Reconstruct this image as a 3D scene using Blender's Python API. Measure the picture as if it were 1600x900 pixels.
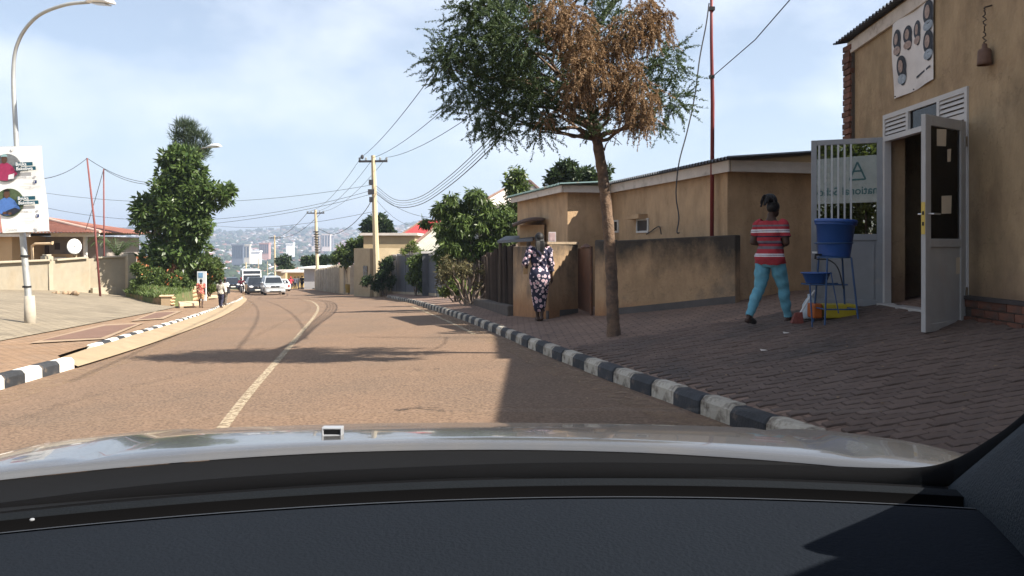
import bpy, math, random
import numpy as np
from mathutils import Vector, Matrix
random.seed(7); RNG = np.random.default_rng(7)
for _o in list(bpy.data.objects): bpy.data.objects.remove(_o)
SC = bpy.context.scene; COL = SC.collection
# ---------------------------------------------------------------- camera
F = 1250.0; UH = 800.0; VH = 385.0; H = 1.2
cam = bpy.data.cameras.new('camera'); cam.sensor_width = 36.0; cam.lens = 36.0*F/1600.0
cam.shift_y = -(450-VH)/1600.0; cam.clip_start = 0.05; cam.clip_end = 30000
co = bpy.data.objects.new('camera', cam); COL.objects.link(co)
co.location = (0, 0, H); co.rotation_euler = (math.radians(90), 0, 0); SC.camera = co
# ---------------------------------------------------------------- sky and sun
SUN_EL = math.radians(43); SUN_A = math.radians(20)       # A: degrees behind the camera's right
to_sun = Vector((math.cos(SUN_EL)*math.cos(SUN_A), -math.cos(SUN_EL)*math.sin(SUN_A), math.sin(SUN_EL)))
w = bpy.data.worlds.new('World'); SC.world = w; w.use_nodes = True
nt = w.node_tree; nt.nodes.clear()
def wn(t, **k):
    n = nt.nodes.new(t)
    for a, b in k.items(): setattr(n, a, b)
    return n
sky = wn('ShaderNodeTexSky', sky_type='NISHITA', sun_disc=False)
sky.sun_elevation = SUN_EL; sky.sun_rotation = math.atan2(to_sun.x, to_sun.y)
sky.air_density = 1.2; sky.dust_density = 1.2; sky.ozone_density = 1.5; sky.altitude = 1400
tc = wn('ShaderNodeTexCoord'); mp = wn('ShaderNodeMapping'); mp.inputs['Scale'].default_value = (1, 1, 1.7)
mp.inputs['Location'].default_value = (0.35, 0.2, 0.1)
n1 = wn('ShaderNodeTexNoise'); n1.inputs['Scale'].default_value = 3.6; n1.inputs['Detail'].default_value = 7; n1.inputs['Roughness'].default_value = .55
r1 = wn('ShaderNodeValToRGB'); r1.color_ramp.elements[0].position = .44; r1.color_ramp.elements[1].position = .72
mx = wn('ShaderNodeMix', data_type='RGBA'); mx.inputs['B'].default_value = (9.4, 9.7, 10.4, 1)
mul = wn('ShaderNodeMath', operation='MULTIPLY_ADD'); mul.inputs[1].default_value = .55; mul.inputs[2].default_value = .2
bg = wn('ShaderNodeBackground'); bg.inputs['Strength'].default_value = 0.051
ow = wn('ShaderNodeOutputWorld')
L = nt.links.new
L(tc.outputs['Generated'], mp.inputs[0]); L(mp.outputs[0], n1.inputs['Vector']); L(n1.outputs['Fac'], r1.inputs[0])
L(r1.outputs[0], mul.inputs[0]); L(mul.outputs[0], mx.inputs['Factor']); L(sky.outputs[0], mx.inputs['A'])
L(mx.outputs['Result'], bg.inputs[0]); L(bg.outputs[0], ow.inputs[0])
sl = bpy.data.lights.new('sun', 'SUN'); sl.energy = 5.0; sl.angle = math.radians(.5); sl.color = (1, .93, .82)
so = bpy.data.objects.new('sun', sl); COL.objects.link(so); so.location = (20, -8, 25)
so.rotation_euler = to_sun.to_track_quat('Z', 'Y').to_euler()
SC.view_settings.view_transform = 'Standard'; SC.view_settings.look = 'None'
SC.view_settings.exposure = 1.55; SC.view_settings.gamma = 1.0; SC.view_settings.use_curve_mapping = False
SC.render.engine = 'CYCLES'
cy = SC.cycles; cy.max_bounces = 7; cy.diffuse_bounces = 3; cy.glossy_bounces = 3; cy.transmission_bounces = 4
cy.transparent_max_bounces = 12; cy.volume_bounces = 0; cy.use_denoising = True; cy.sample_clamp_indirect = 6
# ---------------------------------------------------------------- helpers
def P(u, v, d): return Vector(((u-UH)/F*d, d, H-(v-VH)/F*d))
def lin(c): return c/12.92 if c <= .04045 else ((c+.055)/1.055)**2.4
def hx(s):
    s = s.lstrip('#'); return tuple(lin(int(s[i:i+2], 16)/255) for i in (0, 2, 4))
MATS = {}
def mat(name, c, rough=.8, var=.15, vs=3.0, bump=0, bs=60, metal=0, c2=None, c2s=1.2, c2t=(.5, .62), spec=.3, island=0, tex='Object', coat=0, objr=0):
    """principled with noise-varied colour, optional second colour in patches and fine bump"""
    if name in MATS: return MATS[name]
    m = bpy.data.materials.new(name); m.use_nodes = True; t = m.node_tree; N = t.nodes; K = t.links.new
    b = N['Principled BSDF']; b.inputs['Roughness'].default_value = rough; b.inputs['Metallic'].default_value = metal
    b.inputs['Specular IOR Level'].default_value = spec; b.inputs['Coat Weight'].default_value = coat
    tcn = N.new('ShaderNodeTexCoord'); src = tcn.outputs[tex]
    cur = None
    rgb = N.new('ShaderNodeRGB'); rgb.outputs[0].default_value = (*c, 1); cur = rgb.outputs[0]
    if c2 is not None:
        n = N.new('ShaderNodeTexNoise'); n.inputs['Scale'].default_value = c2s; n.inputs['Detail'].default_value = 8; n.inputs['Roughness'].default_value = .65
        K(src, n.inputs['Vector']); r = N.new('ShaderNodeMapRange'); r.inputs[1].default_value = c2t[0]; r.inputs[2].default_value = c2t[1]
        K(n.outputs['Fac'], r.inputs[0]); x = N.new('ShaderNodeMix'); x.data_type = 'RGBA'; x.inputs['B'].default_value = (*c2, 1)
        K(r.outputs[0], x.inputs['Factor']); K(cur, x.inputs['A']); cur = x.outputs['Result']
    val = None
    if var:
        n = N.new('ShaderNodeTexNoise'); n.inputs['Scale'].default_value = vs; n.inputs['Detail'].default_value = 6; n.inputs['Roughness'].default_value = .6
        K(src, n.inputs['Vector']); r = N.new('ShaderNodeMapRange'); r.inputs[1].default_value = .25; r.inputs[2].default_value = .75
        r.inputs[3].default_value = 1-var; r.inputs[4].default_value = 1+var; K(n.outputs['Fac'], r.inputs[0]); val = r.outputs[0]
    for amt, nd, sock in ((island, 'ShaderNodeNewGeometry', 'Random Per Island'), (objr, 'ShaderNodeObjectInfo', 'Random')):
        if amt:
            g = N.new(nd); r = N.new('ShaderNodeMapRange')
            r.inputs[3].default_value = 1-amt; r.inputs[4].default_value = 1+amt; K(g.outputs[sock], r.inputs[0])
            if val is None: val = r.outputs[0]
            else:
                q = N.new('ShaderNodeMath'); q.operation = 'MULTIPLY'; K(val, q.inputs[0]); K(r.outputs[0], q.inputs[1]); val = q.outputs[0]
    if val is not None:
        x = N.new('ShaderNodeVectorMath'); x.operation = 'SCALE'; K(cur, x.inputs[0]); K(val, x.inputs['Scale']); cur = x.outputs[0]
    K(cur, b.inputs['Base Color'])
    if bump:
        n = N.new('ShaderNodeTexNoise'); n.inputs['Scale'].default_value = bs; n.inputs['Detail'].default_value = 4
        K(src, n.inputs['Vector']); q = N.new('ShaderNodeBump'); q.inputs['Strength'].default_value = bump; q.inputs['Distance'].default_value = .02
        K(n.outputs['Fac'], q.inputs['Height']); K(q.outputs[0], b.inputs['Normal'])
    m['_c'] = 1; MATS[name] = m; return m
def leafmat(name, c, c2, trans=.35, rough=.5):
    if name in MATS: return MATS[name]
    m = bpy.data.materials.new(name); m.use_nodes = True; t = m.node_tree; N = t.nodes; K = t.links.new
    b = N['Principled BSDF']; b.inputs['Roughness'].default_value = rough; b.inputs['Specular IOR Level'].default_value = .35
    g = N.new('ShaderNodeNewGeometry'); x = N.new('ShaderNodeMix'); x.data_type = 'RGBA'
    x.inputs['A'].default_value = (*c, 1); x.inputs['B'].default_value = (*c2, 1); K(g.outputs['Random Per Island'], x.inputs['Factor'])
    K(x.outputs['Result'], b.inputs['Base Color']); tr = N.new('ShaderNodeBsdfTranslucent'); K(x.outputs['Result'], tr.inputs['Color'])
    ms = N.new('ShaderNodeMixShader'); ms.inputs[0].default_value = trans; K(b.outputs[0], ms.inputs[1]); K(tr.outputs[0], ms.inputs[2])
    K(ms.outputs[0], N['Material Output'].inputs['Surface']); MATS[name] = m; return m
def glassmat(name, tint=(1, 1, 1), refl=.1, rough=0.0, fres=True):
    if name in MATS: return MATS[name]
    m = bpy.data.materials.new(name); m.use_nodes = True; t = m.node_tree; N = t.nodes; K = t.links.new; N.remove(N['Principled BSDF'])
    a = N.new('ShaderNodeBsdfTransparent'); a.inputs[0].default_value = (*tint, 1); b = N.new('ShaderNodeBsdfGlossy'); b.inputs['Roughness'].default_value = rough
    s = N.new('ShaderNodeMixShader'); s.inputs[0].default_value = refl
    if fres:
        f = N.new('ShaderNodeFresnel'); f.inputs[0].default_value = 1.45; K(f.outputs[0], s.inputs[0])
    K(a.outputs[0], s.inputs[1]); K(b.outputs[0], s.inputs[2]); K(s.outputs[0], N['Material Output'].inputs['Surface']); MATS[name] = m; return m
class MB:
    def __init__(s, o=(0, 0, 0)): s.v = []; s.f = []; s.o = Vector(o)
    def add(s, vs, fs):
        n = len(s.v); s.v += [tuple(v) for v in vs]; s.f += [tuple(i+n for i in f) for f in fs]; return s
    def hexa(s, p): return s.add(p, [(3, 2, 1, 0), (4, 5, 6, 7), (0, 1, 5, 4), (1, 2, 6, 5), (2, 3, 7, 6), (3, 0, 4, 7)])
    def bb(s, x0, x1, y0, y1, z0, z1):
        return s.hexa([(x0, y0, z0), (x1, y0, z0), (x1, y1, z0), (x0, y1, z0), (x0, y0, z1), (x1, y0, z1), (x1, y1, z1), (x0, y1, z1)])
    def box(s, c, size, rot=None):
        R = rot if rot is not None else Matrix.Identity(3); c = Vector(c); a, b, d = (k/2 for k in size)
        return s.hexa([c+R@Vector(q) for q in ((-a, -b, -d), (a, -b, -d), (a, b, -d), (-a, b, -d), (-a, -b, d), (a, -b, d), (a, b, d), (-a, b, d))])
    def prism(s, poly, vec):
        n = len(poly); v = Vector(vec); p = [Vector(q) for q in poly]
        return s.add(p+[q+v for q in p], [tuple(range(n-1, -1, -1)), tuple(range(n, 2*n))]+[(i, (i+1) % n, n+(i+1) % n, n+i) for i in range(n)])
    def beam(s, a, b, w, h, up=(0, 0, 1)):
        a = Vector(a); b = Vector(b); d = (b-a); l = d.length; d.normalize(); u = Vector(up); x = d.cross(u).normalized(); z = x.cross(d)
        return s.box((a+b)/2, (w, l, h), Matrix((x, d, z)).transposed())
    def tube(s, pts, r, n=8, cap=True):
        pts = [Vector(p) for p in pts]; m = len(pts); rr = r if isinstance(r, (list, tuple)) else [r]*m; vs = []; fs = []; pn = None
        for i, p in enumerate(pts):
            t = (pts[min(i+1, m-1)]-pts[max(i-1, 0)]).normalized()
            if pn is None:
                a = Vector((0, 0, 1)) if abs(t.z) < .9 else Vector((1, 0, 0)); pn = (a-t*a.dot(t)).normalized()
            else: pn = (pn-t*pn.dot(t)).normalized()
            q = t.cross(pn)
            for k in range(n):
                an = 2*math.pi*k/n; vs.append(p+(pn*math.cos(an)+q*math.sin(an))*rr[i])
        for i in range(m-1):
            for k in range(n): a = i*n+k; b = i*n+(k+1) % n; fs.append((a, b, b+n, a+n))
        if cap: fs += [tuple(range(n-1, -1, -1)), tuple(range((m-1)*n, m*n))]
        return s.add(vs, fs)
    def loft(s, rings, cap=True):
        n = len(rings[0]); vs = [q for r in rings for q in r]; fs = []
        for i in range(len(rings)-1):
            for k in range(n): a = i*n+k; b = i*n+(k+1) % n; fs.append((a, b, b+n, a+n))
        if cap: fs += [tuple(range(n-1, -1, -1)), tuple(range((len(rings)-1)*n, len(rings)*n))]
        return s.add(vs, fs)
    def lathe(s, prof, c=(0, 0, 0), n=16, rot=None, sx=1, sy=1):
        c = Vector(c); R = rot or Matrix.Identity(3)
        return s.loft([[c+R@Vector((max(r, 1e-4)*math.cos(2*math.pi*k/n)*sx, max(r, 1e-4)*math.sin(2*math.pi*k/n)*sy, z)) for k in range(n)] for r, z in prof])
    def ell(s, c, r, n=12, m=8, rot=None):
        return s.lathe([(math.sin(math.pi*i/m), -math.cos(math.pi*i/m)*r[2]) for i in range(m+1)], c, n, rot, r[0], r[1])
    def sheet(s, rows):
        n = len(rows[0]); return s.add([q for r in rows for q in r], [(i*n+k, i*n+k+1, (i+1)*n+k+1, (i+1)*n+k) for i in range(len(rows)-1) for k in range(n-1)])
    def mesh(s, name, smooth=False):
        me = bpy.data.meshes.new(name); o = s.o; me.from_pydata([(v[0]-o.x, v[1]-o.y, v[2]-o.z) for v in s.v], [], s.f); me.update()
        if smooth: me.shade_smooth()
        return me
    def build(s, name, m, parent=None, smooth=False, fix=False):
        me = s.mesh(name, smooth)
        if fix:
            import bmesh
            bm = bmesh.new(); bm.from_mesh(me); bmesh.ops.recalc_face_normals(bm, faces=bm.faces); bm.to_mesh(me); bm.free()
        ob = mk(name, me, m, parent)
        if parent is None: ob.location = s.o
        return ob
def mk(name, me, m, parent=None):
    o = bpy.data.objects.new(name, me); COL.objects.link(o)
    if m is not None and len(me.materials) == 0: me.materials.append(m)
    if parent is not None: o.parent = parent
    return o
def tag(o, label=None, cat=None, group=None, kind=None):
    for k, v in (('label', label), ('category', cat), ('group', group), ('kind', kind)):
        if v: o[k] = v
    return o
def thing(name, label, cat, loc=(0, 0, 0), rz=0, group=None):
    o = bpy.data.objects.new(name, None); COL.objects.link(o); o.location = loc; o.rotation_euler = (0, 0, rz); o.empty_display_size = .2
    return tag(o, label, cat, group)
def copy_tree(o, parent=None):
    c = o.copy(); COL.objects.link(c); c.parent = parent
    for ch in list(o.children): copy_tree(ch, c)
    return c
def npmesh(name, V, Fq, m, parent=None):
    """numpy verts (n,3) and faces (m,k)"""
    V = np.asarray(V, dtype=np.float32); Fq = np.asarray(Fq, dtype=np.int32); k = Fq.shape[1]
    me = bpy.data.meshes.new(name); me.vertices.add(len(V)); me.vertices.foreach_set('co', V.ravel())
    me.loops.add(Fq.size); me.loops.foreach_set('vertex_index', Fq.ravel()); me.polygons.add(len(Fq))
    me.polygons.foreach_set('loop_start', np.arange(0, Fq.size, k, dtype=np.int32)); me.update(calc_edges=True); me.validate()
    return mk(name, me, m, parent)
def letters(body, size, m, parent, mw, nm='lettering', bold=0.0):
    cu = bpy.data.curves.new(nm, 'FONT'); cu.body = body; cu.size = size; cu.offset = bold; t = bpy.data.objects.new('tmp', cu); COL.objects.link(t)
    bpy.context.view_layer.update(); me = bpy.data.meshes.new_from_object(t.evaluated_get(bpy.context.evaluated_depsgraph_get())); bpy.data.objects.remove(t)
    me.materials.clear(); ob = mk(nm, me, m, parent); ob.matrix_local = mw; return ob
def bev(o, wd=.01, seg=2):
    b = o.modifiers.new('bevel', 'BEVEL'); b.width = wd; b.segments = seg; b.limit_method = 'ANGLE'; return o
def cr(pts, n=8):
    """catmull-rom through points"""
    pts = [Vector(p) for p in pts]; q = [pts[0]*2-pts[1]]+pts+[pts[-1]*2-pts[-2]]; out = []
    for i in range(1, len(q)-2):
        for k in range(n):
            t = k/n; a, b, c, d = q[i-1:i+3]
            out.append(.5*((2*b)+(c-a)*t+(2*a-5*b+4*c-d)*t*t+(3*b-a-3*c+d)*t**3))
    return out+[pts[-1]]
# ---------------------------------------------------------------- ground functions
_y = np.arange(-40, 420, 1.0)
_z = np.interp(_y, [-40, 0, 15, 20, 60, 100, 150, 250, 420], [1.4, .04, -.47, -.66, -2.45, -4.15, -6.6, -13, -24])
_k = np.exp(-np.linspace(-2, 2, 9)**2); _k /= _k.sum(); _z[4:-4] = np.convolve(_z, _k, 'valid')
def zl(y): return float(np.interp(y, _y, _z))
def kd(v, dz=0.0):
    lo, hi = 1.5, 400.0                       # first depth where the ray meets the long profile
    d = lo
    while d < hi and H-(v-VH)/F*d > zl(d)+dz: d += .05
    return d
def dense(pts, y0, y1):
    pts = sorted(pts, key=lambda p: p[1]); a, b = pts[0], pts[2]; s = (b[0]-a[0])/(b[1]-a[1]); pts = [(a[0]-s*(a[1]-y0), y0)]+pts
    a, b = pts[-2], pts[-1]; s = (b[0]-a[0])/(b[1]-a[1]); pts = pts+[(b[0]+s*(y1-b[1]), y1)]
    yy = np.arange(y0, y1, .5); xx = np.interp(yy, [p[1] for p in pts], [p[0] for p in pts])
    for wdt in (9, 13):
        k = np.hanning(wdt+2)[1:-1]; k /= k.sum(); h = wdt//2; e = np.pad(xx, h, mode='reflect', reflect_type='odd'); xx = np.convolve(e, k, 'valid')
    return yy, xx
_R = [(1110, 655), (1040, 628), (960, 600), (900, 575), (850, 555), (800, 533), (760, 515), (700, 492), (650, 475), (600, 463.5), (550, 457), (500, 453), (462, 450.5)]
_rp = []
for u, v in _R:
    d = kd(v); _rp.append(((u-UH)/F*d, d))
RY, RX = dense(_rp, -40, 320)
def xk(y): return float(np.interp(y, RY, RX))
def kd2(u, v):
    d = 1.5
    while d < 400:
        x = (u-UH)/F*d; q = max(-9., min(0., x-xk(d)))
        if H-(v-VH)/F*d <= zl(d)+.03*q: break
        d += .04
    return d
_Lp = []
for u, v in [(0, 610), (60, 593), (115, 577), (200, 551), (300, 515), (345, 496), (375, 479), (385, 469), (384, 462)]:
    d = kd2(u, v); _Lp.append(((u-UH)/F*d, d))
LY, LX = dense(_Lp, -40, 320)
def xl(y): return min(float(np.interp(y, LY, LX)), xk(y)-6.0)
def zr(x, y): return zl(y)+.03*max(-9., min(0., x-xk(y)))
KY, KV = [-40, 9.5, 10.5, 13, 16, 20, 40, 120], [.19, .19, .165, .165, .14, .10, .06, .05]
KW = .16; KH = .15
def zp(x, y):
    q = x-xk(y)-KW; return zl(y)+KH+float(np.interp(y, KY, KV))*max(0., min(q, 4.5))
def zs(x, y):
    q = xl(y)-x; return zr(xl(y), y)+.12+.03*max(0, min(q, 2))+.10*max(0, min(q, 11)-2)
def surf(x, y): return zp(x, y) if x > xk(y) else (zs(x, y) if x < xl(y) else zr(x, y))
def gp(u, v, f=surf):
    d = 1.5
    while d < 300:
        x = (u-UH)/F*d
        if H-(v-VH)/F*d <= f(x, d): break
        d += .03
    return Vector(((u-UH)/F*d, d, f((u-UH)/F*d, d)))
def gd(u, d):
    x = (u-UH)/F*d; return Vector((x, d, surf(x, d)))
# ---------------------------------------------------------------- the setting
def wornmat(name, c, lo=.4, hi=.6, scale=8, rough=.9, maxa=1.0, var=.1):
    m = mat(name, c, rough, var); t = m.node_tree; N = t.nodes; K = t.links.new
    tcn = N.new('ShaderNodeTexCoord'); n = N.new('ShaderNodeTexNoise'); n.inputs['Scale'].default_value = scale; n.inputs['Detail'].default_value = 8; n.inputs['Roughness'].default_value = .7
    r = N.new('ShaderNodeMapRange'); r.inputs[1].default_value = lo; r.inputs[2].default_value = hi; r.inputs[4].default_value = maxa
    K(tcn.outputs['Object'], n.inputs['Vector']); K(n.outputs['Fac'], r.inputs[0]); K(r.outputs[0], N['Principled BSDF'].inputs['Alpha']); return m
ROWS = [float(q) for q in list(np.arange(-12, 30, .5))+list(np.arange(30, 60, 1))+list(np.arange(60, 150, 2.5))+list(np.arange(150, 301, 10))]
M_asph = mat('asphalt', (.208, .138, .094), .92, .2, 90, .55, 160, c2=(.178, .124, .088), c2s=.45, c2t=(.42, .62), spec=.2)
def _asph():
    t = M_asph.node_tree; N = t.nodes; K = t.links.new; b = N['Principled BSDF']; src = b.inputs['Base Color'].links[0].from_socket
    g = N.new('ShaderNodeTexCoord'); n = N.new('ShaderNodeTexNoise'); n.inputs['Scale'].default_value = 38; n.inputs['Detail'].default_value = 3; K(g.outputs['Object'], n.inputs['Vector'])
    r = N.new('ShaderNodeMapRange'); r.inputs[1].default_value = .35; r.inputs[2].default_value = .68; r.inputs[3].default_value = .62; r.inputs[4].default_value = 1.32; K(n.outputs['Fac'], r.inputs[0])
    x = N.new('ShaderNodeVectorMath'); x.operation = 'SCALE'; K(src, x.inputs[0]); K(r.outputs[0], x.inputs['Scale']); K(x.outputs[0], b.inputs['Base Color'])
_asph()
mb = MB()
mb.sheet([[(xl(y)+(xk(y)-xl(y))*t, y, zr(xl(y)+(xk(y)-xl(y))*t, y)) for t in np.linspace(-.04, 1.03, 9)] for y in ROWS])
road = tag(mb.build('road', M_asph), kind='structure')
# painted lines, wear, dirt and a painted wire shadow lying on the road
def strip(name, m, pts, wd, dz=.004, parent=None, jit=0):
    """ribbon along (x,y) centre points on the road"""
    mb = MB(); rows = []
    for i, p in enumerate(pts):
        a = pts[max(i-1, 0)]; b = pts[min(i+1, len(pts)-1)]; t = Vector((b[0]-a[0], b[1]-a[1])).normalized(); n = Vector((t.y, -t.x))
        w0 = wd*(1+random.uniform(-jit, jit)); w1 = wd*(1+random.uniform(-jit, jit))
        rows.append([(p[0]+n.x*s, p[1]+n.y*s, surf(p[0]+n.x*s, p[1]+n.y*s)+dz) for s in (-w0/2, 0, w1/2)])
    mb.sheet(rows); return mb.build(name, m, parent)
M_line = wornmat('line_paint', (.42, .34, .235), .34, .56, 22, maxa=.85)
def path(pix): return [(p.x, p.y) for p in cr([gp(u, v, zr) for u, v in pix], 10)]
cl = path([(300, 730), (345, 673), (374, 634), (402, 600), (428, 570), (450, 545), (472, 518), (487, 500), (496, 486), (496, 478), (488, 471.5), (474, 468)])
strip('centre_line', M_line, cl, .10, .005, road)
ed = [(xk(y)-.42, y) for y in np.arange(15.5, 33, .5)]
strip('edge_line', M_line, ed, .09, .005, road, .1)
M_skid_shadow = wornmat('tyre_and_wire_shadow', (.06, .048, .042), .42, .85, 5, .9, .24)
for px in ([(0, 668), (130, 622), (270, 590), (330, 578)], [(330, 560), (400, 525), (460, 495), (482, 482), (478, 472), (462, 466)], [(545, 480), (520, 475), (508, 470), (492, 466)]):  # near-left strip is a painted overhead-wire shadow, the others are tyre marks
    strip('tyre_and_wire_shadow', M_skid_shadow, path(px), .17, .0035, road, .1)
M_gut = wornmat('gutter_dirt', (.30, .205, .13), .42, .72, 9, .95, .8)
strip('gutter_dirt', M_gut, [(xk(y)-.25, y) for y in np.arange(2.5, 60, .4)], .36, .003, road, .25)
strip('gutter_dirt', M_gut, [(xl(y)+.36, y) for y in np.arange(5, 60, .5)], .5, .003, road, .25)
M_patch = wornmat('dark_patch', (.05, .04, .035), .45, .62, 3, .9, .7)
for u, v, wd, ln in ((680, 640, .12, .7), (640, 578, .12, .8)):
    p = gp(u, v, zr); strip('dark_patch', M_patch, [(p.x-ln/2+ln*k/6, p.y+.12*math.sin(k)) for k in range(7)], wd, .0042, road, .4)
# ground sheet to the horizon
def zfar(x, y):
    r = math.hypot(x*.9, y)
    z = float(np.interp(r, [0, 150, 300, 500, 900, 1500, 2200, 3000, 3700, 4600, 5200, 9000], [-6, -10, -24, -36, -48, -50, -38, -2, 42, 118, 135, 40]))
    a = x/max(r, 1)
    ridge = 1+.28*math.sin(a*7+1.1)+.18*math.sin(a*17+2.)+.10*math.sin(a*41)
    k = max(0, min(1, (r-1800)/2600)); z = z+k*95*(ridge-1)*1.0+8*math.sin(x*.006+y*.003)*min(1, r/1500)+5*math.sin(x*.013-y*.004)*min(1, r/1500)
    return z-k*max(0, -a-.25)*160+k*max(0, min(a+.2, .3))*95
def zg(x, y):
    yy = min(y, 250.)
    s = xl(yy)+.6 < x < xk(yy)-.3
    z = surf(x, yy)-(.45 if s else .07)
    if x > xk(yy): z = min(z, zl(yy)+KH+.55)-.0
    t = max(0., min(1., (y-120)/80.)); t = t*t*(3-2*t)
    off = abs(x-(xk(yy)+xl(yy))/2); t2 = max(0., min(1., (off-60)/120.)); 
    t = max(t, t2*max(0., min(1., (y-20)/60.)))
    return z*(1-t)+(zfar(x, y)-.5)*t
gy = [-60, -40, -25]+ROWS+[320, 350, 390, 440, 500, 580, 670, 780, 900, 1050, 1200, 1400, 1600, 1800, 2000, 2250, 2500, 2750, 3000, 3250, 3500, 3750, 4000, 4300, 4600, 5000, 5600, 6400, 7500, 9000]
ro = [.2, .8, 1.6, 2.6, 3.8, 4.7, 6, 8, 11, 15, 20, 28, 40, 55]; sp = np.linspace(0, 1, 46)[1:]
rows = []
for y in gy:
    yy = min(y, 250.); far = max(70, 1.05*abs(y)+60); r = []
    for q in reversed(sp): r.append(xl(yy)-55-(far-55)*q**1.3 if far > 56 else xl(yy)-56)
    r += [xl(yy)-q for q in reversed(ro)]+[xl(yy)+.7, xk(yy)-.4]+[xk(yy)+q for q in ro]
    for q in sp: r.append(xk(yy)+55+(far-55)*q**1.3)
    rows.append([(x, y, zg(x, y)) for x in r])
M_gr = mat('ground_earth', (.27, .165, .095), .95, .25, 1.4, .5, 30, c2=(.07, .085, .035), c2s=.25, c2t=(.5, .6))
def _gr():   # far slopes carry the tone of tree cover, near ones bare earth with grass
    t = M_gr.node_tree; N = t.nodes; K = t.links.new; b = N['Principled BSDF']; src = b.inputs['Base Color'].links[0].from_socket
    g = N.new('ShaderNodeTexCoord'); s = N.new('ShaderNodeSeparateXYZ'); K(g.outputs['Object'], s.inputs[0]); r = N.new('ShaderNodeMapRange')
    r.inputs[1].default_value = 130; r.inputs[2].default_value = 260; K(s.outputs['Y'], r.inputs[0])
    n = N.new('ShaderNodeTexNoise'); n.inputs['Scale'].default_value = .012; n.inputs['Detail'].default_value = 9; K(g.outputs['Object'], n.inputs['Vector'])
    cr_ = N.new('ShaderNodeValToRGB'); cr_.color_ramp.elements[0].position = .38; cr_.color_ramp.elements[0].color = (.035, .055, .025, 1)
    cr_.color_ramp.elements[1].position = .66; cr_.color_ramp.elements[1].color = (.2, .13, .085, 1); K(n.outputs['Fac'], cr_.inputs[0])
    x = N.new('ShaderNodeMix'); x.data_type = 'RGBA'; K(r.outputs[0], x.inputs['Factor']); K(src, x.inputs['A']); K(cr_.outputs[0], x.inputs['B']); K(x.outputs['Result'], b.inputs['Base Color'])
_gr()
mb = MB(); mb.sheet(rows); tag(mb.build('ground', M_gr, smooth=True), kind='structure')
# right pavement: base sheet and clay pavers
M_pav = mat('pavement_clay', (.23, .15, .112), .9, .2, 9, .5, 90, c2=(.17, .115, .09), c2s=1.1, c2t=(.42, .64))
def _brickbump(m, sc, off=.5):
    t = m.node_tree; N = t.nodes; K = t.links.new; b = N['Principled BSDF']; src = b.inputs['Base Color'].links[0].from_socket
    g = N.new('ShaderNodeTexCoord'); br = N.new('ShaderNodeTexBrick'); br.inputs['Scale'].default_value = sc; br.inputs['Mortar Size'].default_value = .03; br.inputs['Color1'].default_value = (1.1, 1.1, 1.1, 1)
    br.inputs['Color2'].default_value = (.85, .85, .85, 1); br.inputs['Mortar'].default_value = (.45, .45, .45, 1); K(g.outputs['Object'], br.inputs['Vector'])
    x = N.new('ShaderNodeMix'); x.data_type = 'RGBA'; x.blend_type = 'MULTIPLY'; x.inputs['Factor'].default_value = .8; K(src, x.inputs['A']); K(br.outputs['Color'], x.inputs['B']); K(x.outputs['Result'], b.inputs['Base Color'])
_brickbump(M_pav, 2.2)
PY0, PY1 = 2.6, 11.0
def Q1(y): return float(np.interp(y, [0, 16, 19, 30, 60, 150], [6.0, 6.0, 3.6, 3.2, 3.0, 3.0]))
mb = MB()
def inpv(y): return PY0 < y < PY1
mb.sheet([[(xk(y)+KW-.02+(Q1(y)-KW)*t, y, zp(xk(y)+KW+(Q1(y)-KW)*t, y)-(.017 if inpv(y) else 0)) for t in np.linspace(0, 1, 19)] for y in ROWS if y <= 150])
pav = tag(mb.build('pavement', M_pav), kind='structure')
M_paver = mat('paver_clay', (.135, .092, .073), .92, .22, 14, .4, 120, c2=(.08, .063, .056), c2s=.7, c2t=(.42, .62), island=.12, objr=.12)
PW, PD, ZG = .20, .10, .009
def paver_outline(gap=.0028):
    xs = np.linspace(0, PW, 5); zz = [0, ZG, 0, -ZG, 0]
    return [(x*(1-2*gap/PW)+gap, gap+z) for x, z in zip(xs, zz)]+[(x*(1-2*gap/PW)+gap, PD-gap+z) for x, z in zip(xs[::-1], zz[::-1])]
OUT = paver_outline(); cx_, cy_ = PW/2, PD/2
def paver_mesh():
    mb = MB(); top = [(a-cx_, b-cy_, 0) for a, b in OUT]; ins = [(a*.96, b*.94, .0) for a, b, _ in top]
    low = [(a, b, -.008) for a, b, _ in top]; base = [(a, b, -.045) for a, b, _ in top]
    mb.loft([base, low, ins], cap=False); n = len(top); mb.f.append(tuple(range(2*n, 3*n))); return mb.mesh('paver')
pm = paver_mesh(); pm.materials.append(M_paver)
cells = []
j = 0; ypos = PY0+.1
while ypos < PY1-.1:
    x0 = xk(ypos)+KW+.14+(PW/2 if j % 2 else 0); x = x0
    while x < 4.42 and (x-xk(ypos)) < 4.6:
        if H-zp(x, ypos) > 0 and UH+F*x/ypos < 1640: cells.append((x, ypos))
        x += PW
    ypos += PD; j += 1
vis = []
for c in cells:
    v = VH+F*(H-zp(*c))/c[1]; vis.append((c, v))
vis_near = sorted([c for c, v in vis if v < 735 and c[1] > 3.9], key=lambda c: c[1])[:300]
ns = set(vis_near)
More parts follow.
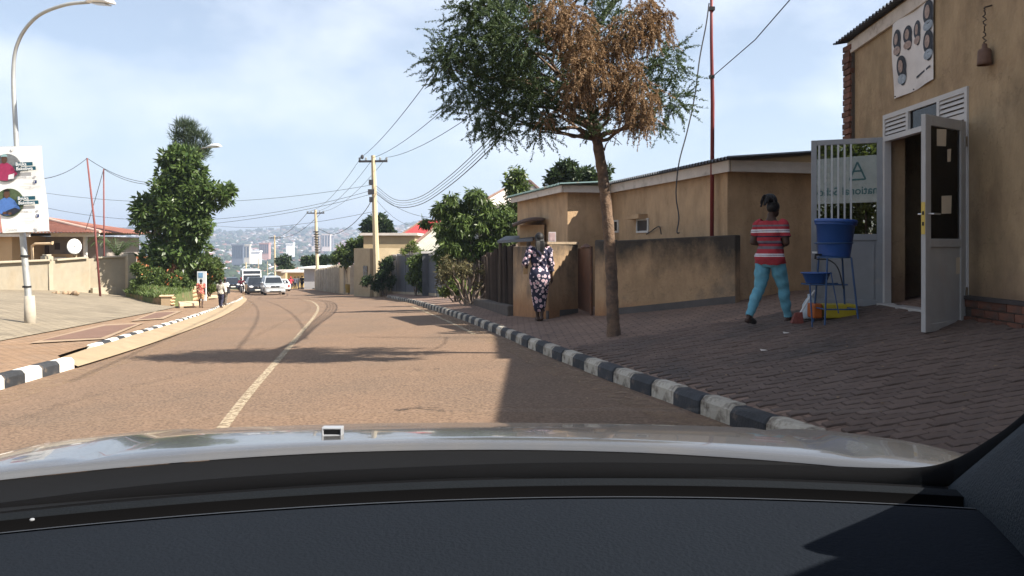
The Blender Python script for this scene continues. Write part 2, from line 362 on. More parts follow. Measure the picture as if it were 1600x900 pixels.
for i, (x, y) in enumerate(vis_near):
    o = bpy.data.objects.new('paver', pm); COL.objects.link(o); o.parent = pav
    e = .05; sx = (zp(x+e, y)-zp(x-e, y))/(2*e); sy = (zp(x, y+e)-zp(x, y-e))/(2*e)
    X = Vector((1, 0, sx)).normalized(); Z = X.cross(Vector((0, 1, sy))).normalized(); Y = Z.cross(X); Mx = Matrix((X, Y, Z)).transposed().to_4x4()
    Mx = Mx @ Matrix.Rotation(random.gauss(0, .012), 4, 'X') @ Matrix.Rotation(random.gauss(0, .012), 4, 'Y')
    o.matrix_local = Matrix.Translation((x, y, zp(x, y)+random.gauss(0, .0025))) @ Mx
V = []; Fc = []; n = len(OUT)
V, F3 = [], []
for x, y in [c for c in cells if c not in ns]:
    h = random.gauss(0, .0025); b0 = len(V)
    for a, b in OUT: V.append((x+a-cx_, y+b-cy_, zp(x+a-cx_, y+b-cy_)+h-.008))
    for a, b in OUT: V.append((x+(a-cx_)*.96, y+(b-cy_)*.94, zp(x+(a-cx_)*.96, y+(b-cy_)*.94)+h))
    for a, b in OUT: V.append((x+a-cx_, y+b-cy_, zp(x+a-cx_, y+b-cy_)+h-.045))
    F3.append(tuple(b0+n+k for k in range(n)))
    for k in range(n): F3.append((b0+k, b0+(k+1) % n, b0+n+(k+1) % n, b0+n+k)); F3.append((b0+2*n+k, b0+2*n+(k+1) % n, b0+(k+1) % n, b0+k))
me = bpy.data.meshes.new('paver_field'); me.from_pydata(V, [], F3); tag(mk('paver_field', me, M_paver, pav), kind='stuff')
# litter on the pavement
M_lit = mat('litter_paper', (.6, .55, .5), .8)
for i, (u, v, lab) in enumerate([(1231, 522, 'small white paper scrap on the pavement near the striped shirt person'), (1196, 549, 'tiny pale scrap lying mid pavement')]):
    p = gp(u, v); mb = MB(p); mb.add([p+Vector(q) for q in ((-.05, -.015, .004), (.06, 0, .012), (.05, .03, .006), (-.05, .02, .02))], [(0, 1, 2, 3)]); tag(mb.build('paper_scrap', M_lit), lab, 'litter')
p = gp(892, 568, zr); mb = MB(p); mb.ell(p+Vector((0, 0, .03)), (.06, .03, .028), 10, 6, Matrix.Rotation(.5, 3, 'Y')); mb.ell(p+Vector((.05, .02, .045)), (.03, .02, .02), 8, 5)
tag(mb.build('crushed_wrapper', mat('pink_wrap', (.45, .16, .16), .5), smooth=True), 'crumpled pink wrapper in the gutter beside the painted kerb', 'litter')
# kerbs
M_kb = mat('kerb_black', (.032, .034, .038), .75, .35, 7, .5, 60, c2=(.16, .12, .09), c2s=4.5, c2t=(.58, .75), objr=.2)
M_kw = mat('kerb_white', (.44, .40, .33), .85, .2, 7, .5, 60, c2=(.13, .105, .08), c2s=6, c2t=(.5, .66), objr=.15)
M_kw2 = mat('kerb_white_fresh', (.72, .69, .62), .8, .12, 9, .3, 60, c2=(.3, .25, .18), c2s=6, c2t=(.62, .74), objr=.1)
def kerb_mesh(nm, ln, m, w_=KW, top=KH):
    mb = MB(); prof = [(0, -.2), (.012, top-.045), (.045, top-.006), (.06, top), (w_-.012, top), (w_, top-.012), (w_, -.2)]
    r = [[(x, y, z) for x, z in prof] for y in (-ln/2, -ln/2+.012, ln/2-.012, ln/2)]
    for q in (0, 3): r[q] = [(x*.94+.004, y, z-.01) for x, y, z in r[q]]
    mb.loft(r); me = mb.mesh(nm); me.materials.append(m); return me
BL = .50
def kerb_run(parent, xf, zf, y0, y1, mb_, mw_, side, skip=(), dz=0, w_=KW):
    y = y0; i = 0
    while y < y1:
        s = (xf(y+.3)-xf(y-.3))/.6; ln = BL/math.hypot(1, s); ym = y+ln/2
        if not any(a < ym < b for a, b in skip):
            o = bpy.data.objects.new('kerb_block', mb_ if i % 2 else mw_); COL.objects.link(o); o.parent = parent
            sz = (zf(ym+.5)-zf(ym-.5)); yv = Vector((s, 1, sz)).normalized(); xv = Vector((1, -s, 0)).normalized()*side; zv = xv.cross(yv)
            if zv.z < 0: yv = -yv; zv = -zv
            o.matrix_local = Matrix.Translation((xf(ym)+random.gauss(0, .006), ym, zf(ym)+dz+random.gauss(0, .004))) @ Matrix((xv, yv, zv)).transposed().to_4x4() @ Matrix.Rotation(random.gauss(0, .012), 4, 'Z')
        y += ln+.006; i += 1
kr = bpy.data.objects.new('kerb', None); COL.objects.link(kr); tag(kr, kind='structure')
kmb, kmw = kerb_mesh('kerb_black', BL, M_kb), kerb_mesh('kerb_white', BL, M_kw)
kerb_run(kr, xk, lambda y: zl(y), 2.2, 108, kmb, kmw, 1, [(51, 55.5)])
kmw2 = kerb_mesh('kerb_white2', BL, M_kw2, .18, .17); kmb2 = kerb_mesh('kerb_black2', BL, M_kb, .18, .17)
kl = bpy.data.objects.new('kerb', None); COL.objects.link(kl); tag(kl, kind='structure')
kerb_run(kl, xl, lambda y: zr(xl(y), y), 6.0, 11.3, kmb2, kmw2, -1, dz=-.01)
xl2 = lambda y: xl(y)-float(np.interp(y, [11, 13, 16, 36, 48, 60], [.25, .42, .5, .6, .3, .2]))
kerb_run(kl, xl2, lambda y: zs(xl2(y), y)-.125, 13.6, 60, kmb, kmw2 and kerb_mesh('kerb_white3', BL, M_kw2), -1)
# left side: sloped concrete apron, clay footway, forecourt of concrete blocks
M_apr = mat('apron_concrete', (.31, .235, .15), .9, .2, 3, .5, 40, c2=(.29, .205, .125), c2s=1.5, c2t=(.5, .65))
mb = MB(); mb.sheet([[(xl(y)+.05-(xl(y)-xl2(y)+.05)*t, y, zr(xl(y), y)+.03+(zs(xl2(y), y)-zr(xl(y), y)-.035)*(t**.7)) for t in np.linspace(0, 1, 5)] for y in ROWS if 11.3 <= y <= 62])
tag(mb.build('apron', M_apr, smooth=True), kind='structure')
M_foot = mat('footway_clay', (.26, .165, .10), .92, .2, 5, .5, 60, c2=(.26, .175, .115), c2s=1.1, c2t=(.42, .62)); _brickbump(M_foot, 2.4)
mb = MB(); mb.sheet([[((xl2(y)-.12 if y > 11.5 else xl(y)-.17)-2.1*t, y, zs(xl(y)-.2-2.1*t, y)+.006) for t in np.linspace(0, 1, 5)] for y in ROWS if y <= 90])
tag(mb.build('footway', M_foot), kind='structure')
M_fc = mat('forecourt_blocks', (.265, .22, .158), .92, .16, 2, .4, 60, c2=(.20, .165, .12), c2s=.8, c2t=(.45, .66)); _brickbump(M_fc, 1.5)
mb = MB(); mb.sheet([[(xl(y)-2.2-(16-2.2)*t, y, zs(xl(y)-2.2-(16-2.2)*t, y)) for t in np.linspace(0, 1, 15)] for y in ROWS if y <= 42])
fc = tag(mb.build('forecourt', M_fc), kind='structure')
M_brp = mat('brown_slab', (.16, .095, .07), .9, .15, 3, .3, 60)
M_pale = mat('pale_edge', (.28, .20, .135), .9)
def gquad(name, m, pix, parent, dz, inner=None):
    q = [gp(u, v) for u, v in pix]; mb = MB(); n = 8; rows = []
    for i in range(n+1):
        a = q[0].lerp(q[3], i/n); b = q[1].lerp(q[2], i/n); rows.append([(lambda t: (t.x, t.y, surf(t.x, t.y)+dz))(a.lerp(b, k/n)) for k in range(n+1)])
    mb.sheet(rows); return mb.build(name, m, parent)
gquad('slab_border', M_pale, [(45, 538), (164, 531), (226, 505), (160, 508)], fc, .016)
gquad('brown_slab', M_brp, [(66, 533.5), (158, 529), (214, 507.5), (165, 510)], fc, .021)
gquad('slab_border', M_pale, [(205, 502.5), (256, 499), (286, 486), (242, 487.5)], fc, .016)
gquad('brown_slab', M_brp, [(216, 499.8), (250, 497.5), (275, 488), (245, 489.3)], fc, .021)
# grit, dry leaves and scraps lying on the pavement and in the gutter
def scatter(name, label, n, fx, m, s0, s1):
    V = []
    for _ in range(n):
        x, y = fx(); z = surf(x, y)+.006; a = random.uniform(0, 6.28); s = random.uniform(s0, s1); h = random.uniform(.001, .6)*s
        V += [(x+math.cos(a+k)*s*random.uniform(.5, 1), y+math.sin(a+k)*s*random.uniform(.5, 1), z+(h if k > 2 else .001)) for k in (0, 2.1, 4.2)]
    tag(npmesh(name, V, np.arange(3*n).reshape(-1, 3), m), label, 'debris', kind='stuff')
def _pv():
    y = random.uniform(4.2, 17); return xk(y)+KW+random.uniform(.05, 1)**1.5*2.6, y
def _gt():
    y = random.uniform(4, 45)**1.0; return xk(y)-random.uniform(.02, .7)**1.3, y
scatter('pavement_debris', 'dry leaf bits and grit scattered over the shaded pavement', 900, _pv, mat('debris_dry', (.19, .13, .08), .95, .4, 9, island=.4), .006, .022)
scatter('gutter_grit', 'sandy grit and leaf bits along the right gutter', 1800, _gt, mat('debris_sand', (.30, .21, .13), .95, .4, 9, island=.4), .005, .02)
# ---------------------------------------------------------------- right-hand buildings
def V3(x, y, z): return Vector((x, y, z))
def wseg(mb, a, b, z0a, z1a, th, z0b=None, z1b=None):
    """wall from plan point a to b; thickness th to the left of a->b (negative: right)"""
    a = Vector((a[0], a[1], 0)); b = Vector((b[0], b[1], 0)); d = (b-a).normalized(); n = Vector((-d.y, d.x, 0))*th
    z0b = z0a if z0b is None else z0b; z1b = z1a if z1b is None else z1b; Z = lambda p, z: Vector((p.x, p.y, z))
    return mb.hexa([Z(a, z0a), Z(b, z0b), Z(b+n, z0b), Z(a+n, z0a), Z(a, z1a), Z(b, z1b), Z(b+n, z1b), Z(a+n, z1a)])
def corrug(mb, o, along, down, L, W, pitch=.076, amp=.012, th=.004, n=8):
    """corrugated sheet: ribs run along 'down', waves repeat along 'along'"""
    along = Vector(along).normalized(); down = Vector(down).normalized(); up = along.cross(down).normalized()
    if up.z < 0: up = -up
    k = max(2, int(L/pitch*n)); rt = []; 
    for t in (0, W):
        rt.append([Vector(o)+along*(L*i/k)+down*t+up*(amp*math.sin(2*math.pi*i/n)) for i in range(k+1)])
    mb.sheet(rt); mb.sheet([[p-up*th for p in r] for r in rt]); mb.sheet([rt[1], [p-up*th for p in rt[1]]]); mb.sheet([rt[0], [p-up*th for p in rt[0]]])
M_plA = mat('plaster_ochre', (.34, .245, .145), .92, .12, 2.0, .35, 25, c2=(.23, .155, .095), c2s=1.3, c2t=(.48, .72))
M_plB = mat('plaster_tan', (.44, .30, .178), .92, .12, 1.6, .3, 25, c2=(.37, .245, .14), c2s=.9, c2t=(.5, .7))
M_grw = mat('grey_paint', (.24, .25, .265), .55, .1, 4, 0, c2=(.32, .30, .28), c2s=3, c2t=(.56, .7))
M_wood = mat('fascia_board', (.52, .46, .40), .85, .15, 5, .3, 40, c2=(.3, .25, .21), c2s=4, c2t=(.52, .66))
M_brick = mat('brick_red', (.17, .075, .05), .9, .25, 12, .5, 60, c2=(.08, .055, .045), c2s=5, c2t=(.45, .65), objr=.3)
M_mort = mat('mortar_dark', (.085, .07, .06), .95, .2, 8, .4, 60)
M_roofg = mat('roof_sheet_grey', (.10, .11, .125), .55, .2, 3, 0, metal=.3, c2=(.17, .10, .06), c2s=2.2, c2t=(.58, .7))
M_black = mat('black_rubber', (.012, .012, .013), .6, .1)
M_dark = mat('dark_interior', (.05, .045, .042), .9)
WX = 4.5
B = thing('shop_building', 'ochre plastered shop with open grey double doors and brick corner', 'building', (WX, 9, .3)); o = B.location
YL, YR, YE, YN = 9.67, 7.88, 10.52, -5.0; ZD = 2.49; ZT = 2.78; ZE = 3.95
zE = lambda y: ZE+.05*(YE-y); mb = MB(o); wseg(mb, (WX, YL), (WX, YE), -.6, zE(YL), -.25, -.6, zE(YE)); wseg(mb, (WX, YN), (WX, YR), -.6, zE(YN), -.25, -.6, zE(YR)); wseg(mb, (WX, YR), (WX, YL), ZT, zE(YR), -.25, ZT, zE(YL))
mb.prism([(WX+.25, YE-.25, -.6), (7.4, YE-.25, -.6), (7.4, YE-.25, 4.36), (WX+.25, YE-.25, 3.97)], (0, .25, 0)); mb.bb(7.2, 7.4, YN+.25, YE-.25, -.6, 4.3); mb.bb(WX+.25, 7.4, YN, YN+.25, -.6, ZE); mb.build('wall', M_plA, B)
mb = MB(o); mb.bb(WX+.25, 7.2, YN+.25, YE-.25, .3, .5); mb.build('floor', mat('inside_floor', (.25, .22, .2), .7), B)
mb = MB(o); mb.bb(6.2, 6.3, YN+.25, YE-.25, .5, 3.6); mb.build('partition', mat('inside_wall', (.42, .33, .2), .9), B)
mb = MB(o); mb.bb(WX+.25, 7.2, YN+.25, YE-.25, 3.6, 3.66); mb.build('ceiling', mat('inside_ceiling', (.5, .48, .45), .9), B)
# red curtain inside the doorway
mb = MB(o); rows = [[V3(WX+.42+.035*math.sin(i*1.9), 9.55-i*.05, z) for i in range(22)] for z in (.52, 1.4, 2.5)]; mb.sheet(rows); mb.build('curtain', mat('red_curtain', (.10, .018, .02), .8), B, True)
# step
mb = MB(o); mb.bb(4.12, WX-.002, 8.05, 9.5, .0, .44); st = bev(mb.build('step', mat('step_concrete', (.30, .28, .26), .9, .2, 6, .3, 40), B), .012)
mb = MB(o); mb.bb(4.38, WX+.24, 7.95, 9.62, .444, .52); bev(mb.build('threshold', mat('thresh', (.38, .36, .34), .85, .2, 6), B), .008)
# brick pilaster at the corner and plinth by the door
bl = MB(); bl.bb(-.125, .125, -.11, .11, -.034, .034); bm_ = bl.mesh('brick'); bm_.materials.append(M_brick)
mb = MB(o); mb.bb(WX-.035, WX-.001, YE-.02, YE+.22, -.3, 3.86); mb.bb(WX, WX+.24, YE+.003, YE+.21, -.3, 3.86); pil = mb.build('pilaster', M_mort, B)
z = .35; i = 0
while z < 3.84:
    b = bpy.data.objects.new('brick', bm_); COL.objects.link(b); b.parent = pil; b.location = V3(WX+.06+random.gauss(0, .006), YE+.105+random.gauss(0, .006)+(.012 if i % 2 else -.008), z)-o; b.rotation_euler = (0, 0, random.gauss(0, .03)); z += .079; i += 1
mb = MB(o); mb.bb(WX-.045, WX-.001, 3.0, YR-.02, -.2, .68); plin = mb.build('plinth', M_mort, B)
bl = MB(); bl.bb(-.03, .03, -.106, .106, -.034, .034); bm2 = bl.mesh('brick'); bm2.materials.append(M_brick)
mb = MB(o); mb.bb(WX-.075, WX-.0015, 3.0, YR-.02, .683, .72); mb.build('plinth_cap', mat('plinth_dark', (.06, .05, .048), .9, .2, 6), plin)
for c in range(7):
    y = YR-.14-(.11 if c % 2 else 0)
    while y > 5.2:
        b = bpy.data.objects.new('brick', bm2); COL.objects.link(b); b.parent = plin; b.location = V3(WX-.032+random.gauss(0, .004), y, .645-c*.08)-o; b.rotation_euler = (0, 0, random.gauss(0, .015)); y -= .224
# roof: fascia and corrugated sheet
mb = MB(o); wseg(mb, (WX-.045, YN), (WX-.045, YE+.12), zE(YN)-.21, zE(YN)-.05, -.043, zE(YE)-.21, zE(YE)-.05); bev(mb.build('fascia_board', M_wood, B), .006)
mb = MB(o); corrug(mb, (WX-.16, YE+.3, 3.925), (0, -1, .05), (1, 0, .16), YE-YN+.3, 3.1, .09, .018); mb.build('roof', M_roofg, B, True)
# door frame and louvred transom
mb = MB(o); x0, x1 = WX-.02, WX+.06
mb.bb(x0, x1, YR, YR+.05, .45, ZT-.001); mb.bb(x0, x1, YL-.05, YL, .45, ZT-.001); mb.bb(x0, x1, YR+.05, YL-.05, ZT-.055, ZT-.001); mb.bb(x0, x1, YR+.05, YL-.05, ZD-.03, ZD+.03)
for yy in (8.42, 9.08): mb.bb(x0, x1, yy-.025, yy+.025, ZD+.03, ZT-.055)
fr = mb.build('door_frame', mat('frame_white', (.45, .44, .43), .6, .1, 4, c2=(.42, .38, .34), c2s=4, c2t=(.55, .7)), B)
for ya, yb in ((YR+.05, 8.395), (9.105, YL-.05)):
    for k in range(4):
        mb = MB(o); zz = ZD+.055+k*.05; mb.hexa([V3(x0+.01, ya, zz-.012), V3(x0+.03, ya, zz+.026), V3(x0+.03, yb, zz+.026), V3(x0+.01, yb, zz-.012), V3(x0+.004, ya, zz-.008), V3(x0+.024, ya, zz+.03), V3(x0+.024, yb, zz+.03), V3(x0+.004, yb, zz-.008)])
        mb.build('louvre_slat', MATS['frame_white'], fr)
    mb = MB(o); mb.bb(x0+.05, x0+.06, ya, yb, ZD+.03, ZT-.055); mb.build('louvre_back', M_dark, fr)
M_glass = glassmat('window_glass', (.62, .68, .7), .5); 
mb = MB(o); mb.bb(x0+.03, x0+.036, 8.445, 9.055, ZD+.03, ZT-.055); mb.build('pane', glassmat('pane_dark', (.25, .27, .3)), fr)
# door leaves, built along local x from the hinge
def leaf(hinge, free, z0, z1, kind):
    hv = Vector((hinge[0], hinge[1], 0)); fv = Vector((free[0], free[1], 0)); d = fv-hv; Wd = d.length; d.normalize(); n = Vector((-d.y, d.x, 0))
    if n.y > 0: n = -n                               # n points to the camera side
    def Q(a, b, c): return Vector((hinge[0], hinge[1], z0))+d*a+n*b+Vector((0, 0, c))
    def bx(mb, a0, a1, b0, b1, c0, c1): return mb.hexa([Q(a0, b0, c0), Q(a1, b0, c0), Q(a1, b1, c0), Q(a0, b1, c0), Q(a0, b0, c1), Q(a1, b0, c1), Q(a1, b1, c1), Q(a0, b1, c1)])
    Hh = z1-z0; mid = Hh*.41; t = .022; s = .065 if kind == 'bars' else .10
    mb = MB(o); bx(mb, 0, s, -t, t, 0, Hh); bx(mb, Wd-s, Wd, -t, t, 0, Hh); bx(mb, s, Wd-s, -t, t, Hh-s, Hh); bx(mb, s, Wd-s, -t, t, mid-.04, mid+.04); bx(mb, s, Wd-s, -t, t, 0, .08)
    lf = mb.build('door', M_grw if kind == 'bars' else mat('leaf_paint', (.36, .355, .35), .55, .1, 4, c2=(.36, .33, .31), c2s=3.5, c2t=(.55, .7)), B); bev(lf, .004, 1); lm = lf.data.materials[0]
    mb = MB(o); bx(mb, s, Wd-s, -.008, .008, .08, mid-.04); mb.build('panel', lm, lf)
    if kind == 'bars':
        
        for a in (s+.03, Wd-s-.045): mb = MB(o); bx(mb, a, a+.015, .008, .02, .1, mid-.06); mb.build('panel_trim', lm, lf)
        mb = MB(o); bx(mb, s, Wd-s, -.006, -.001, mid+.04, Hh-s); mb.build('glass_pane', glassmat('door_mirror_glass', (.2, .21, .22), .32, 0, False), lf)
        for k in range(6):
            a = s+(Wd-2*s)*(.36+.64*(k+.6)/6.0); mb = MB(o); bx(mb, a-.011, a+.011, .004, .022, mid+.04, Hh-s); mb.build('bar', mat('bar_pale', (.42, .43, .44), .5, .1), lf)
        mb = MB(o); bx(mb, s+.0, s+.26, -.02, -.012, mid+.28, mid+.30); mb.build('handle', mat('steel', (.5, .5, .5), .35, 0, metal=.9), lf)
        # grey curtain hung inside the glass
        mb = MB(o); mb.sheet([[Q(s+(Wd-2*s)*i/30, -.05-.012*math.sin(i*1.7), c) for i in range(14, 31)] for c in (mid+.03, Hh-s)]); mb.build('curtain', mat('grey_curtain', (.08, .085, .09), .9), lf, True)
    else:
        mb = MB(o); mb.sheet([[Q(s+(Wd-2*s)*i/60, -.02-.016*math.sin(i*1.05), c) for i in range(61)] for c in (mid+.03, Hh-s)]); mb.build('curtain', mat('blue_curtain', (.10, .15, .27), .8, .1), lf, True)
        mb = MB(o); bx(mb, s, Wd-s, .000, .005, mid+.04, Hh-s); mb.build('glass_pane', glassmat('leaf_glass', (.7, .75, .8)), lf)
        pm_ = mat('note_paper', (.55, .47, .36), .85)
        for a, c, wd, ht in ((.13, Hh-.28, .17, .16), (.33, Hh-.42, .06, .12), (.22, Hh-.92, .18, .17), (.50, Hh-1.50, .16, .16)):
            aa = Wd-s-a; mb = MB(o); mb.add([Q(aa, .009, c), Q(aa-wd, .011, c+.008), Q(aa-wd, .016, c+ht+.01), Q(aa, .009, c+ht)], [(0, 1, 2, 3)]); mb.build('paper_note', pm_, lf)
        mb = MB(o); bx(mb, Wd-.001, Wd+.004, -.018, .018, mid+.08, mid+.38); mb.build('lock_plate', mat('brass_tape', (.5, .36, .08), .5), lf)
        for c in (mid+.16, mid+.26): 
            mb = MB(o); bx(mb, Wd+.0045, Wd+.006, -.009, .009, c, c+.035); mb.build('lock_slot', M_black, lf)
        mb = MB(o); mb.tube([Q(Wd-.05, .02, mid+.27), Q(Wd-.05, .07, mid+.27), Q(Wd-.16, .075, mid+.27)], .008, 8); mb.build('handle', MATS.get('steel') or mat('steel', (.5, .5, .5), .35, 0, metal=.9), lf)
        mb = MB(o); mb.tube([Q(Wd-.05, -.02, mid+.27), Q(Wd-.05, -.07, mid+.27), Q(Wd-.16, -.075, mid+.27)], .008, 8); mb.build('handle', MATS['steel'], lf)
        for c in (.3, Hh-.25): mb = MB(o); bx(mb, -.02, .03, .0225, .03, c, c+.1); mb.build('hinge', MATS['steel'], lf)
    return lf
leaf((4.49, 9.69), (3.74, 10.0), .47, 2.52, 'bars'); leaf((4.45, 7.88), (3.82, 7.43), .40, 2.43, 'notes')
# salon poster pinned above the door
pt = thing('salon_poster', 'curling white poster of hairstyle portraits pinned above the shop door', 'poster', (WX-.02, 8.95, 2.95)); o2 = pt.location
def pz(a, b): return V3(WX-.018-.03*math.sin(b*2.6)**2*(1-a)-.012*math.sin(a*9), 9.38-.88*a, 2.93+1.0*b+.05*a*(1-b)-.02*math.sin(a*3.1)*(1-b))
mb = MB(o2); mb.sheet([[pz(i/12, k/10) for i in range(13)] for k in range(11)]); mb.build('sheet', mat('poster_white', (.60, .56, .53), .6, .12, 5, c2=(.42, .38, .36), c2s=2.5, c2t=(.52, .7)), pt, True)
M_hair = mat('print_hair', (.03, .033, .042), .6, .5, 30); M_fsk = mat('print_face', (.30, .22, .185), .6, .45, 32); M_fbl = mat('print_blue', (.26, .30, .34), .6, .4, 25)
def pell(a, b, ra, rb, m, nm, lift, parent=None, cut=None):
    mb = MB(o2); pts = [pz(max(0, min(1, a+ra*math.cos(t))), b+rb*math.sin(t))-V3(lift, 0, 0) for t in np.linspace(0, 2*math.pi, 20, endpoint=False)]; mb.add(pts, [tuple(range(20))]); return mb.build(nm, m, parent or pt)
for a, b, s in ((.16, .66, 1.0), (.40, .66, .9), (.62, .66, .9), (.90, .78, 1.15), (.90, .45, 1.1), (.25, .33, 1.1)):
    h_ = pell(a, b, .10*s, .115*s, M_hair, 'portrait_hair', .006); pell(a+.02, b-.09*s, .075*s, .11*s, M_hair, 'hair_ends', .005, h_); pell(a-.01, b+.005, .048*s, .066*s, M_fsk, 'portrait_face', .009, h_)
    pell(a, b-.13*s, .09*s, .05*s, M_fbl if s > 1 else M_fsk, 'portrait_shoulders', .0075, h_)
mb = MB(o2); mb.add([pz(a, b)-V3(.008, 0, 0) for a, b in ((.58, .12), (.95, .15), (.95, .175), (.58, .145))], [(0, 1, 2, 3)]); mb.build('print_bar', M_hair, pt)
for a, b in ((.02, .98), (.5, .985), (.5, .02), (.05, .02)): mb = MB(o2); mb.ell(pz(a, b)-V3(.006, 0, 0), (.008, .008, .008), 8, 5); mb.build('pin', M_black, pt)
# bottle lamp hanging on a crinkled wire
lp = thing('hanging_lamp', 'rusty lamp holder hanging from a crinkled wire on the ochre wall', 'lamp', (WX-.07, 7.5, 2.9)); o2 = lp.location
mb = MB(o2); mb.tube([V3(WX-.07+.012*math.sin(k*2.1), 7.5+.014*math.sin(k*1.5+1), 3.44-k*.0165) for k in range(21)]+[V3(WX-.07, 7.5, 3.1)], .006, 6); mb.tube([V3(WX+.0, 7.5, 3.46), V3(WX-.07, 7.5, 3.44)], .007, 6); mb.build('wire', mat('wire_dark', (.05, .04, .035), .7), lp)
mb = MB(o2); mb.lathe([(.0, .2), (.02, .2), (.024, .16), (.05, .145), (.058, .13), (.062, .03), (.066, .0), (.05, .0), (.048, .02)], (WX-.07, 7.5, 2.9), 18); mb.build('shade', mat('lamp_rust', (.12, .07, .05), .7, .2, 20), lp, True)
# hand-washing stand beside the door
gb = gd(1303, 9.05); S = thing('washing_stand', 'spindly blue metal stand carrying the bucket and basin by the doors', 'stand', gb); o2 = S.location; M_bl = mat('stand_blue', (.03, .07, .16), .5, .1)
def gz(x, y): return zp(x, y)
bx_, by_ = gb.x, gb.y; zb = H-(402-VH)/F*9.05
feet = [(bx_-.17, by_-.17), (bx_+.2, by_-.17), (bx_+.2, by_+.17), (bx_-.17, by_+.17)]
for fx, fy in feet: mb = MB(o2); mb.tube([V3(fx, fy, gz(fx, fy)), V3(bx_+(fx-bx_)*.72+.0, by_+(fy-by_)*.72, zb)], .011, 8); mb.build('leg', M_bl, S)
ring = lambda r, zz, c=(0, 0): [V3(bx_+c[0]+r*math.cos(t), by_+c[1]+r*math.sin(t), zz) for t in np.linspace(0, 2*math.pi, 25)]
mb = MB(o2); mb.tube(ring(.175, zb), .009, 6); mb.tube(ring(.2, zb+.16), .008, 6); mb.build('hoop', M_bl, S)
zr_ = gz(bx_, by_)+.14
for k in range(4):
    a = feet[k]; b = feet[(k+1) % 4]; mb = MB(o2); mb.tube([V3(*[bx_+(a[0]-bx_)*.94, by_+(a[1]-by_)*.94], zr_), V3(*[bx_+(b[0]-bx_)*.94, by_+(b[1]-by_)*.94], zr_)], .008, 6); mb.build('rail', M_bl, S)
zs_ = H-(444-VH)/F*9.05
mb = MB(o2); mb.tube([V3(bx_+.1, by_-.13, zs_), V3(bx_-.32, by_-.13, zs_), V3(bx_-.32, by_+.13, zs_), V3(bx_+.1, by_+.13, zs_)], .009, 6); mb.build('basin_bracket', M_bl, S)
mb = MB(o2); mb.tube([V3(bx_-.32, by_-.13, zs_), V3(bx_-.30, by_-.15, gz(bx_-.3, by_-.15))], .009, 6); mb.build('leg', M_bl, S)
mb = MB(o2); mb.tube([V3(bx_-.10, by_-.16, zs_+.14), V3(bx_-.02, by_-.18, gz(bx_, by_-.18)+.1)], .007, 6); mb.build('brace', M_bl, S)
bk = thing('water_bucket', 'tall blue plastic lidded water bucket on the stand by the doors', 'bucket', (bx_, by_, zb)); o2 = bk.location; M_pb = mat('bucket_blue', (.022, .075, .26), .4, .08, 5, spec=.5)
tl = Matrix.Rotation(.05, 3, 'Y')
mb = MB(o2); mb.lathe([(.0, .005), (.165, .005), (.172, .02), (.205, .36), (.222, .362), (.222, .39), (.21, .40)], (bx_, by_, zb), 28, tl); mb.build('tub', M_pb, bk, True)
mb = MB(o2); mb.lathe([(.228, .385), (.232, .41), (.225, .425), (.2, .43), (.195, .42), (0, .425)], (bx_, by_, zb), 28, tl); mb.build('lid', M_pb, bk, True)
mb = MB(o2); mb.tube([V3(bx_-.16, by_-.05, zb+.03), V3(bx_-.23, by_-.06, zb+.03), V3(bx_-.235, by_-.06, zb-.02)], .012, 8); tp = mb.build('tap', M_black, bk); 
mb = MB(o2); mb.box((bx_-.24, by_-.06, zb+.055), (.05, .016, .02)); mb.build('tap_lever', mat('white_plastic', (.7, .7, .68), .5), tp)
mb = MB(o2); mb.tube(cr([V3(bx_-.22, by_-.06, zb-.02), V3(bx_-.1, by_-.1, zb-.03), V3(bx_-.02, by_-.16, zb-.12), V3(bx_+.04, by_-.17, zb-.35)]), .007, 6); mb.build('hose', M_black, bk)
zk = zs_+.01; cxk = bx_-.20
bn = tag(MB((cxk, by_, zk)).lathe([(0, 0), (.10, 0), (.112, .01), (.15, .11), (.168, .112), (.168, .124), (.155, .125), (.14, .115), (.10, .02), (0, .018)], (cxk, by_, zk), 24).build('basin', M_pb, None, True), 'wide blue plastic basin set under the bucket tap', 'basin')
# under and beside the stand
q = gd(1302, 9.25); bx3 = thing('plastic_crate', 'yellow and orange plastic container on the ground behind the stand', 'container', q); o2 = bx3.location
mb = MB(o2); mb.hexa([q+V3(-.13, -.1, 0), q+V3(.22, -.1, 0), q+V3(.22, .1, 0), q+V3(-.13, .1, 0), q+V3(-.15, -.12, .16), q+V3(.24, -.12, .16), q+V3(.24, .12, .16), q+V3(-.15, .12, .16)]); bev(mb.build('tub', mat('yellow_plastic', (.42, .33, .03), .5), bx3), .02)
mb = MB(o2); mb.bb(q.x-.27, q.x-.16, q.y-.1, q.y+.1, q.z, q.z+.17); bev(mb.build('side_can', mat('orange_plastic', (.38, .10, .02), .5), bx3), .02)
q = gd(1266, 9.5); mb = MB(q); mb.lathe([(0, 0), (.085, 0), (.095, .02), (.09, .16), (.05, .23), (.03, .25), (.03, .29), (0, .29)], q, 16); tag(mb.build('water_jug', mat('jug_pale', (.42, .48, .52), .4), smooth=True), 'pale translucent plastic jug standing behind the washing stand leg', 'jug')
q = gd(1246, 9.35); br_ = thing('broom', 'short broom with white handle and red head leaning by the washing stand', 'broom', q); o2 = br_.location
mb = MB(o2); mb.tube([q+V3(.02, .0, .10), q+V3(.22, .05, .38)], .011, 8); mb.build('handle', mat('broom_white', (.6, .6, .6), .5), br_)
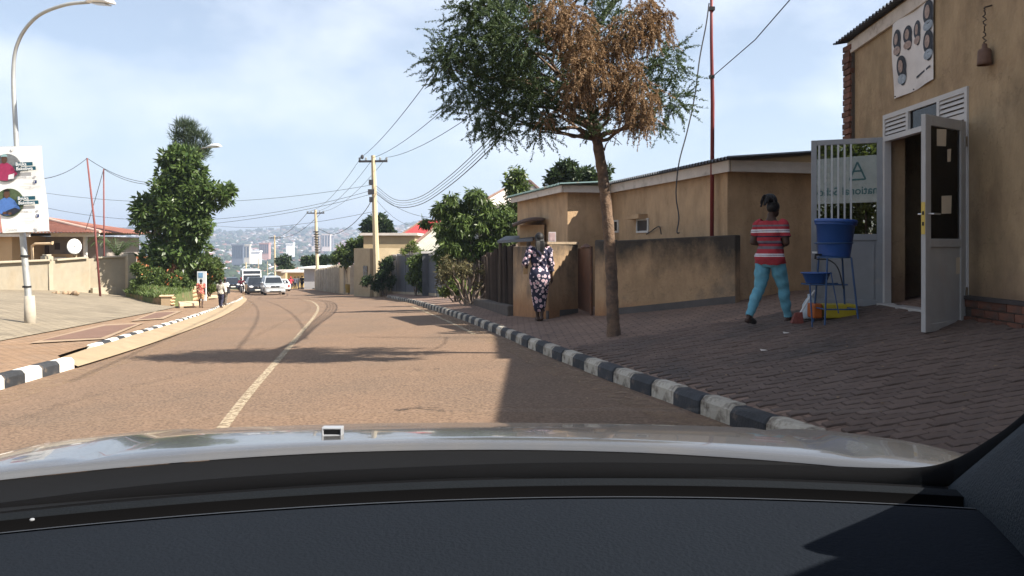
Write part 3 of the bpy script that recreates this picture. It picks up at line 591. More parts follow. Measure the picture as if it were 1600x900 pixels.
mb = MB(o2); mb.hexa([q+V3(-.08, -.05, 0), q+V3(.05, -.06, 0), q+V3(.06, .06, 0), q+V3(-.07, .06, 0), q+V3(-.03, -.02, .12), q+V3(.05, -.03, .13), q+V3(.05, .03, .13), q+V3(-.03, .02, .12)]); mb.build('head', mat('broom_red', (.16, .05, .04), .9, .3, 40), br_)
# ---------------------------------------------------------------- low house behind the compound wall
DL = Vector((-.242, .970, 0)); DR = Vector((.970, .242, 0))
C0 = V3(3.48, 12.8, 0); ZF0, ZF1 = 2.40, 2.58
Hs = thing('low_house', 'long tan plastered house with low dark corrugated roof and white fascia', 'house', C0); o = Hs.location
W0 = C0+DL*.28+DR*.12; L1 = 5.25
wa = W0+DL*L1; BC = V3(1.1, 17.6, 0)                    # projecting block corner
mb = MB(o); wseg(mb, W0, wa, -.5, 2.5, -.2); wseg(mb, W0+DR*.2, W0+DR*5, -.5, 2.5, .2)
bw = BC+DL*.22+DR*.2; wseg(mb, bw, bw+DR*1.6, -.7, 2.5, .2); wseg(mb, bw+DL*.2, bw+DL*4.5, -.8, 2.5, -.2); mb.build('wall', M_plB, Hs)
mb = MB(o)
for a, b in ((C0, C0+DL*5.2), (C0+DR*.03, C0+DR*5.2)): mb.beam(a+V3(0, 0, 2.49), b+V3(0, 0, 2.49), .03, .18)
for a, b in ((BC, BC+DL*4.6), (BC+DR*.03, BC+DR*1.3)): mb.beam(a+V3(0, 0, 2.47), b+V3(0, 0, 2.47), .03, .15)
mb.build('fascia', mat('fascia_white', (.55, .50, .45), .85, .12, 4, .2, 40, c2=(.36, .32, .28), c2s=3, c2t=(.55, .7)), Hs)
mb = MB(o); corrug(mb, C0-DR*.14-DL*.22+V3(0, 0, 2.60), DL, DR+V3(0, 0, .085), 5.7, 5.6, .11, .024); mb.build('roof', M_roofg, Hs, True)
mb = MB(o); corrug(mb, BC-DR*.1-DL*.16+V3(0, 0, 2.565), DL, DR+V3(0, 0, .06), 5.0, 3.4, .11, .024); mb.build('roof', mat('roof_sheet_green', (.10, .15, .15), .5, .15, 3, metal=.2, c2=(.16, .11, .08), c2s=2, c2t=(.58, .7)), Hs, True)
mb = MB(o); q = C0+DR*2.2+DL*.6; mb.beam(q+V3(0, 0, 2.84), q+DR*1.6+V3(0, 0, 2.86), .6, .02); mb.build('roof_patch', mat('rust_sheet', (.28, .12, .06), .8, .2, 4), Hs)
# two small windows, a ledge, a notice, stay on the road-facing wall
def onwall(u): # depth where the pixel column meets the road-facing wall line
    s = (u-UH)/F; return (W0.x*DL.y-W0.y*DL.x)/(s*DL.y-DL.x)
def wq(u, v, off=0.0):
    d = onwall(u); p = P(u, v, d); return p-DR*off
for u0, u1, v0, v1 in ((958, 966, 347, 361), (997, 1013, 345, 361)):
    a, b, c = wq(u0, v1), wq(u1, v1), wq(u0, v0); hgt = c.z-a.z; dd = (b-a); dd.z = 0; ln = dd.length; dd.normalize(); mid = (a+b)/2; mid.z = a.z+hgt/2
    R = Matrix((dd, Vector((-dd.y, dd.x, 0)), Vector((0, 0, 1)))).transposed(); t = .04
    mb = MB(o)
    for sx, sz, wx, wz in ((0, -1, ln+2*t, t), (0, 1, ln+2*t, t), (-1, 0, t, hgt), (1, 0, t, hgt)): mb.box(mid+R@V3(sx*(ln+t)/2, 0, sz*(hgt+t)/2), (wx, .06, wz), R)
    wn_ = mb.build('window', mat('win_white', (.6, .58, .55), .7), Hs); mb = MB(o); mb.box(mid, (ln, .012, hgt), R); mb.build('pane', mat('win_dark', (.03, .03, .035), .25), wn_)
a = wq(990, 340, .1); b = wq(1012, 338, .1); mb = MB(o); mb.beam(a, b, .2, .09); mb.build('window_ledge', M_plB, Hs)
mb = MB(o); mb.tube(cr([wq(1012, 366, .03), wq(1020, 362, .05), wq(1034, 354, .06), wq(1037, 366, .05)]), .012, 6); mb.build('bent_pipe', mat('wire_dark', (.05, .04, .035), .7), Hs)
def onfront(u):
    s = (u-UH)/F; return (bw.x*DL.y-bw.y*DL.x)/(s*DL.y-DL.x)
q = P(863, 370, 16.3)
nb = thing('notice_board', 'small framed pale notice standing on the block wall corner', 'notice', q); mb = MB(q); mb.bb(q.x-.075, q.x+.075, q.y, q.y+.03, q.z-.1, q.z+.1); mb.build('frame', mat('notice_frame', (.5, .45, .45), .7), nb); mb = MB(q); mb.bb(q.x-.055, q.x+.055, q.y-.004, q.y-.001, q.z-.08, q.z+.08); mb.build('sheet', mat('notice_pink', (.45, .33, .33), .7, .3, 12), nb)
# compound walls
M_cw = mat('compound_plaster', (.39, .26, .15), .95, .15, 1.8, .45, 22, c2=(.20, .15, .105), c2s=1.1, c2t=(.5, .66))
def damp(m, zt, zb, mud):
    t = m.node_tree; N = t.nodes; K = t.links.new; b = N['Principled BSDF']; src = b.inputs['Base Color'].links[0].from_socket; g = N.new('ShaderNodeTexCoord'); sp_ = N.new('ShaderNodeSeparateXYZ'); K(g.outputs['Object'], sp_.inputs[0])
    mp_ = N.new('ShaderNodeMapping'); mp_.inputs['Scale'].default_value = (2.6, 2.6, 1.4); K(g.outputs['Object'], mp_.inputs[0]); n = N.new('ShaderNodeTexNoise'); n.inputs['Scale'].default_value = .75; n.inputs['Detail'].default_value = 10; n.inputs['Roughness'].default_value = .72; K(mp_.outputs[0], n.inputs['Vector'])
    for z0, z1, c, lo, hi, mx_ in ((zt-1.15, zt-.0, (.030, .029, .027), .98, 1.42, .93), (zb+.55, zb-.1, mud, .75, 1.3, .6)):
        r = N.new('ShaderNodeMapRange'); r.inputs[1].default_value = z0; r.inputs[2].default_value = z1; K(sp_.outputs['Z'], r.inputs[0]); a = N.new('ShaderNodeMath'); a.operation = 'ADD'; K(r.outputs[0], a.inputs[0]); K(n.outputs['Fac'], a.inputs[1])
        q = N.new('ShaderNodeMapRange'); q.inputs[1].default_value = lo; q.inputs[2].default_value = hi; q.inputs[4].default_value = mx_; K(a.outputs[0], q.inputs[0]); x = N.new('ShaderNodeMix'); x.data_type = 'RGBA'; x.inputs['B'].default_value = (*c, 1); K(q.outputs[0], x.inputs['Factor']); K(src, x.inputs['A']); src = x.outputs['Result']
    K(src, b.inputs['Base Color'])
def streaks(m):
    t = m.node_tree; N = t.nodes; K = t.links.new; b = N['Principled BSDF']; src = b.inputs['Base Color'].links[0].from_socket; g = N.new('ShaderNodeTexCoord'); mp_ = N.new('ShaderNodeMapping'); mp_.inputs['Scale'].default_value = (1.9, 1.9, .8); K(g.outputs['Object'], mp_.inputs[0])
    n = N.new('ShaderNodeTexNoise'); n.inputs['Scale'].default_value = 1.8; n.inputs['Detail'].default_value = 8; n.inputs['Roughness'].default_value = .65; K(mp_.outputs[0], n.inputs['Vector']); r = N.new('ShaderNodeMapRange'); r.inputs[1].default_value = .35; r.inputs[2].default_value = .62; r.inputs[3].default_value = .78; r.inputs[4].default_value = 1.08; K(n.outputs['Fac'], r.inputs[0])
    v = N.new('ShaderNodeTexVoronoi'); v.feature = 'DISTANCE_TO_EDGE'; v.inputs['Scale'].default_value = 1.1; w2 = N.new('ShaderNodeTexNoise'); w2.inputs['Scale'].default_value = 4; w2.inputs['Detail'].default_value = 5; K(g.outputs['Object'], w2.inputs['Vector']); ad = N.new('ShaderNodeVectorMath'); ad.operation = 'ADD'; K(g.outputs['Object'], ad.inputs[0]); K(w2.outputs['Color'], ad.inputs[1]); K(ad.outputs[0], v.inputs['Vector'])
    c = N.new('ShaderNodeMapRange'); c.inputs[1].default_value = .0; c.inputs[2].default_value = .008; c.inputs[3].default_value = .72; c.inputs[4].default_value = 1; K(v.outputs['Distance'], c.inputs[0]); q = N.new('ShaderNodeMath'); q.operation = 'MULTIPLY'; K(r.outputs[0], q.inputs[0]); K(c.outputs[0], q.inputs[1])
    x = N.new('ShaderNodeVectorMath'); x.operation = 'SCALE'; K(src, x.inputs[0]); K(q.outputs[0], x.inputs['Scale']); K(x.outputs[0], b.inputs['Base Color'])
CWa = V3(3.58, 12.82, 0); CWb = V3(1.78, 14.35, 0); TA, TB = 1.385, 1.30
Cw = thing('compound_wall', 'stained tan wall with black damp along its top, beside the house', 'wall', (2.7, 13.6, 0)); o = Cw.location
mb = MB(o); wseg(mb, CWb, CWa, -.6, TB, .2, -.6, TA); bev(mb.build('body', M_cw, Cw), .02)
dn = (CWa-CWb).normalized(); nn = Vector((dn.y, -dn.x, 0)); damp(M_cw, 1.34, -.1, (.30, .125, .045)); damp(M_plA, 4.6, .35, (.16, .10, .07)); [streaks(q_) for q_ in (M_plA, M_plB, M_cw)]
def cwp(t, z, e=.004): p = CWb.lerp(CWa, t)+nn*e; p.z = z; return p
mb = MB(o); mb.sheet([[cwp(i/24, zp(*cwp(i/24, 0).xy)-.05+k*.085, .005) for i in range(25)] for k in range(3)]); mb.build('wall_foot', mat('grey_foot', (.10, .09, .085), .95, .2, 4, .3, 40), Cw)
mb = MB(o); e_ = CWb-nn*.0; mb.hexa([p for z in (-.6, TB+.02) for p in (V3(CWb.x-.26, CWb.y+.42, z), V3(CWb.x-.04, CWb.y-.04, z), V3(CWb.x+.16, CWb.y+.2, z), V3(CWb.x-.05, CWb.y+.6, z))]); bev(mb.build('end_pier', M_cw, Cw), .03)
Bk = thing('gateside_wall', 'short rust stained wall with a sunlit corner where the woman passes', 'wall', (.74, 15.6, 0)); o = Bk.location
K0, KL, KR_ = V3(.72, 15.6, 0), V3(0.02, 17.9, 0), V3(1.34, 16.2, 0); TT = 1.24
mb = MB(o); wseg(mb, K0, KR_, -.7, TT, .22); wseg(mb, KL, K0+(KL-K0).normalized()*.2, -.9, TT-.04, .2); bev(mb.build('body', M_cw, Bk), .02)
mb = MB(o); wseg(mb, K0+V3(-.03, -.03, 0), KR_+V3(.02, -.02, 0), TT+.002, TT+.05, .28); mb.build('coping', mat('coping', (.26, .2, .14), .95, .25, 6, .5, 40), Bk)
mb = MB(o); wseg(mb, K0+V3(-.02, -.012, 0), KR_+V3(0, -.012, 0), -.7, zp(K0.x+.2, K0.y)+.13, .05); mb.build('wall_foot', MATS['grey_foot'], Bk)
Ga = thing('sheet_gate', 'brown sheet metal gate closing the gap between two tan walls', 'gate', (1.5, 16, 0)); o = Ga.location
g0, g1 = V3(1.36, 16.15, 0), V3(1.50, 14.95, 0); M_gate = mat('gate_brown', (.10, .05, .032), .6, .2, 5, metal=.2, c2=(.16, .07, .035), c2s=3, c2t=(.5, .7))
mb = MB(o); wseg(mb, g1, g0, -.05, 1.16, .03); mb.build('leaf', M_gate, Ga); mb = MB(o); mb.tube([g1+V3(-.02, 0, -.2), g1+V3(-.02, 0, 1.2)], .03, 8); mb.build('post', M_gate, Ga); mb = MB(o); mb.lathe([(.12, 0), (.12, .03), (0, .1)], (1.45, 15.6, 1.16), 12); mb.build('cap', M_gate, Ga)
# taller building standing behind the shop; it throws the shade over the house end and the road edge
NB = thing('tall_neighbour', 'two storey ochre building hidden behind the shop, shading the house end', 'building', (9, 12.1, 0)); o = NB.location
mb = MB(o); mb.bb(7.8, 10.6, 8.4, 13.6, -.5, 7.35); mb.build('wall', M_plB, NB)
mb = MB(o); corrug(mb, (7.6, 13.85, 7.4), (0, -1, 0), (1, 0, .1), 5.6, 3.3, .11, .02); mb.build('roof', M_roofg, NB, True)
for yy in (11.4, 12.7):
    for z0 in (1.0, 4.2):
        mb = MB(o); mb.bb(7.75, 7.82, yy-.4, yy+.4, z0, z0+1.1); w_n = mb.build('window', MATS['win_white'], NB); mb = MB(o); mb.bb(7.73, 7.748, yy-.34, yy+.34, z0+.06, z0+1.04); mb.build('pane', MATS['win_dark'], w_n)
# red mast and loose cable on the house
pr = onwall(1112)-.25; pb = P(1112, 366, pr)
mst = thing('red_mast', 'tall thin red painted pole rising from behind the compound wall', 'pole', pb); mb = MB(pb); mb.tube([pb+V3(0, 0, -.6), pb+V3(.015, 0, 2.2), V3(pb.x-.005, pb.y, P(1112, 60, pr).z), V3(pb.x, pb.y, P(1112, -40, pr).z)], [.034, .034, .027, .025], 10); mb.build('tube', mat('red_paint', (.17, .03, .03), .5, .2, 6), mst, True)
mb = MB(pb); mb.box(P(1112, 14, pr), (.09, .09, .06)); mb.build('clamp', M_black, mst); mb = MB(pb); mb.box(P(1112, 120, pr), (.08, .08, .05)); mb.build('clamp', M_black, mst)
pts = [(1108, 5), (1104, 40), (1094, 90), (1085, 150), (1073, 205), (1062, 250), (1058, 285), (1057, 310), (1060, 340), (1057, 362), (1062, 364)]
mb = MB(pb); mb.tube(cr([P(u, v, pr-.15)+V3(.01*math.sin(i*5), 0, 0) for i, (u, v) in enumerate(pts)]), .011, 6); tag(mb.build('slack_cable', mat('cable_grey', (.06, .06, .065), .7)), 'slack grey cable dropping from the red mast down the house wall', 'cable')
mb = MB(pb); mb.tube([P(1113, 120, pr), P(1180, 62, pr-1.5), P(1260, -30, pr-3)], .008, 6); tag(mb.build('stay_wire', mat('cable_grey', (.06, .06, .065), .7)), 'thin wire running from the red mast up over the shop roof', 'cable')
# ---------------------------------------------------------------- left side: wall, house, lamps, banner
M_conc = mat('wall_concrete', (.31, .27, .205), .95, .12, 2.5, .5, 30, c2=(.30, .25, .18), c2s=1.2, c2t=(.5, .68))
M_conc2 = mat('pillar_concrete', (.36, .315, .24), .95, .12, 3, .4, 30, c2=(.33, .28, .2), c2s=1.5, c2t=(.52, .7))
lw = [gp(-60, 451), gp(72, 453), gp(137, 457), gp(200, 462)]; lt = [414, 408, 404, 402]
LW = thing('compound_wall', 'long grey rendered concrete wall with square pillars along the forecourt', 'wall', lw[3]); o = LW.location
tops = [P(0, v, p.y).z for v, p in zip(lt, lw)]
for i in range(3):
    mb = MB(o); wseg(mb, lw[i], lw[i+1], lw[i].z-.5, tops[i], -.2, lw[i+1].z-.5, tops[i+1]); bev(mb.build('wall_panel', M_conc, LW), .02)
    mb = MB(o); d_ = (lw[i+1]-lw[i]); d_.z = 0; d_.normalize(); n_ = Vector((d_.y, -d_.x, 0)); wseg(mb, lw[i]-n_*-.05+d_*.3, lw[i+1]-n_*-.05-d_*.25, tops[i]+.002, tops[i]+.09, -.02 if 0 else -.3, tops[i+1]+.002, tops[i+1]+.09); bev(mb.build('coping', M_conc2, LW), .02)
d_ = (lw[3]-lw[1]); d_.z = 0; d_.normalize(); n_ = Vector((d_.y, -d_.x, 0)); ang = math.atan2(d_.y, d_.x); Rz = Matrix.Rotation(ang, 3, 'Z')
for p, s, hh in ((lw[1], .36, tops[1]+.22), (lw[2], .16, tops[2]-.01), (lw[3], .46, tops[3]+.16)):
    mb = MB(o); mb.box(V3(p.x, p.y, (p.z-.5+hh)/2)+n_*.07, (s, s+.12, hh-p.z+.5), Rz)
    pl_ = bev(mb.build('pillar', M_conc2, LW), .03)
    if s > .2: mb = MB(o); mb.box(V3(p.x, p.y, hh+.045)+n_*.07, (s*.8, s*.85, .09), Rz); bev(mb.build('pillar_cap', M_conc2, pl_), .03)
mb = MB(o); q = lw[2].lerp(lw[3], .6)+n_*.12; mb.box(q+V3(0, 0, .12), (2.2, .22, .5), Rz); bev(mb.build('foot_block', M_conc2, LW), .02)
# rubble at the wall foot
q = gp(103, 460); mb = MB(q); 
for k in range(5): mb.ell(q+V3(random.uniform(-.5, .5), random.uniform(-.2, .2), .05), (random.uniform(.1, .22), .12, random.uniform(.06, .14)), 7, 5, Matrix.Rotation(random.uniform(0, 3), 3, 'Z'))
tag(mb.build('rubble_heap', mat('rubble', (.28, .2, .13), .95, .3, 8)), 'small heap of broken stones on the forecourt before the wall', 'rubble', kind='stuff')
# bungalow behind the wall
dh = 47.0; Bg = thing('bungalow', 'cream bungalow with rusty red hipped roof behind the concrete wall', 'house', P(90, 440, dh)); o = Bg.location
M_crm = mat('cream_wall', (.48, .34, .195), .9, .08, 1, .2, 20); M_rust = mat('roof_rust', (.21, .085, .06), .7, .25, 1.2, c2=(.40, .22, .16), c2s=.6, c2t=(.52, .7)); M_grl = mat('porch_grey', (.30, .26, .235), .9, .1)
ze = P(0, 369, dh).z; zb_ = -2.2
xa, xb, xc = P(-120, 0, dh).x, P(62, 0, dh).x, P(143, 0, dh).x
mb = MB(o); mb.hexa([V3(xa-3, dh-1, zb_), V3(xb, dh-2.6, zb_), V3(xb, dh+6, zb_), V3(xa-3, dh+6, zb_), V3(xa-3, dh-1, ze), V3(xb, dh-2.6, ze), V3(xb, dh+6, ze), V3(xa-3, dh+6, ze)]); mb.build('wall', M_crm, Bg)
mb = MB(o); mb.bb(xb+.005, xc, dh+.6, dh+6, zb_, ze-.01); mb.build('porch_wall', M_grl, Bg)
mb = MB(o); mb.bb(xb+.9, xb+2.1, dh-.3, dh+.55, zb_, ze-1.05); mb.build('low_wall', M_crm, Bg)
mb = MB(o); mb.lathe([(.16, 0), (.16, .9), (.2, 1.0), (.12, 1.02), (.12, ze-zb_)], (xc-.1, dh-.5, zb_), 12); mb.build('column', mat('col_white', (.7, .68, .64), .7), Bg)
for k, (u0, u1, v0, v1) in enumerate([(86, 93, 380, 390), (70, 76, 384, 408)]):
    a = P(u0, v1, dh+.55); b = P(u1, v0, dh+.55); mb = MB(o); mb.bb(a.x, b.x, dh+.5, dh+.59, a.z, b.z); wn_ = mb.build('window', mat('shutter_brown', (.09, .06, .05), .7), Bg)
mb = MB(o); a = P(82, 411, dh-.6); b = P(100, 402, dh-.6); mb.bb(a.x, b.x, dh-.6, dh-.3, a.z, b.z); bev(mb.build('white_tank', mat('col_white', (.7, .68, .64), .7), Bg), .05)
ex0, ex1 = xa-4, P(158, 0, dh-1.2).x
mb = MB(o); mb.bb(P(80, 0, dh-1.2).x, ex1-.1, dh-1.25, dh-1.15, ze-.05, ze+.2); mb.build('fascia', mat('fasc_wht', (.68, .64, .58), .8), Bg)
mb = MB(o); mb.beam(V3(ex0, dh-3.3+1.6, ze+.02), V3(P(80, 0, dh-1.2).x, dh-3.2, ze+.02), .1, .18); mb.build('gutter', MATS['fasc_wht'], Bg)
mb = MB(o); g_ = P(82, 377, dh-3.3); mb.tube([g_, g_+V3(0, 0, -.12), P(55, 381, dh-3.0), P(50, 384, dh-2.8), P(51, 412, dh-2.8)], .07, 8); mb.build('downpipe', mat('pipe_cream', (.62, .47, .3), .7), Bg)
# hipped roof as corrugated slopes
rz_ = P(0, 330, dh+3).z; e0 = V3(ex1, dh-1.3, ze+.2); e1 = V3(ex1, dh+7, ze+.2); r0 = V3(P(-25, 0, dh).x, dh+3, rz_-.1); f0 = V3(P(80, 0, dh-1.2).x, dh-3.4, ze+.15); f1 = V3(ex0, dh-1.8, ze+.15); r1 = V3(ex0, dh+3, rz_)
def slope(mb, a, b, c, d, n=46, am=.035):
    rows = []
    for t in (0, 1):
        r = []
        for i in range(n*4+1):
            s = i/(n*4); p = a.lerp(b, s) if t == 0 else d.lerp(c, s); r.append(p+V3(0, 0, am*math.sin(2*math.pi*i/4+.5)))
        rows.append(r)
    mb.sheet(rows)
mb = MB(o); slope(mb, e0, e1, r0, r0, 26); mb.build('roof', M_rust, Bg); mb = MB(o); slope(mb, f0, e0, r0, r0, 20); mb.build('roof', M_rust, Bg); mb = MB(o); slope(mb, f1, f0, r0, r1, 50); mb.build('roof', M_rust, Bg)
mb = MB(o); mb.add([e0, f0, f1, r1, e1, V3(ex0, dh+7, ze)], [(0, 1, 2, 5, 4)]); mb.build('soffit', M_grl, Bg)
mb = MB(o); mb.tube([e0+V3(0, 0, .05), r0+V3(0, 0, .08)], .09, 8); mb.build('hip_ridge', mat('ridge_pale', (.5, .36, .3), .8), Bg)
# dish
q = P(116, 386, 43.0); D = thing('satellite_dish', 'white satellite dish on a stub mast above the concrete wall', 'satellite dish', q-V3(0, 0, 1.3)); o = D.location; Rd = Matrix.Rotation(.5, 3, 'Z') @ Matrix.Rotation(1.35, 3, 'X')
M_dw = mat('dish_white', (.75, .74, .70), .6)
mb = MB(o); mb.lathe([(0, .0), (.15, .012), (.3, .05), (.42, .1), (.43, .11), (.3, .07), (0, .02)], q, 28, Rd, .82, 1); mb.build('reflector', M_dw, D, True)
mb = MB(o); mb.tube([q+V3(.02, .12, -.1), q+V3(.02, .15, -1.4)], .05, 8); mb.build('mast', mat('mast_tan', (.45, .34, .22), .8), D)
mb = MB(o); mb.tube([q+Rd@V3(0, -.38, .1), q+Rd@V3(0, -.1, .55)], .015, 6); mb.build('feed_arm', M_dw, D); mb = MB(o); mb.ell(q+Rd@V3(0, -.08, .57), (.04, .04, .07), 8, 6, Rd); mb.build('feed_horn', mat('feed_grey', (.25, .25, .25), .6), D)
mb = MB(o); mb.add([q+Rd@V3(a, b, .043) for a, b in ((-.2, .14), (.2, .14), (.2, .24), (-.2, .24))], [(0, 1, 2, 3)]); mb.build('dark_label', mat('dish_label', (.06, .07, .08), .7, .5, 30), D)
# red stay poles
M_redp = mat('pole_red', (.17, .055, .05), .7, .2, 2)
b1 = gp(157, 463); t1 = P(136, 247, b1.y)
mb = MB(b1); mb.tube([b1-V3(0, 0, .1), b1.lerp(t1, .5)+V3(.05, 0, 0), t1], [.05, .045, .035], 8); tag(mb.build('stay_pole', M_redp, smooth=True), 'leaning thin red pole in front of the concrete wall', 'pole')
b2 = gd(163, 43.5); t2 = P(162, 264, 43.5)
mb = MB(b2); mb.tube([b2-V3(0, 0, .1), t2], [.05, .035], 8); tag(mb.build('stay_pole', M_redp, smooth=True), 'straight thin red pole behind the concrete wall beside the palm', 'pole')
# street lamps
M_galv = mat('galvanised', (.42, .43, .42), .5, .15, 4, metal=.5, c2=(.3, .27, .24), c2s=3, c2t=(.55, .7)); M_head = mat('lamp_head', (.75, .77, .78), .4)
def lamp(base, shaft, headpts, label, dep, band=True):
    t = thing('street_lamp', label, 'street lamp', base); o = t.location; pts = [base]+[P(u, v, dep+k) for u, v, k in shaft]; c = cr(pts, 8); n = len(c)
    mb = MB(o); mb.tube(c, [.082-.045*min(1, i/(n*.55)) for i in range(n)], 10); mb.build('shaft', M_galv, t, True)
    a, b = P(*headpts[0], dep-.5), P(*headpts[1], dep-.9); d = (b-a).normalized(); s = d.cross(V3(0, 0, 1)).normalized(); up = s.cross(d)
    L_ = (b-a).length; rings = []
    for q, wv, hv, dz in ((0, .05, .05, 0), (.15, .1, .09, .01), (.45, .15, .13, .03), (.8, .13, .11, .03), (1, .05, .04, 0)):
        c_ = a+d*L_*q+up*dz; rings.append([c_+s*wv*math.cos(k)+up*(hv*math.sin(k) if math.sin(k) > 0 else .35*hv*math.sin(k)) for k in np.linspace(0, 2*math.pi, 12, endpoint=False)])
    mb = MB(o); mb.loft(rings); hd = mb.build('lamp_head', M_head, t, True)
    mb = MB(o); mb.box(a+d*L_*.55-up*.03, (L_*.5, .16, .02), Matrix((d, s, up)).transposed()); mb.build('lens', mat('lamp_lens', (.5, .5, .48), .2), hd)
    return t, o
lb = gp(48, 505); t, o = lamp(lb, [(46, 480, 0), (34, 350, 0), (25, 210, 0), (21, 110, -.05), (30, 62, -.15), (58, 26, -.3), (100, 8, -.45), (140, 3, -.5)], [(136, 3), (178, 6)], 'tall bent galvanised street lamp carrying the white banner', lb.y)
mb = MB(o); mb.tube([lb-V3(0, 0, .2), lb.lerp(P(46, 480, lb.y), 1.0)+V3(0, 0, .25)], [.13, .10], 12); mb.build('base_sleeve', mat('sleeve', (.36, .32, .26), .9, .2, 6), t, True)
for v, u in ((448, 42), (400, 39)): mb = MB(o); q = P(u, v, lb.y); mb.lathe([(.085, -.02), (.088, -.02), (.088, .02), (.085, .02)], q, 12); mb.build('strap', M_black, t)
l2 = gd(285, 40.5); l2.z += .6
lamp(l2, [(285, 420, 0), (285, 330, 0), (288, 262, 0), (297, 243, -.1), (312, 233, -.3), (325, 230, -.4)], [(323, 230), (346, 229)], 'street lamp with white head showing beside the leafy tree top', 40.5)
# banner on the first lamp
dB = lb.y-.18; BA = thing('lamp_banner', 'white campaign banner with two round portraits strapped to the lamp post', 'banner', P(36, 296, dB)); o = BA.location
cTL, cTR, cBR, cBL = (-12, 230), (65, 228), (77, 361), (4, 364)
def bq(a, b, e=0):
    u = (cTL[0]*(1-a)+cTR[0]*a)*(1-b)+(cBL[0]*(1-a)+cBR[0]*a)*b; v = (cTL[1]*(1-a)+cTR[1]*a)*(1-b)+(cBL[1]*(1-a)+cBR[1]*a)*b
    return P(u, v, dB)+V3(0, -e-.03*math.sin(b*6.5)*(a-.3), 0)
M_bw = mat('banner_white', (.78, .78, .76), .5, .05, 2)
mb = MB(o); rows = [[bq(i/10, k/16) for i in range(11)] for k in range(17)]; mb.sheet(rows); mb.sheet([[p+V3(0, .006, 0) for p in r] for r in rows]); mb.build('sheet', M_bw, BA, True)
for b in (.0, 1.0): mb = MB(o); mb.tube([bq(0, b)+V3(0, .02, 0), bq(1, b)+V3(0, .02, 0)], .012, 8); mb.build('hanging_rod', M_galv, BA)
def bpx(u, v):   # photo pixel -> banner coords
    b = (v-229)/(362.5-229); l = cTL[0]*(1-b)+cBL[0]*b; r = cTR[0]*(1-b)+cBR[0]*b; return (u-l)/(r-l), b
def bpoly(pix, m, nm, e, parent=None): mb = MB(o); mb.add([bq(*(lambda q: (max(0.0, q[0]), q[1]))(bpx(u, v)), e) for u, v in pix], [tuple(range(len(pix)))]); return mb.build(nm, m, parent or BA)
def bell(u, v, ru, rv, n=26, t0=0, t1=2*math.pi): return [(u+ru*math.cos(t), v+rv*math.sin(t)) for t in np.linspace(t0, t1, n, endpoint=(t1-t0) < 6)]
skin_p = mat('print_skin', (.09, .045, .03), .6)
for cu, cv, bgc, sh, nm in ((11, 262, (.16, .17, .18), (.30, .03, .09), 'a'), (15, 316, (.07, .10, .05), (.07, .16, .42), 'b')):
    ci = bpoly(bell(cu, cv, 23, 22), mat('portrait_bg_'+nm, bgc, .6, .3, 12), 'portrait', .02)
    bpoly([(cu-17, cv+15), (cu-14, cv-4), (cu-7, cv-8), (cu+2, cv-8), (cu+9, cv-3), (cu+18, cv+10), (cu+12, cv+14), (cu+2, cv+20), (cu-10, cv+19)], mat('portrait_shirt_'+nm, sh, .6, .2, 20), 'portrait_shirt', .028, ci)
    bpoly(bell(cu-3, cv-13, 4.6, 6), skin_p, 'portrait_head', .032, ci); bpoly(bell(cu-3, cv-17.5, 5.2, 4, 14, math.pi, 2*math.pi), mat('portrait_hat_'+nm, (.25, .4, .42) if nm == 'a' else (.012, .01, .01), .6), 'portrait_hair', .035, ci)
    if nm == 'a': bpoly([(cu+4, cv+11), (cu+13, cv+9), (cu+12, cv+17), (cu+3, cv+18)], mat('portrait_paper', (.7, .68, .7), .6), 'portrait_paper', .034, ci)
    else:
        bpoly([(cu-12, cv+18), (cu-2, cv+12), (cu+9, cv+8), (cu+19, cv+12), (cu+8, cv+19)], mat('portrait_trousers', (.02, .022, .035), .6), 'portrait_trousers', .031, ci); bpoly(bell(cu-6, cv+16, 3, 2.2), skin_p, 'portrait_hand', .036, ci); bpoly(bell(cu+2, cv+17, 3, 2.2), skin_p, 'portrait_hand', .036, ci)
M_teal = mat('bar_teal', (.012, .075, .11), .6); M_txt = mat('text_white', (.85, .85, .85), .6); M_tg = mat('text_grey', (.22, .22, .23), .6); M_tl = mat('text_light', (.45, .45, .46), .6); M_fb = mat('icon_blue', (.03, .05, .14), .6)
def btext(s, u, v, size, m, parent, e=.045, nm='lettering', bold=.0):
    return letters(s, size, m, parent, Matrix.Translation(bq(*bpx(u, v), e)-o) @ Matrix.Rotation(math.radians(-2), 4, 'Y') @ Matrix.Rotation(math.radians(90), 4, 'X'), nm, bold)
for y0, x0_ in ((254.5, 25), (307.5, 28)):
    for k, (wd, s) in enumerate(((28, 'Byuka'), (32, 'Bakobwa'))):
        r = bpoly([(x0_+k, y0+k*7), (x0_+wd+k, y0+k*7-.5), (x0_+wd+k+.5, y0+k*7+5.2), (x0_+k+.5, y0+k*7+5.7)], M_teal, 'title_bar', .04); btext(s, x0_+2.5+k, y0+k*7+4.9, .098, M_txt, r, .068, bold=.001)
    btext('INKOTA ' if 0 else '. . . . . . . .', x0_+17, y0+17, .05, M_tl, BA, .01); 
    for dy, x1_, x2_ in ((23, 36, 50), (32, 36, 50), (37, 29, 62), (40, 37, 52)):
        bpoly([(x1_+2, y0+dy), (x2_+2, y0+dy), (x2_+2, y0+dy+.5), (x1_+2, y0+dy+.5)], M_tl, 'print_line', .01)
    ic = bpoly([(x0_+28, y0+28), (x0_+33, y0+28), (x0_+33, y0+33), (x0_+28, y0+33)], M_fb, 'icon', .01); btext('f', x0_+30, y0+32.7, .075, M_txt, ic, .04)
    bpoly(bell(x0_+30, y0+22.5, 2.2, 1.6), M_tl, 'icon', .01)
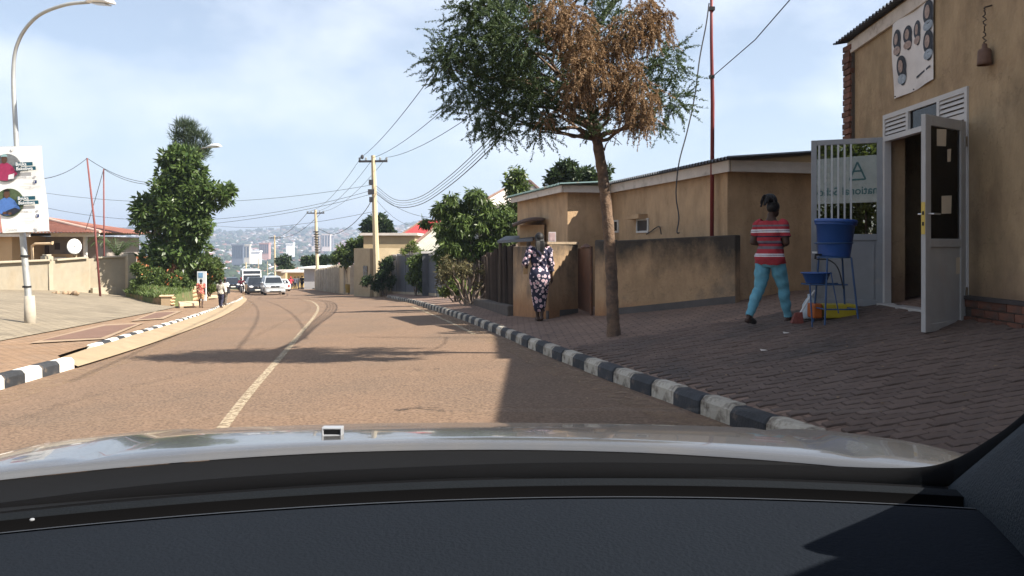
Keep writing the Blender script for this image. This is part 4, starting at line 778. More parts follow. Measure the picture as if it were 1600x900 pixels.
btext('Canada', 10, 360.5, .085, M_tg, BA, .035); bpoly(bell(57, 357.5, 3.4, 3.2), M_tl, 'emblem', .01); bpoly(bell(57, 357.5, 2.6, 2.4), M_bw, 'emblem', .013); bpoly(bell(57, 358, 1.2, 1.4), M_tl, 'emblem', .016); bpoly(bell(19, 234, 2.4, 2.4), M_tl, 'emblem', .01); bpoly(bell(19, 234, 1.6, 1.6), M_bw, 'emblem', .013)
# planted bank, retaining wall, drain slabs
E_, A_, B_ = gp(206, 464), gp(266, 478), gp(311, 473)
zA, zB = P(0, 464, A_.y).z, P(0, 449, B_.y).z
C_, D_ = V3(-31, 74, -2.3), V3(-46, 74, -2.2); E2 = V3(-21.5, 47, -.8)
mb = MB(); front = cr([V3(E_.x-.3, E_.y, E_.z+.25), V3(A_.x-.3, A_.y, zA), V3(B_.x-.3, B_.y, zB), C_], 6); back = cr([E2, V3(-27, 52, -.7), V3(-36, 62, -1.2), D_], 6)
mb.sheet([[a.lerp(b, t)+V3(0, 0, .35*math.sin(min(1, t*2)*1.5)) for t in np.linspace(0, 1, 8)] for a, b in zip(front, back)]); mb.sheet([[a, V3(a.x+.1, a.y-.05, a.z-1.2)] for a in front])
M_bank = mat('bank_grass', (.10, .12, .045), .95, .35, 3, .5, 20, c2=(.24, .16, .09), c2s=1.2, c2t=(.5, .62)); tag(mb.build('planting_bank', M_bank, smooth=True), kind='structure')
RW = thing('retaining_wall', 'sunlit rubble stone retaining wall along the drain beside the footway', 'wall', A_); o = RW.location
M_stone = mat('rubble_stone', (.44, .31, .18), .95, .2, 6, .5, 30, c2=(.28, .18, .10), c2s=3, c2t=(.45, .6), objr=.25); M_mo = mat('stone_mortar', (.33, .24, .15), .95)
d_ = (B_-A_); d_.z = 0; Lw = d_.length; d_.normalize(); n_ = Vector((d_.y, -d_.x, 0))
mb = MB(o); wseg(mb, A_, B_, A_.z-.4, zA, .35, B_.z-.4, zB); mb.build('core', M_mo, RW)
sm = MB(); sm.ell((0, 0, 0), (.5, .13, .5), 8, 6); sme = sm.mesh('stone'); sme.materials.append(M_stone)
for r in range(4):
    x = .15+random.uniform(0, .2)
    while x < Lw-.1:
        t = x/Lw; z0 = A_.z*(1-t)+B_.z*t-.1; z1 = zA*(1-t)+zB*t; hh = (z1-z0)/4; b = bpy.data.objects.new('stone', sme); COL.objects.link(b); b.parent = RW
        wd = random.uniform(.32, .6); p = A_+d_*x+n_*.03; b.location = V3(p.x, p.y, z0+(r+.5)*hh)-o; b.rotation_euler = (0, 0, math.atan2(d_.y, d_.x)); b.scale = (wd*.98, 1, hh*1.02); x += wd
mb = MB(o); wseg(mb, A_-d_*.05+n_*.08, B_+n_*.08, zA+.002, zA+.07, .5, zB+.002, zB+.07); bev(mb.build('coping', mat('coping_pale', (.50, .38, .25), .95, .15, 5), RW), .02)
d2 = (A_-E_); d2.z = 0; l2_ = d2.length; d2.normalize()
for k in range(14):
    t = (k+.5)/14; p = E_.lerp(A_, t); b = bpy.data.objects.new('stone', sme); COL.objects.link(b); b.parent = RW; b.location = V3(p.x, p.y, surf(p.x, p.y)+.12)-o; b.scale = (l2_/14*1.0, 1.6, random.uniform(.28, .42)); b.rotation_euler = (0, 0, math.atan2(d2.y, d2.x))
for (u0, u1, v0, dd, lab) in ((281, 311, 481.5, 31.5, 'concrete drain slab by the child in red'), (322, 341, 468.5, 43.5, 'farther concrete drain slab beside the walking pair')):
    a = gp(u0, v0); b = gp(u1, v0-1.5); mb = MB(a); up = V3(0, 0, .07); n2 = V3(-.6, 1.3, 0)
    mb.hexa([a+up, b+up, b+n2+up, a+n2+up, a+up+V3(0, 0, .1), b+up+V3(0, 0, .1), b+n2+up+V3(0, 0, .1), a+n2+up+V3(0, 0, .1)]); mb.hexa([a-V3(0, 0, .1), a+V3(.15, 0, -.1), a+n2+V3(.15, 0, 0), a+n2, a+up, a+up+V3(.15, 0, 0), a+n2+up+V3(.15, 0, 0), a+n2+up]); tag(mb.build('drain_slab', MATS['coping_pale']), lab, 'slab')
# brick pillars and sign in the bank
M_ob = mat('orange_brick', (.42, .155, .075), .9, .2, 4, .3, 30)
for u0, u1, v0, v1, dd, lab in ((240, 259, 405, 440, 47, 'wide orange brick pillar behind the shrubs under the leafy tree'), (214, 228, 404, 445, 45, 'orange brick pillar among flowering shrubs next to the wall end')):
    a = P(u0, v1, dd); b = P(u1, v0, dd); q = P((u0+u1)/2, v1, dd); t = thing('brick_pillar', lab, 'pillar', q); mb = MB(q); mb.bb(a.x, b.x, dd, dd+.6, a.z-1, b.z); mb.build('shaft', M_ob, t); mb = MB(q); mb.bb(a.x-.06, b.x+.06, dd-.06, dd+.66, b.z+.002, b.z+.12); mb.build('cap', M_ob, t)
q = gd(316, 45); q.z += .2; t = thing('notice_sign', 'pale blue and white notice board standing by the hedge', 'sign', q); a = P(308, 446, 45); b = P(322, 424, 45)
mb = MB(q); mb.bb(a.x, b.x, 45, 45.08, a.z-.9, b.z); mb.build('board', mat('sign_pale', (.62, .66, .70), .6), t); mb = MB(q); mb.bb(a.x+.08, b.x-.18, 44.985, 44.998, b.z-.35, b.z-.08); mb.build('blue_print', mat('sign_blue', (.16, .3, .48), .6, .3, 6), t)
# ---------------------------------------------------------------- right side, middle distance
def pier(mb, p, s, z0, z1): mb.bb(p.x-s/2, p.x+s/2, p.y-s/2, p.y+s/2, z0, z1)
def rline(pts):            # (u, d) -> plan points
    return [V3((u-UH)/F*d, d, 0) for u, d in pts]
# dark sheet-metal fence with white coping
f = rline([(693, 39), (668, 44), (607, 57)]); ft = [402, 398, 401]
FN = thing('panel_fence', 'dark blue grey panel fence with white coping beyond the mango tree', 'fence', (f[1].x, f[1].y, -1.3)); o = FN.location
M_fb2 = mat('fence_blue', (.055, .065, .085), .6, .15, 3, metal=.1); M_cop = mat('fence_coping', (.5, .48, .46), .85, .15, 3)
for i in range(2):
    a, b = f[i], f[i+1]; za, zb2 = P(0, ft[i], a.y).z, P(0, ft[i+1], b.y).z; n = 4 if i else 2
    for k in range(n):
        p, q = a.lerp(b, k/n), a.lerp(b, (k+.96)/n); z1 = za+(zb2-za)*k/n
        mb = MB(o); wseg(mb, p, q, surf(p.x, p.y)-.3+.45, z1, -.08, surf(q.x, q.y)-.3+.45, z1); pn = mb.build('fence_panel', M_fb2, FN)
        mb = MB(o); wseg(mb, p, q, surf(p.x, p.y)-.9, surf(p.x, p.y)+.149, -.16, surf(q.x, q.y)-.9, surf(q.x, q.y)+.149); mb.build('footing', M_conc, FN)
        mb = MB(o); wseg(mb, p, q, z1+.002, z1+.1, -.16); mb.build('coping', M_cop, pn)
for p, v in ((f[0], 398), (f[1], 396), (f[2], 400)): mb = MB(o); pier(mb, p+V3(0, -.1, 0), .5, surf(p.x, p.y)-.8, P(0, v, p.y).z); pp = mb.build('fence_pier', mat('pier_dark', (.07, .075, .085), .8, .2, 3), FN); mb = MB(o); pier(mb, p+V3(0, -.1, 0), .62, P(0, v, p.y).z+.002, P(0, v, p.y).z+.12); mb.build('pier_cap', M_cop, pp)
# ochre flat-roofed house behind it, gatehouse, and the panel wall down the road
def flat_house(name, label, u0, u1, d, vt, vb, m, depth=6, fas=True, wins=(), over=.25, cat='house', rm=None, d1=None):
    d1 = d1 or d; a, b = V3((u0-UH)/F*d, d, 0), V3((u1-UH)/F*d1, d1, 0); q = (a+b)/2; zt = P(0, vt, (d+d1)/2).z; z0 = P(0, vb, (d+d1)/2).z-1.2; q.z = z0
    t = thing(name, label, cat, q); mb = MB(q); dr = (b-a).normalized(); nr = V3(-dr.y, dr.x, 0)
    mb.hexa([p+V3(0, 0, z) for z in (z0, zt) for p in (a, b, b+nr*depth, a+nr*depth)]); mb.build('wall', m, t)
    if fas: mb = MB(q); mb.hexa([p+V3(0, 0, z) for z in (zt+.002, zt+.2) for p in (a-dr*over-nr*over, b+dr*over-nr*over, b+dr*over+nr*(depth+over), a-dr*over+nr*(depth+over))]); mb.build('roof_slab', rm or MATS['fascia_white'], t)
    for x0, x1, za, zb3, mm in wins:
        p0, p1 = a.lerp(b, x0), a.lerp(b, x1); hh = zt-z0-1.2; mb = MB(q); mb.hexa([p-nr*e+V3(0, 0, z0+1.2+hh*zz) for zz in (za, zb3) for p, e in ((p0, .05), (p1, .05), (p1, -.02), (p0, -.02))]); wi = mb.build('window' if za > .05 else 'door', mm, t)
    return t
M_och = mat('ochre_far', (.42, .32, .19), .9, .1, 1, .2, 10); M_wd = mat('win_dark', (.03, .03, .035), .25)
flat_house('ochre_house', 'ochre flat roofed house behind the near utility pole', 568, 648, 62, 368, 440, M_och, 8, wins=((.3, .38, .35, .62, M_wd), (.42, .56, .5, .72, mat('bluish', (.3, .33, .4), .5))))
flat_house('gatehouse', 'low ochre gatehouse with a dark doorway left of the utility pole', 553, 578, 58, 388, 448, mat('ochre_pale', (.36, .29, .19), .9, .15, 1.5), 3, False, wins=((.62, .86, .0, .55, M_wd),), d1=55)
PW_ = thing('panel_wall', 'weathered concrete panel wall with posts along the far bend', 'wall', (-16, 78, -3)); o = PW_.location
pts = rline([(552, 64), (532, 70), (515, 80), (493, 95)]); M_pw = mat('panel_grey', (.33, .28, .22), .95, .2, .8, c2=(.2, .17, .14), c2s=.7, c2t=(.48, .65)); M_pw2 = mat('panel_buff', (.5, .38, .24), .9, .15, 1)
for i in range(3):
    a, b = pts[i], pts[i+1]; n = (2, 5, 6)[i]; va, vb2 = (418, 416, 420, 424)[i:i+2]
    for k in range(n):
        p, q = a.lerp(b, k/n), a.lerp(b, (k+.93)/n); zt = P(0, va+(vb2-va)*k/n, p.y).z; mb = MB(o); wseg(mb, p, q, surf(p.x, p.y)-.5, zt, .12, surf(q.x, q.y)-.5, zt); mb.build('wall_panel', M_pw2 if (i == 0 or (i == 2 and k > 4)) else M_pw, PW_)
        mb = MB(o); pier(mb, p+V3(-.05, -.1, 0), .3, surf(p.x, p.y)-.5, zt+.18); mb.build('post', mat('post_pale', (.4, .35, .28), .95, .2, 2), PW_)
flat_house('grey_shed', 'low grey building with white metal roof behind the panel wall', 475, 522, 102, 420, 446, mat('shed_grey', (.36, .36, .36), .9, .1, 1), 9, rm=mat('roof_white', (.66, .66, .64), .6), over=.6)
flat_house('yellow_house', 'small yellow house with stepped pale roof at the far bend', 449, 472, 128, 426, 446, mat('yellow_wall', (.56, .40, .17), .9), 8, over=.8); flat_house('tan_house', 'tan flat topped house just beyond the white sedan', 432, 446, 140, 424, 446, M_och, 8, over=.3)
# gabled and hipped roofs behind
def hip(name, label, d, base, top, m, wm, ztk=.6, cat='house'):
    """base: 4 eave corners as (u,v,d); top: 2 ridge ends"""
    e = [P(*q) for q in base]; r = [P(*q) for q in top]; c = sum(e, V3(0, 0, 0))/4; t = thing(name, label, cat, V3(c.x, c.y, -2)); o = t.location
    zc = min(p.z for p in e); ins = [c.lerp(V3(p.x, p.y, c.z), .93) for p in e]; mb = MB(o); mb.hexa([V3(p.x, p.y, z) for z in (-3, zc-.03) for p in ins]); mb.build('wall', wm, t)
    for q in ((e[0], e[1], r[1], r[0]), (e[1], e[2], r[1], r[1]), (e[2], e[3], r[0], r[1]), (e[3], e[0], r[0], r[0])):
        mb = MB(o); slope(mb, q[0], q[1], q[2], q[3], 30, .03); mb.build('roof', m, t)
    for a, b in ((r[0], r[1]), (e[0], r[0]), (e[1], r[1])): mb = MB(o); mb.tube([a+V3(0, 0, .04), b+V3(0, 0, .04)], .1, 6); mb.build('ridge_cap', mat('ridge_brown', (.16, .10, .08), .8), t)
    mb = MB(o); mb.beam(e[0]-V3(0, 0, .1), e[1]-V3(0, 0, .1), .1, .2); mb.build('fascia', MATS['fascia_white'], t)
    return t
M_gry = mat('roof_grey_far', (.30, .29, .25), .7, .2, 1, c2=(.2, .18, .15), c2s=.8, c2t=(.5, .7)); M_red = mat('roof_red_far', (.36, .035, .035), .6, .2, 3)
hip('grey_roof_house', 'house with a broad grey metal roof behind the panel fence', 50, [(634, 392, 49), (760, 392, 47), (760, 380, 60), (650, 380, 62)], [(690, 348, 55), (745, 346, 54)], M_gry, mat('wall_dusk', (.25, .2, .15), .9))
hip('red_roof_house', 'house with a bright red tiled roof behind the grey roof', 80, [(620, 371, 78), (720, 371, 76), (720, 365, 90), (640, 365, 92)], [(658, 346, 85), (700, 344, 84)], M_red, M_och)
hip('pale_roof_house', 'large house with pale hipped roof rising behind the mango tree', 46, [(742, 322, 44), (870, 322, 42), (880, 322, 56), (770, 322, 57)], [(790, 296, 49), (828, 284, 48)], mat('roof_pale', (.46, .42, .37), .7, .15, 1), mat('wall_pink', (.45, .36, .30), .9))
# small shed with brown roof next to the block, lean-to, reed fence and dark footing
sh = thing('brown_shed', 'small tan outhouse with curved brown roof behind the block wall', 'shed', P(825, 400, 19.6)); o = sh.location
a, b = P(812, 352, 20), P(850, 350, 19.4); mb = MB(o); mb.hexa([V3(p.x, p.y, z) for z in (-.9, a.z) for p in (a, b, b+V3(.5, 2, 0), a+V3(.3, 2, 0))]); mb.build('wall', M_plB, sh)
mb = MB(o); mb.sheet([[P(800+50*t, 351-11*math.sin(t*2.0)+(2 if k else 0), 19.2+2.4*k)+V3(0, 0, .06*k) for t in np.linspace(0, 1, 10)] for k in (0, 1)]); rf = mb.build('roof', mat('roof_brown', (.13, .09, .075), .7, .2, 4), sh, True); sm_ = rf.modifiers.new('s', 'SOLIDIFY'); sm_.thickness = .07
lt_ = thing('lean_to', 'grey tin lean-to roof beside the reed fence', 'lean-to', P(800, 420, 20)); o = lt_.location
mb = MB(o); mb.hexa([P(777, 380, 20.4), P(832, 377, 18.8), P(838, 371, 20.8), P(790, 372, 22.5), P(777, 376, 20.4), P(832, 372, 18.8), P(838, 367, 20.8), P(790, 369, 22.5)]); mb.build('roof', M_roofg, lt_)
for u, d in ((782, 20.4), (826, 19)): mb = MB(o); a = P(u, 378, d); mb.tube([a, V3(a.x, a.y, -1)], .05, 6); mb.build('post', mat('post_wood', (.08, .06, .045), .9), lt_)
rf_ = thing('reed_fence', 'dark fence of upright poles between shed and mango tree', 'fence', P(785, 470, 19.5)); o = rf_.location; pm2 = MB(); pm2.tube([(0, 0, 0), (0, 0, 1)], [.035, .03], 5); pmm = pm2.mesh('stake'); pmm.materials.append(mat('stake_dark', (.05, .036, .028), .9, .3, 8, objr=.4))
for k in range(58):
    t = k/57; p = V3(.0, 18.2, 0).lerp(V3(-1.05, 27, 0), t); s = bpy.data.objects.new('stake', pmm); COL.objects.link(s); s.parent = rf_; zb3 = surf(p.x+.5, p.y)-.2; s.location = V3(p.x+.05+random.gauss(0, .02), p.y, zb3)-o; s.scale = (1.6, 1.6, random.uniform(1.55, 1.8)); s.rotation_euler = (random.gauss(0, .03), random.gauss(0, .03), 0)
mb = MB(V3(-.6, 21, -.5)); wseg(mb, V3(-.1, 17.9, 0), V3(-1.35, 26.5, 0), -.9, -.12, -.5, -1.2, -.52); tag(bev(mb.build('step_plinth', mat('plinth_stone', (.09, .075, .065), .95, .25, 4, .5, 20)), .04), 'low dark stone plinth at the foot of the reed fence', 'plinth')
# utility poles with cross-arms
M_pole = mat('pole_concrete', (.50, .41, .27), .9, .12, 1.5, .2, 20); M_iron = mat('iron_dark', (.05, .05, .055), .6); M_ins = mat('insulator', (.25, .27, .28), .4)
def upole(u, d, vtop, label, arm, r0=.2, r1=.11, lean=0, va=None):
    b = gd(u, d); top = P(u-lean, vtop, d); t = thing('utility_pole', label, 'utility pole', b); o = t.location
    mb = MB(o); mb.tube([b-V3(0, 0, .5), top], [r0, r1], 8); mb.build('shaft', M_pole, t)
    ca = P(u-lean, va, d); dirr = V3(math.cos(arm[1]), math.sin(arm[1]), 0)
    mb = MB(o); mb.beam(ca-dirr*arm[0], ca+dirr*arm[0], .14, .14); am = mb.build('cross_arm', M_iron, t)
    for s in (-.95, -.5, .5, .95): mb = MB(o); mb.lathe([(.0, 0), (.06, 0), (.09, .05), (.05, .08), (.085, .13), (.05, .2), (0, .21)], ca+dirr*arm[0]*s+V3(0, 0, .07), 8); mb.build('insulator', M_ins, am)
    return t, ca, dirr, o
tA, cA, dA, oA = upole(590, 55, 243, 'near concrete utility pole with crossarm beside the ochre house', (1.0, -.1), .25, .14, 7, 252)
for v, s in ((285, .5), (300, .7), (312, .4)): mb = MB(oA); q = P(585, v, 55); mb.box(q+V3(-.2, -.1, 0), (s*.6, .25, .35)); mb.build('junction_box', M_iron, tA)
mb = MB(oA); q = cA+V3(-.75, 0, .3); mb.ell(q, (.12, .12, .16), 8, 6); mb.build('lamp_cap', M_iron, tA)
tB, cB, dB_, oB = upole(497, 95, 328, 'second concrete utility pole down the road with coiled cables', (1.1, -.2), .24, .15, 4, 333)
for k in range(9): mb = MB(oB); q = P(494+k*.3, 362+k*4, 95); mb.lathe([(.3, -.06), (.34, 0), (.3, .06)], q, 10); mb.build('cable_coil', M_iron, tB)
tC, cC, dC, oC = upole(430, 150, 368, 'third slender utility pole far down by the bend', (1.2, -.2), .2, .14, 1, 372)
M_wire = mat('wire_black', (.03, .03, .032), .6)
def wire(pts, r, label, n=10):
    mb = MB(pts[0]); mb.tube(cr(pts, n), r, 5); tag(mb.build('overhead_wire', M_wire), label, 'wire', 'overhead wires')
def sag(a, b, s, n=14): return [a.lerp(b, k/n)-V3(0, 0, s*4*(k/n)*(1-k/n)) for k in range(n+1)]
a0 = [cA+dA*s+V3(0, 0, .25) for s in (-.9, .0, .9)]
for k, (p, q) in enumerate(zip(a0, [(706, 40, 22), (742, 95, 24), (760, 135, 26)])):
    e = P(*q); e2 = p+(e-p)*1.45+V3(0, 0, .0); wire(sag(p, e2, .7), .014, ['highest', 'middle', 'lowest'][k]+' of the three wires climbing from the crossarm towards the cypress')
for k in range(4):
    pts = [P(587, 290+k*4, 55), P(618, 312+k*3.5, 50), P(655, 308+k*4, 44), P(700, 277+k*5, 36), P(760, 221+k*6, 27), P(850, 122+k*5, 18), P(928, 38+k*4, 13.4), P(985, -40+k*3, 11.5)]
    wire(pts, (.016, .012, .012, .02)[k], ['uppermost', 'second', 'third', 'lowest and thickest'][k]+' cable of the bundle sagging from near pole through the cypress', 6)
for k, s in enumerate((-.9, 0., .9)): wire(sag(cA+dA*s+V3(0, 0, .2), cB+dB_*s+V3(0, 0, .2), .8), .014, ['left', 'middle', 'right'][k]+' wire between the first and second utility poles')
for k, s in enumerate((-.9, .9)): wire(sag(cB+dB_*s+V3(0, 0, .2), cC+dC*s+V3(0, 0, .2), 1), .03, ['left', 'right'][k]+' wire between the second and third utility poles')
wire(cr([P(587, 300, 55), P(570, 330, 63), P(545, 355, 73), P(520, 366, 84), P(499, 358, 95)], 3), .028, 'thick slack cable hanging between the first two utility poles')
for k, (va, ub, vb3, db, sg) in enumerate(((288, 60, 300, 60, 1.0), (296, 60, 322, 62, 1.6), (302, 62, 348, 64, 1.2), (330, 330, 352, 90, .6))):
    wire(sag(P(586, va, 55), P(ub, vb3, db), sg), .014, ['top', 'second', 'third', 'short low'][k]+' wire from the near utility pole across to the left side')
wire(sag(t1, P(60, 280, 30), .2), .013, 'wire from the leaning red pole towards the banner'); wire(sag(t1, P(235, 285, 42), .25), .013, 'wire from the leaning red pole into the leafy tree')
wire(sag(t2, P(235, 288, 42), .2), .013, 'wire from the straight red pole into the leafy tree'); wire(sag(t2, P(133, 362, 46), .1), .016, 'stay from the straight red pole down to the bungalow roof')
wire(sag(P(588, 300, 55), P(690, 340, 46), .5), .012, 'service wire from the near pole down to the grey roof'); wire(sag(P(588, 312, 55), P(640, 352, 60), .3), .012, 'short service wire from the near pole to the ochre house')
# ---------------------------------------------------------------- vegetation
def blobs_to_sub(blobs, dep, k=9, sub=.42, flat=.9):
    out = []
    for b in blobs:
        u, v, r = b[:3]; d = dep+(b[3] if len(b) > 3 else 0); c = P(u, v, d); R = r/F*d
        for _ in range(k):
            q = RNG.normal(size=3); q /= np.linalg.norm(q); q *= R*.78*RNG.random()**.4; out.append((np.array(c)+q*np.array([1, flat, 1]), R*sub*RNG.uniform(.7, 1.25)))
    return out
def leaves(name, m, subs, n, L_, W_, parent, o, droop=.3, outw=.6, shell=.5, fold=.0):
    w_ = np.array([r**2 for c, r in subs]); w_ = w_/w_.sum(); idx = RNG.choice(len(subs), n, p=w_); C = np.array([s[0] for s in subs])[idx]; R = np.array([s[1] for s in subs])[idx]
    q = RNG.normal(size=(n, 3)); q /= np.linalg.norm(q, axis=1)[:, None]; rad = R*(RNG.random(n)**shell); pos = C+q*rad[:, None]-np.array(o)
    d = q*outw+RNG.normal(size=(n, 3))*.6+np.array([0, 0, -droop]); d /= np.linalg.norm(d, axis=1)[:, None]
    s = np.cross(d, RNG.normal(size=(n, 3))); s /= np.linalg.norm(s, axis=1)[:, None]; l = L_*RNG.uniform(.7, 1.3, n)[:, None]; wv = s*(W_*RNG.uniform(.7, 1.2, n)[:, None])*.5
    up = np.cross(s, d)*l*.08
    V = np.stack([pos, pos+d*l*.45+wv+up, pos+d*l, pos+d*l*.45-wv+up], 1).reshape(-1, 3); Fq = np.arange(4*n).reshape(-1, 4)
    return npmesh(name, V, Fq, m, parent)
def limb(mb, a, b, r0, r1, wob=.08, n=5):
    a = Vector(a); b = Vector(b); l = (b-a).length; pts = [a.lerp(b, k/n)+(Vector(RNG.normal(size=3))*wob*l*.3 if 0 < k < n else V3(0, 0, 0)) for k in range(n+1)]; mb.tube(cr(pts, 3), [r0+(r1-r0)*k/(n*3) for k in range(n*3+1)], 7)
M_bark = mat('bark_brown', (.16, .105, .07), .95, .3, 9, .9, 35, c2=(.09, .065, .05), c2s=7, c2t=(.45, .6)); M_bark2 = mat('bark_grey', (.17, .13, .10), .95, .3, 10, .8, 40)
# big cypress with dead brown sprays over the pavement
jb = gp(960, 525); dj = jb.y; JT = thing('cypress_tree', 'cypress with half its crown dead and brown leaning over the pavement', 'tree', jb); o = JT.location
tr = [jb-V3(0, 0, .15), P(957, 480, dj), P(954, 400, dj), P(945, 300, dj), P(934, 225, dj), P(926, 185, dj), P(905, 120, dj), P(885, 40, dj), P(870, -40, dj)]
c = cr(tr, 8); rad = np.interp(np.linspace(0, 1, len(c)), [0, .04, .1, .55, .7, 1], [.16, .10, .088, .072, .06, .02]); mb = MB(o); mb.tube(c, [float(r*(1+.07*math.sin(i*2.3))) for i, r in enumerate(rad)], 12); mb.build('trunk', M_bark, JT, True)
gre = [(700, 85, 34), (735, 55, 44), (770, 30, 42), (720, 125, 42), (765, 95, 48), (810, 55, 50, -.5), (800, 130, 48), (745, 165, 40), (785, 185, 36), (835, 165, 40), (815, 100, 40, .5), (770, 205, 20), (845, 205, 24), (875, 150, 40), (740, 5, 40), (800, -10, 45), (860, -40, 40), (930, -45, 40), (1035, 100, 34), (1055, 80, 20), (1040, 165, 30), (1060, 160, 20), (1015, 190, 24), (930, 165, 26, -.4), (985, 140, 34, .6), (900, 90, 45, .5), (950, 40, 45, .7), (925, 195, 18), (690, 105, 20)]
dead = [(865, 20, 36, -.5), (900, 35, 34, -.6), (845, 35, 22, -.5), (910, 80, 36, -.7), (925, 110, 34, -.7), (905, 130, 26, -.6), (960, 75, 34, -.5), (985, 45, 38, -.5), (1020, 40, 32, -.4), (1005, 15, 30, -.4), (1035, 25, 18, -.4), (975, 115, 34, -.6), (1000, 150, 32, -.6), (1005, 185, 20, -.5), (985, 170, 26, -.6), (960, 145, 30, -.5), (880, 60, 26, -.6), (890, 160, 18, -.4), (855, 182, 12, -.3)]
def sprays(name, m, blobs, dep, per, L_, nn, nl, nw, parent, o, droop, outw):
    """feathery branchlets: nn needles set along each curved spray"""
    So, Sd, Sl = [], [], []
    for b in blobs:
        d = dep+(b[3] if len(b) > 3 else 0); c = np.array(P(b[0], b[1], d)); R = b[2]/F*d; k = max(3, int(per*(b[2]/35.)**2))
        q = RNG.normal(size=(k, 3)); q /= np.linalg.norm(q, axis=1)[:, None]; rr = R*RNG.random(k)**.5; So.append(c+q*rr[:, None]*np.array([.95, .9, .95])); dd = q*outw+RNG.normal(size=(k, 3))*.45+np.array([0, 0, -droop]); Sd.append(dd/np.linalg.norm(dd, axis=1)[:, None]); Sl.append(L_*RNG.uniform(.5, 1.25, k))
    So = np.concatenate(So); Sd = np.concatenate(Sd); Sl = np.concatenate(Sl); k = len(So); t = RNG.random((k, nn))
    pos = So[:, None]+Sd[:, None]*(t*Sl[:, None])[..., None]+np.array([0, 0, -1.])*(droop*.35*t**2*Sl[:, None])[..., None]; pos = pos.reshape(-1, 3); n = len(pos)
    side = RNG.normal(size=(n, 3)); d = np.repeat(Sd, nn, 0)*.8+side*.55+np.array([0, 0, -.25*droop]); d /= np.linalg.norm(d, axis=1)[:, None]; s = np.cross(d, RNG.normal(size=(n, 3))); s /= np.linalg.norm(s, axis=1)[:, None]
    l = nl*RNG.uniform(.6, 1.3, n)[:, None]*(1.15-.6*t.reshape(-1, 1)); wv = s*nw*.5; pos = pos-np.array(o)
    V = np.stack([pos, pos+d*l*.5+wv, pos+d*l, pos+d*l*.5-wv], 1).reshape(-1, 3); return npmesh(name, V, np.arange(4*n).reshape(-1, 4), m, parent)
M_jg = leafmat('cypress_green', (.030, .058, .022), (.085, .12, .042), .3, .6); M_jd = leafmat('cypress_dead', (.145, .082, .04), (.33, .215, .115), .3, .8)
sprays('crown', M_jg, gre, dj-.4, 62, .34, 74, .05, .011, JT, o, .15, .6)
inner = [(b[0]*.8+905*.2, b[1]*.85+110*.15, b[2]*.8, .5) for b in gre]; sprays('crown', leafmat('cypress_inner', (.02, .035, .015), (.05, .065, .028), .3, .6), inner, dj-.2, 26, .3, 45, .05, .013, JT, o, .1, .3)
lv = sprays('dead_foliage', M_jd, dead, dj-.5, 95, .22, 60, .042, .011, JT, o, .85, .45); lv['label'] = 'dry brown dead sprays'
mb = MB(o)
for i, b in enumerate(gre+dead):
    if i % 2 == 0 or b[2] > 38:
        t_ = P(b[0], b[1], dj-.4+(b[3] if len(b) > 3 else 0)); s_ = min(range(len(c)), key=lambda k: (c[k]-V3(c[k].x, c[k].y, min(max(t_.z-.5, 2.7), 4.6))).length); limb(mb, c[s_], t_, .03, .007, .12)
mb.build('limbs', M_bark, JT, True)['kind'] = 'stuff'
for (u0, v0, u1, v1, u2, v2, r) in ((928, 205, 880, 185, 860, 165, .035), (930, 195, 885, 190, 870, 205, .018), (938, 215, 955, 212, 972, 226, .014), (944, 235, 950, 222, 951, 220, .012)):
    mb = MB(o); mb.tube(cr([P(u0, v0, dj), P((u0+u1)/2, (v0+v1)/2-3, dj-.05), P(u1, v1, dj-.1), P(u2, v2, dj-.15)], 4), [r*(1-.06*k) for k in range(13)], 6); mb.build('branch', M_bark, JT, True)
# broad-leaved tree on the left bank
dt = 39.0; tb = P(270, 452, dt); LT = thing('broadleaf_tree', 'dense glossy broadleaf tree growing from the planted bank', 'tree', tb); o = LT.location
mb = MB(o); c = cr([tb-V3(0, 0, .5), P(270, 430, dt), P(272, 400, dt), P(275, 350, dt), P(280, 300, dt), P(285, 240, dt)], 5); mb.tube(c, list(np.linspace(.24, .05, len(c))), 9); mb.build('trunk', mat('bark_red', (.16, .075, .045), .95, .3, 8, .7, 30), LT, True)
bl = [(285, 245, 26), (262, 255, 26), (300, 262, 24), (262, 285, 34), (295, 290, 34), (318, 295, 20), (240, 320, 30), (275, 320, 40), (310, 315, 32), (340, 305, 24), (355, 302, 14), (228, 350, 24), (255, 360, 36), (290, 355, 36), (318, 350, 22), (240, 390, 28), (268, 395, 30), (295, 388, 30), (310, 375, 22), (225, 325, 18), (250, 410, 18), (285, 412, 16), (218, 335, 10)]
sb = blobs_to_sub(bl, dt, 10, .36); M_lt = leafmat('leaf_glossy', (.036, .07, .018), (.11, .16, .045), .3, .38)
leaves('crown', M_lt, sb, 17000, .30, .13, LT, o, .35, .8, .45)
mb = MB(o)
for b in bl[::2]: limb(mb, c[min(len(c)-1, max(4, int((430-b[1])/8)))], P(b[0], b[1], dt), .06, .015)
mb.build('limbs', M_bark2, LT, True)['kind'] = 'stuff'
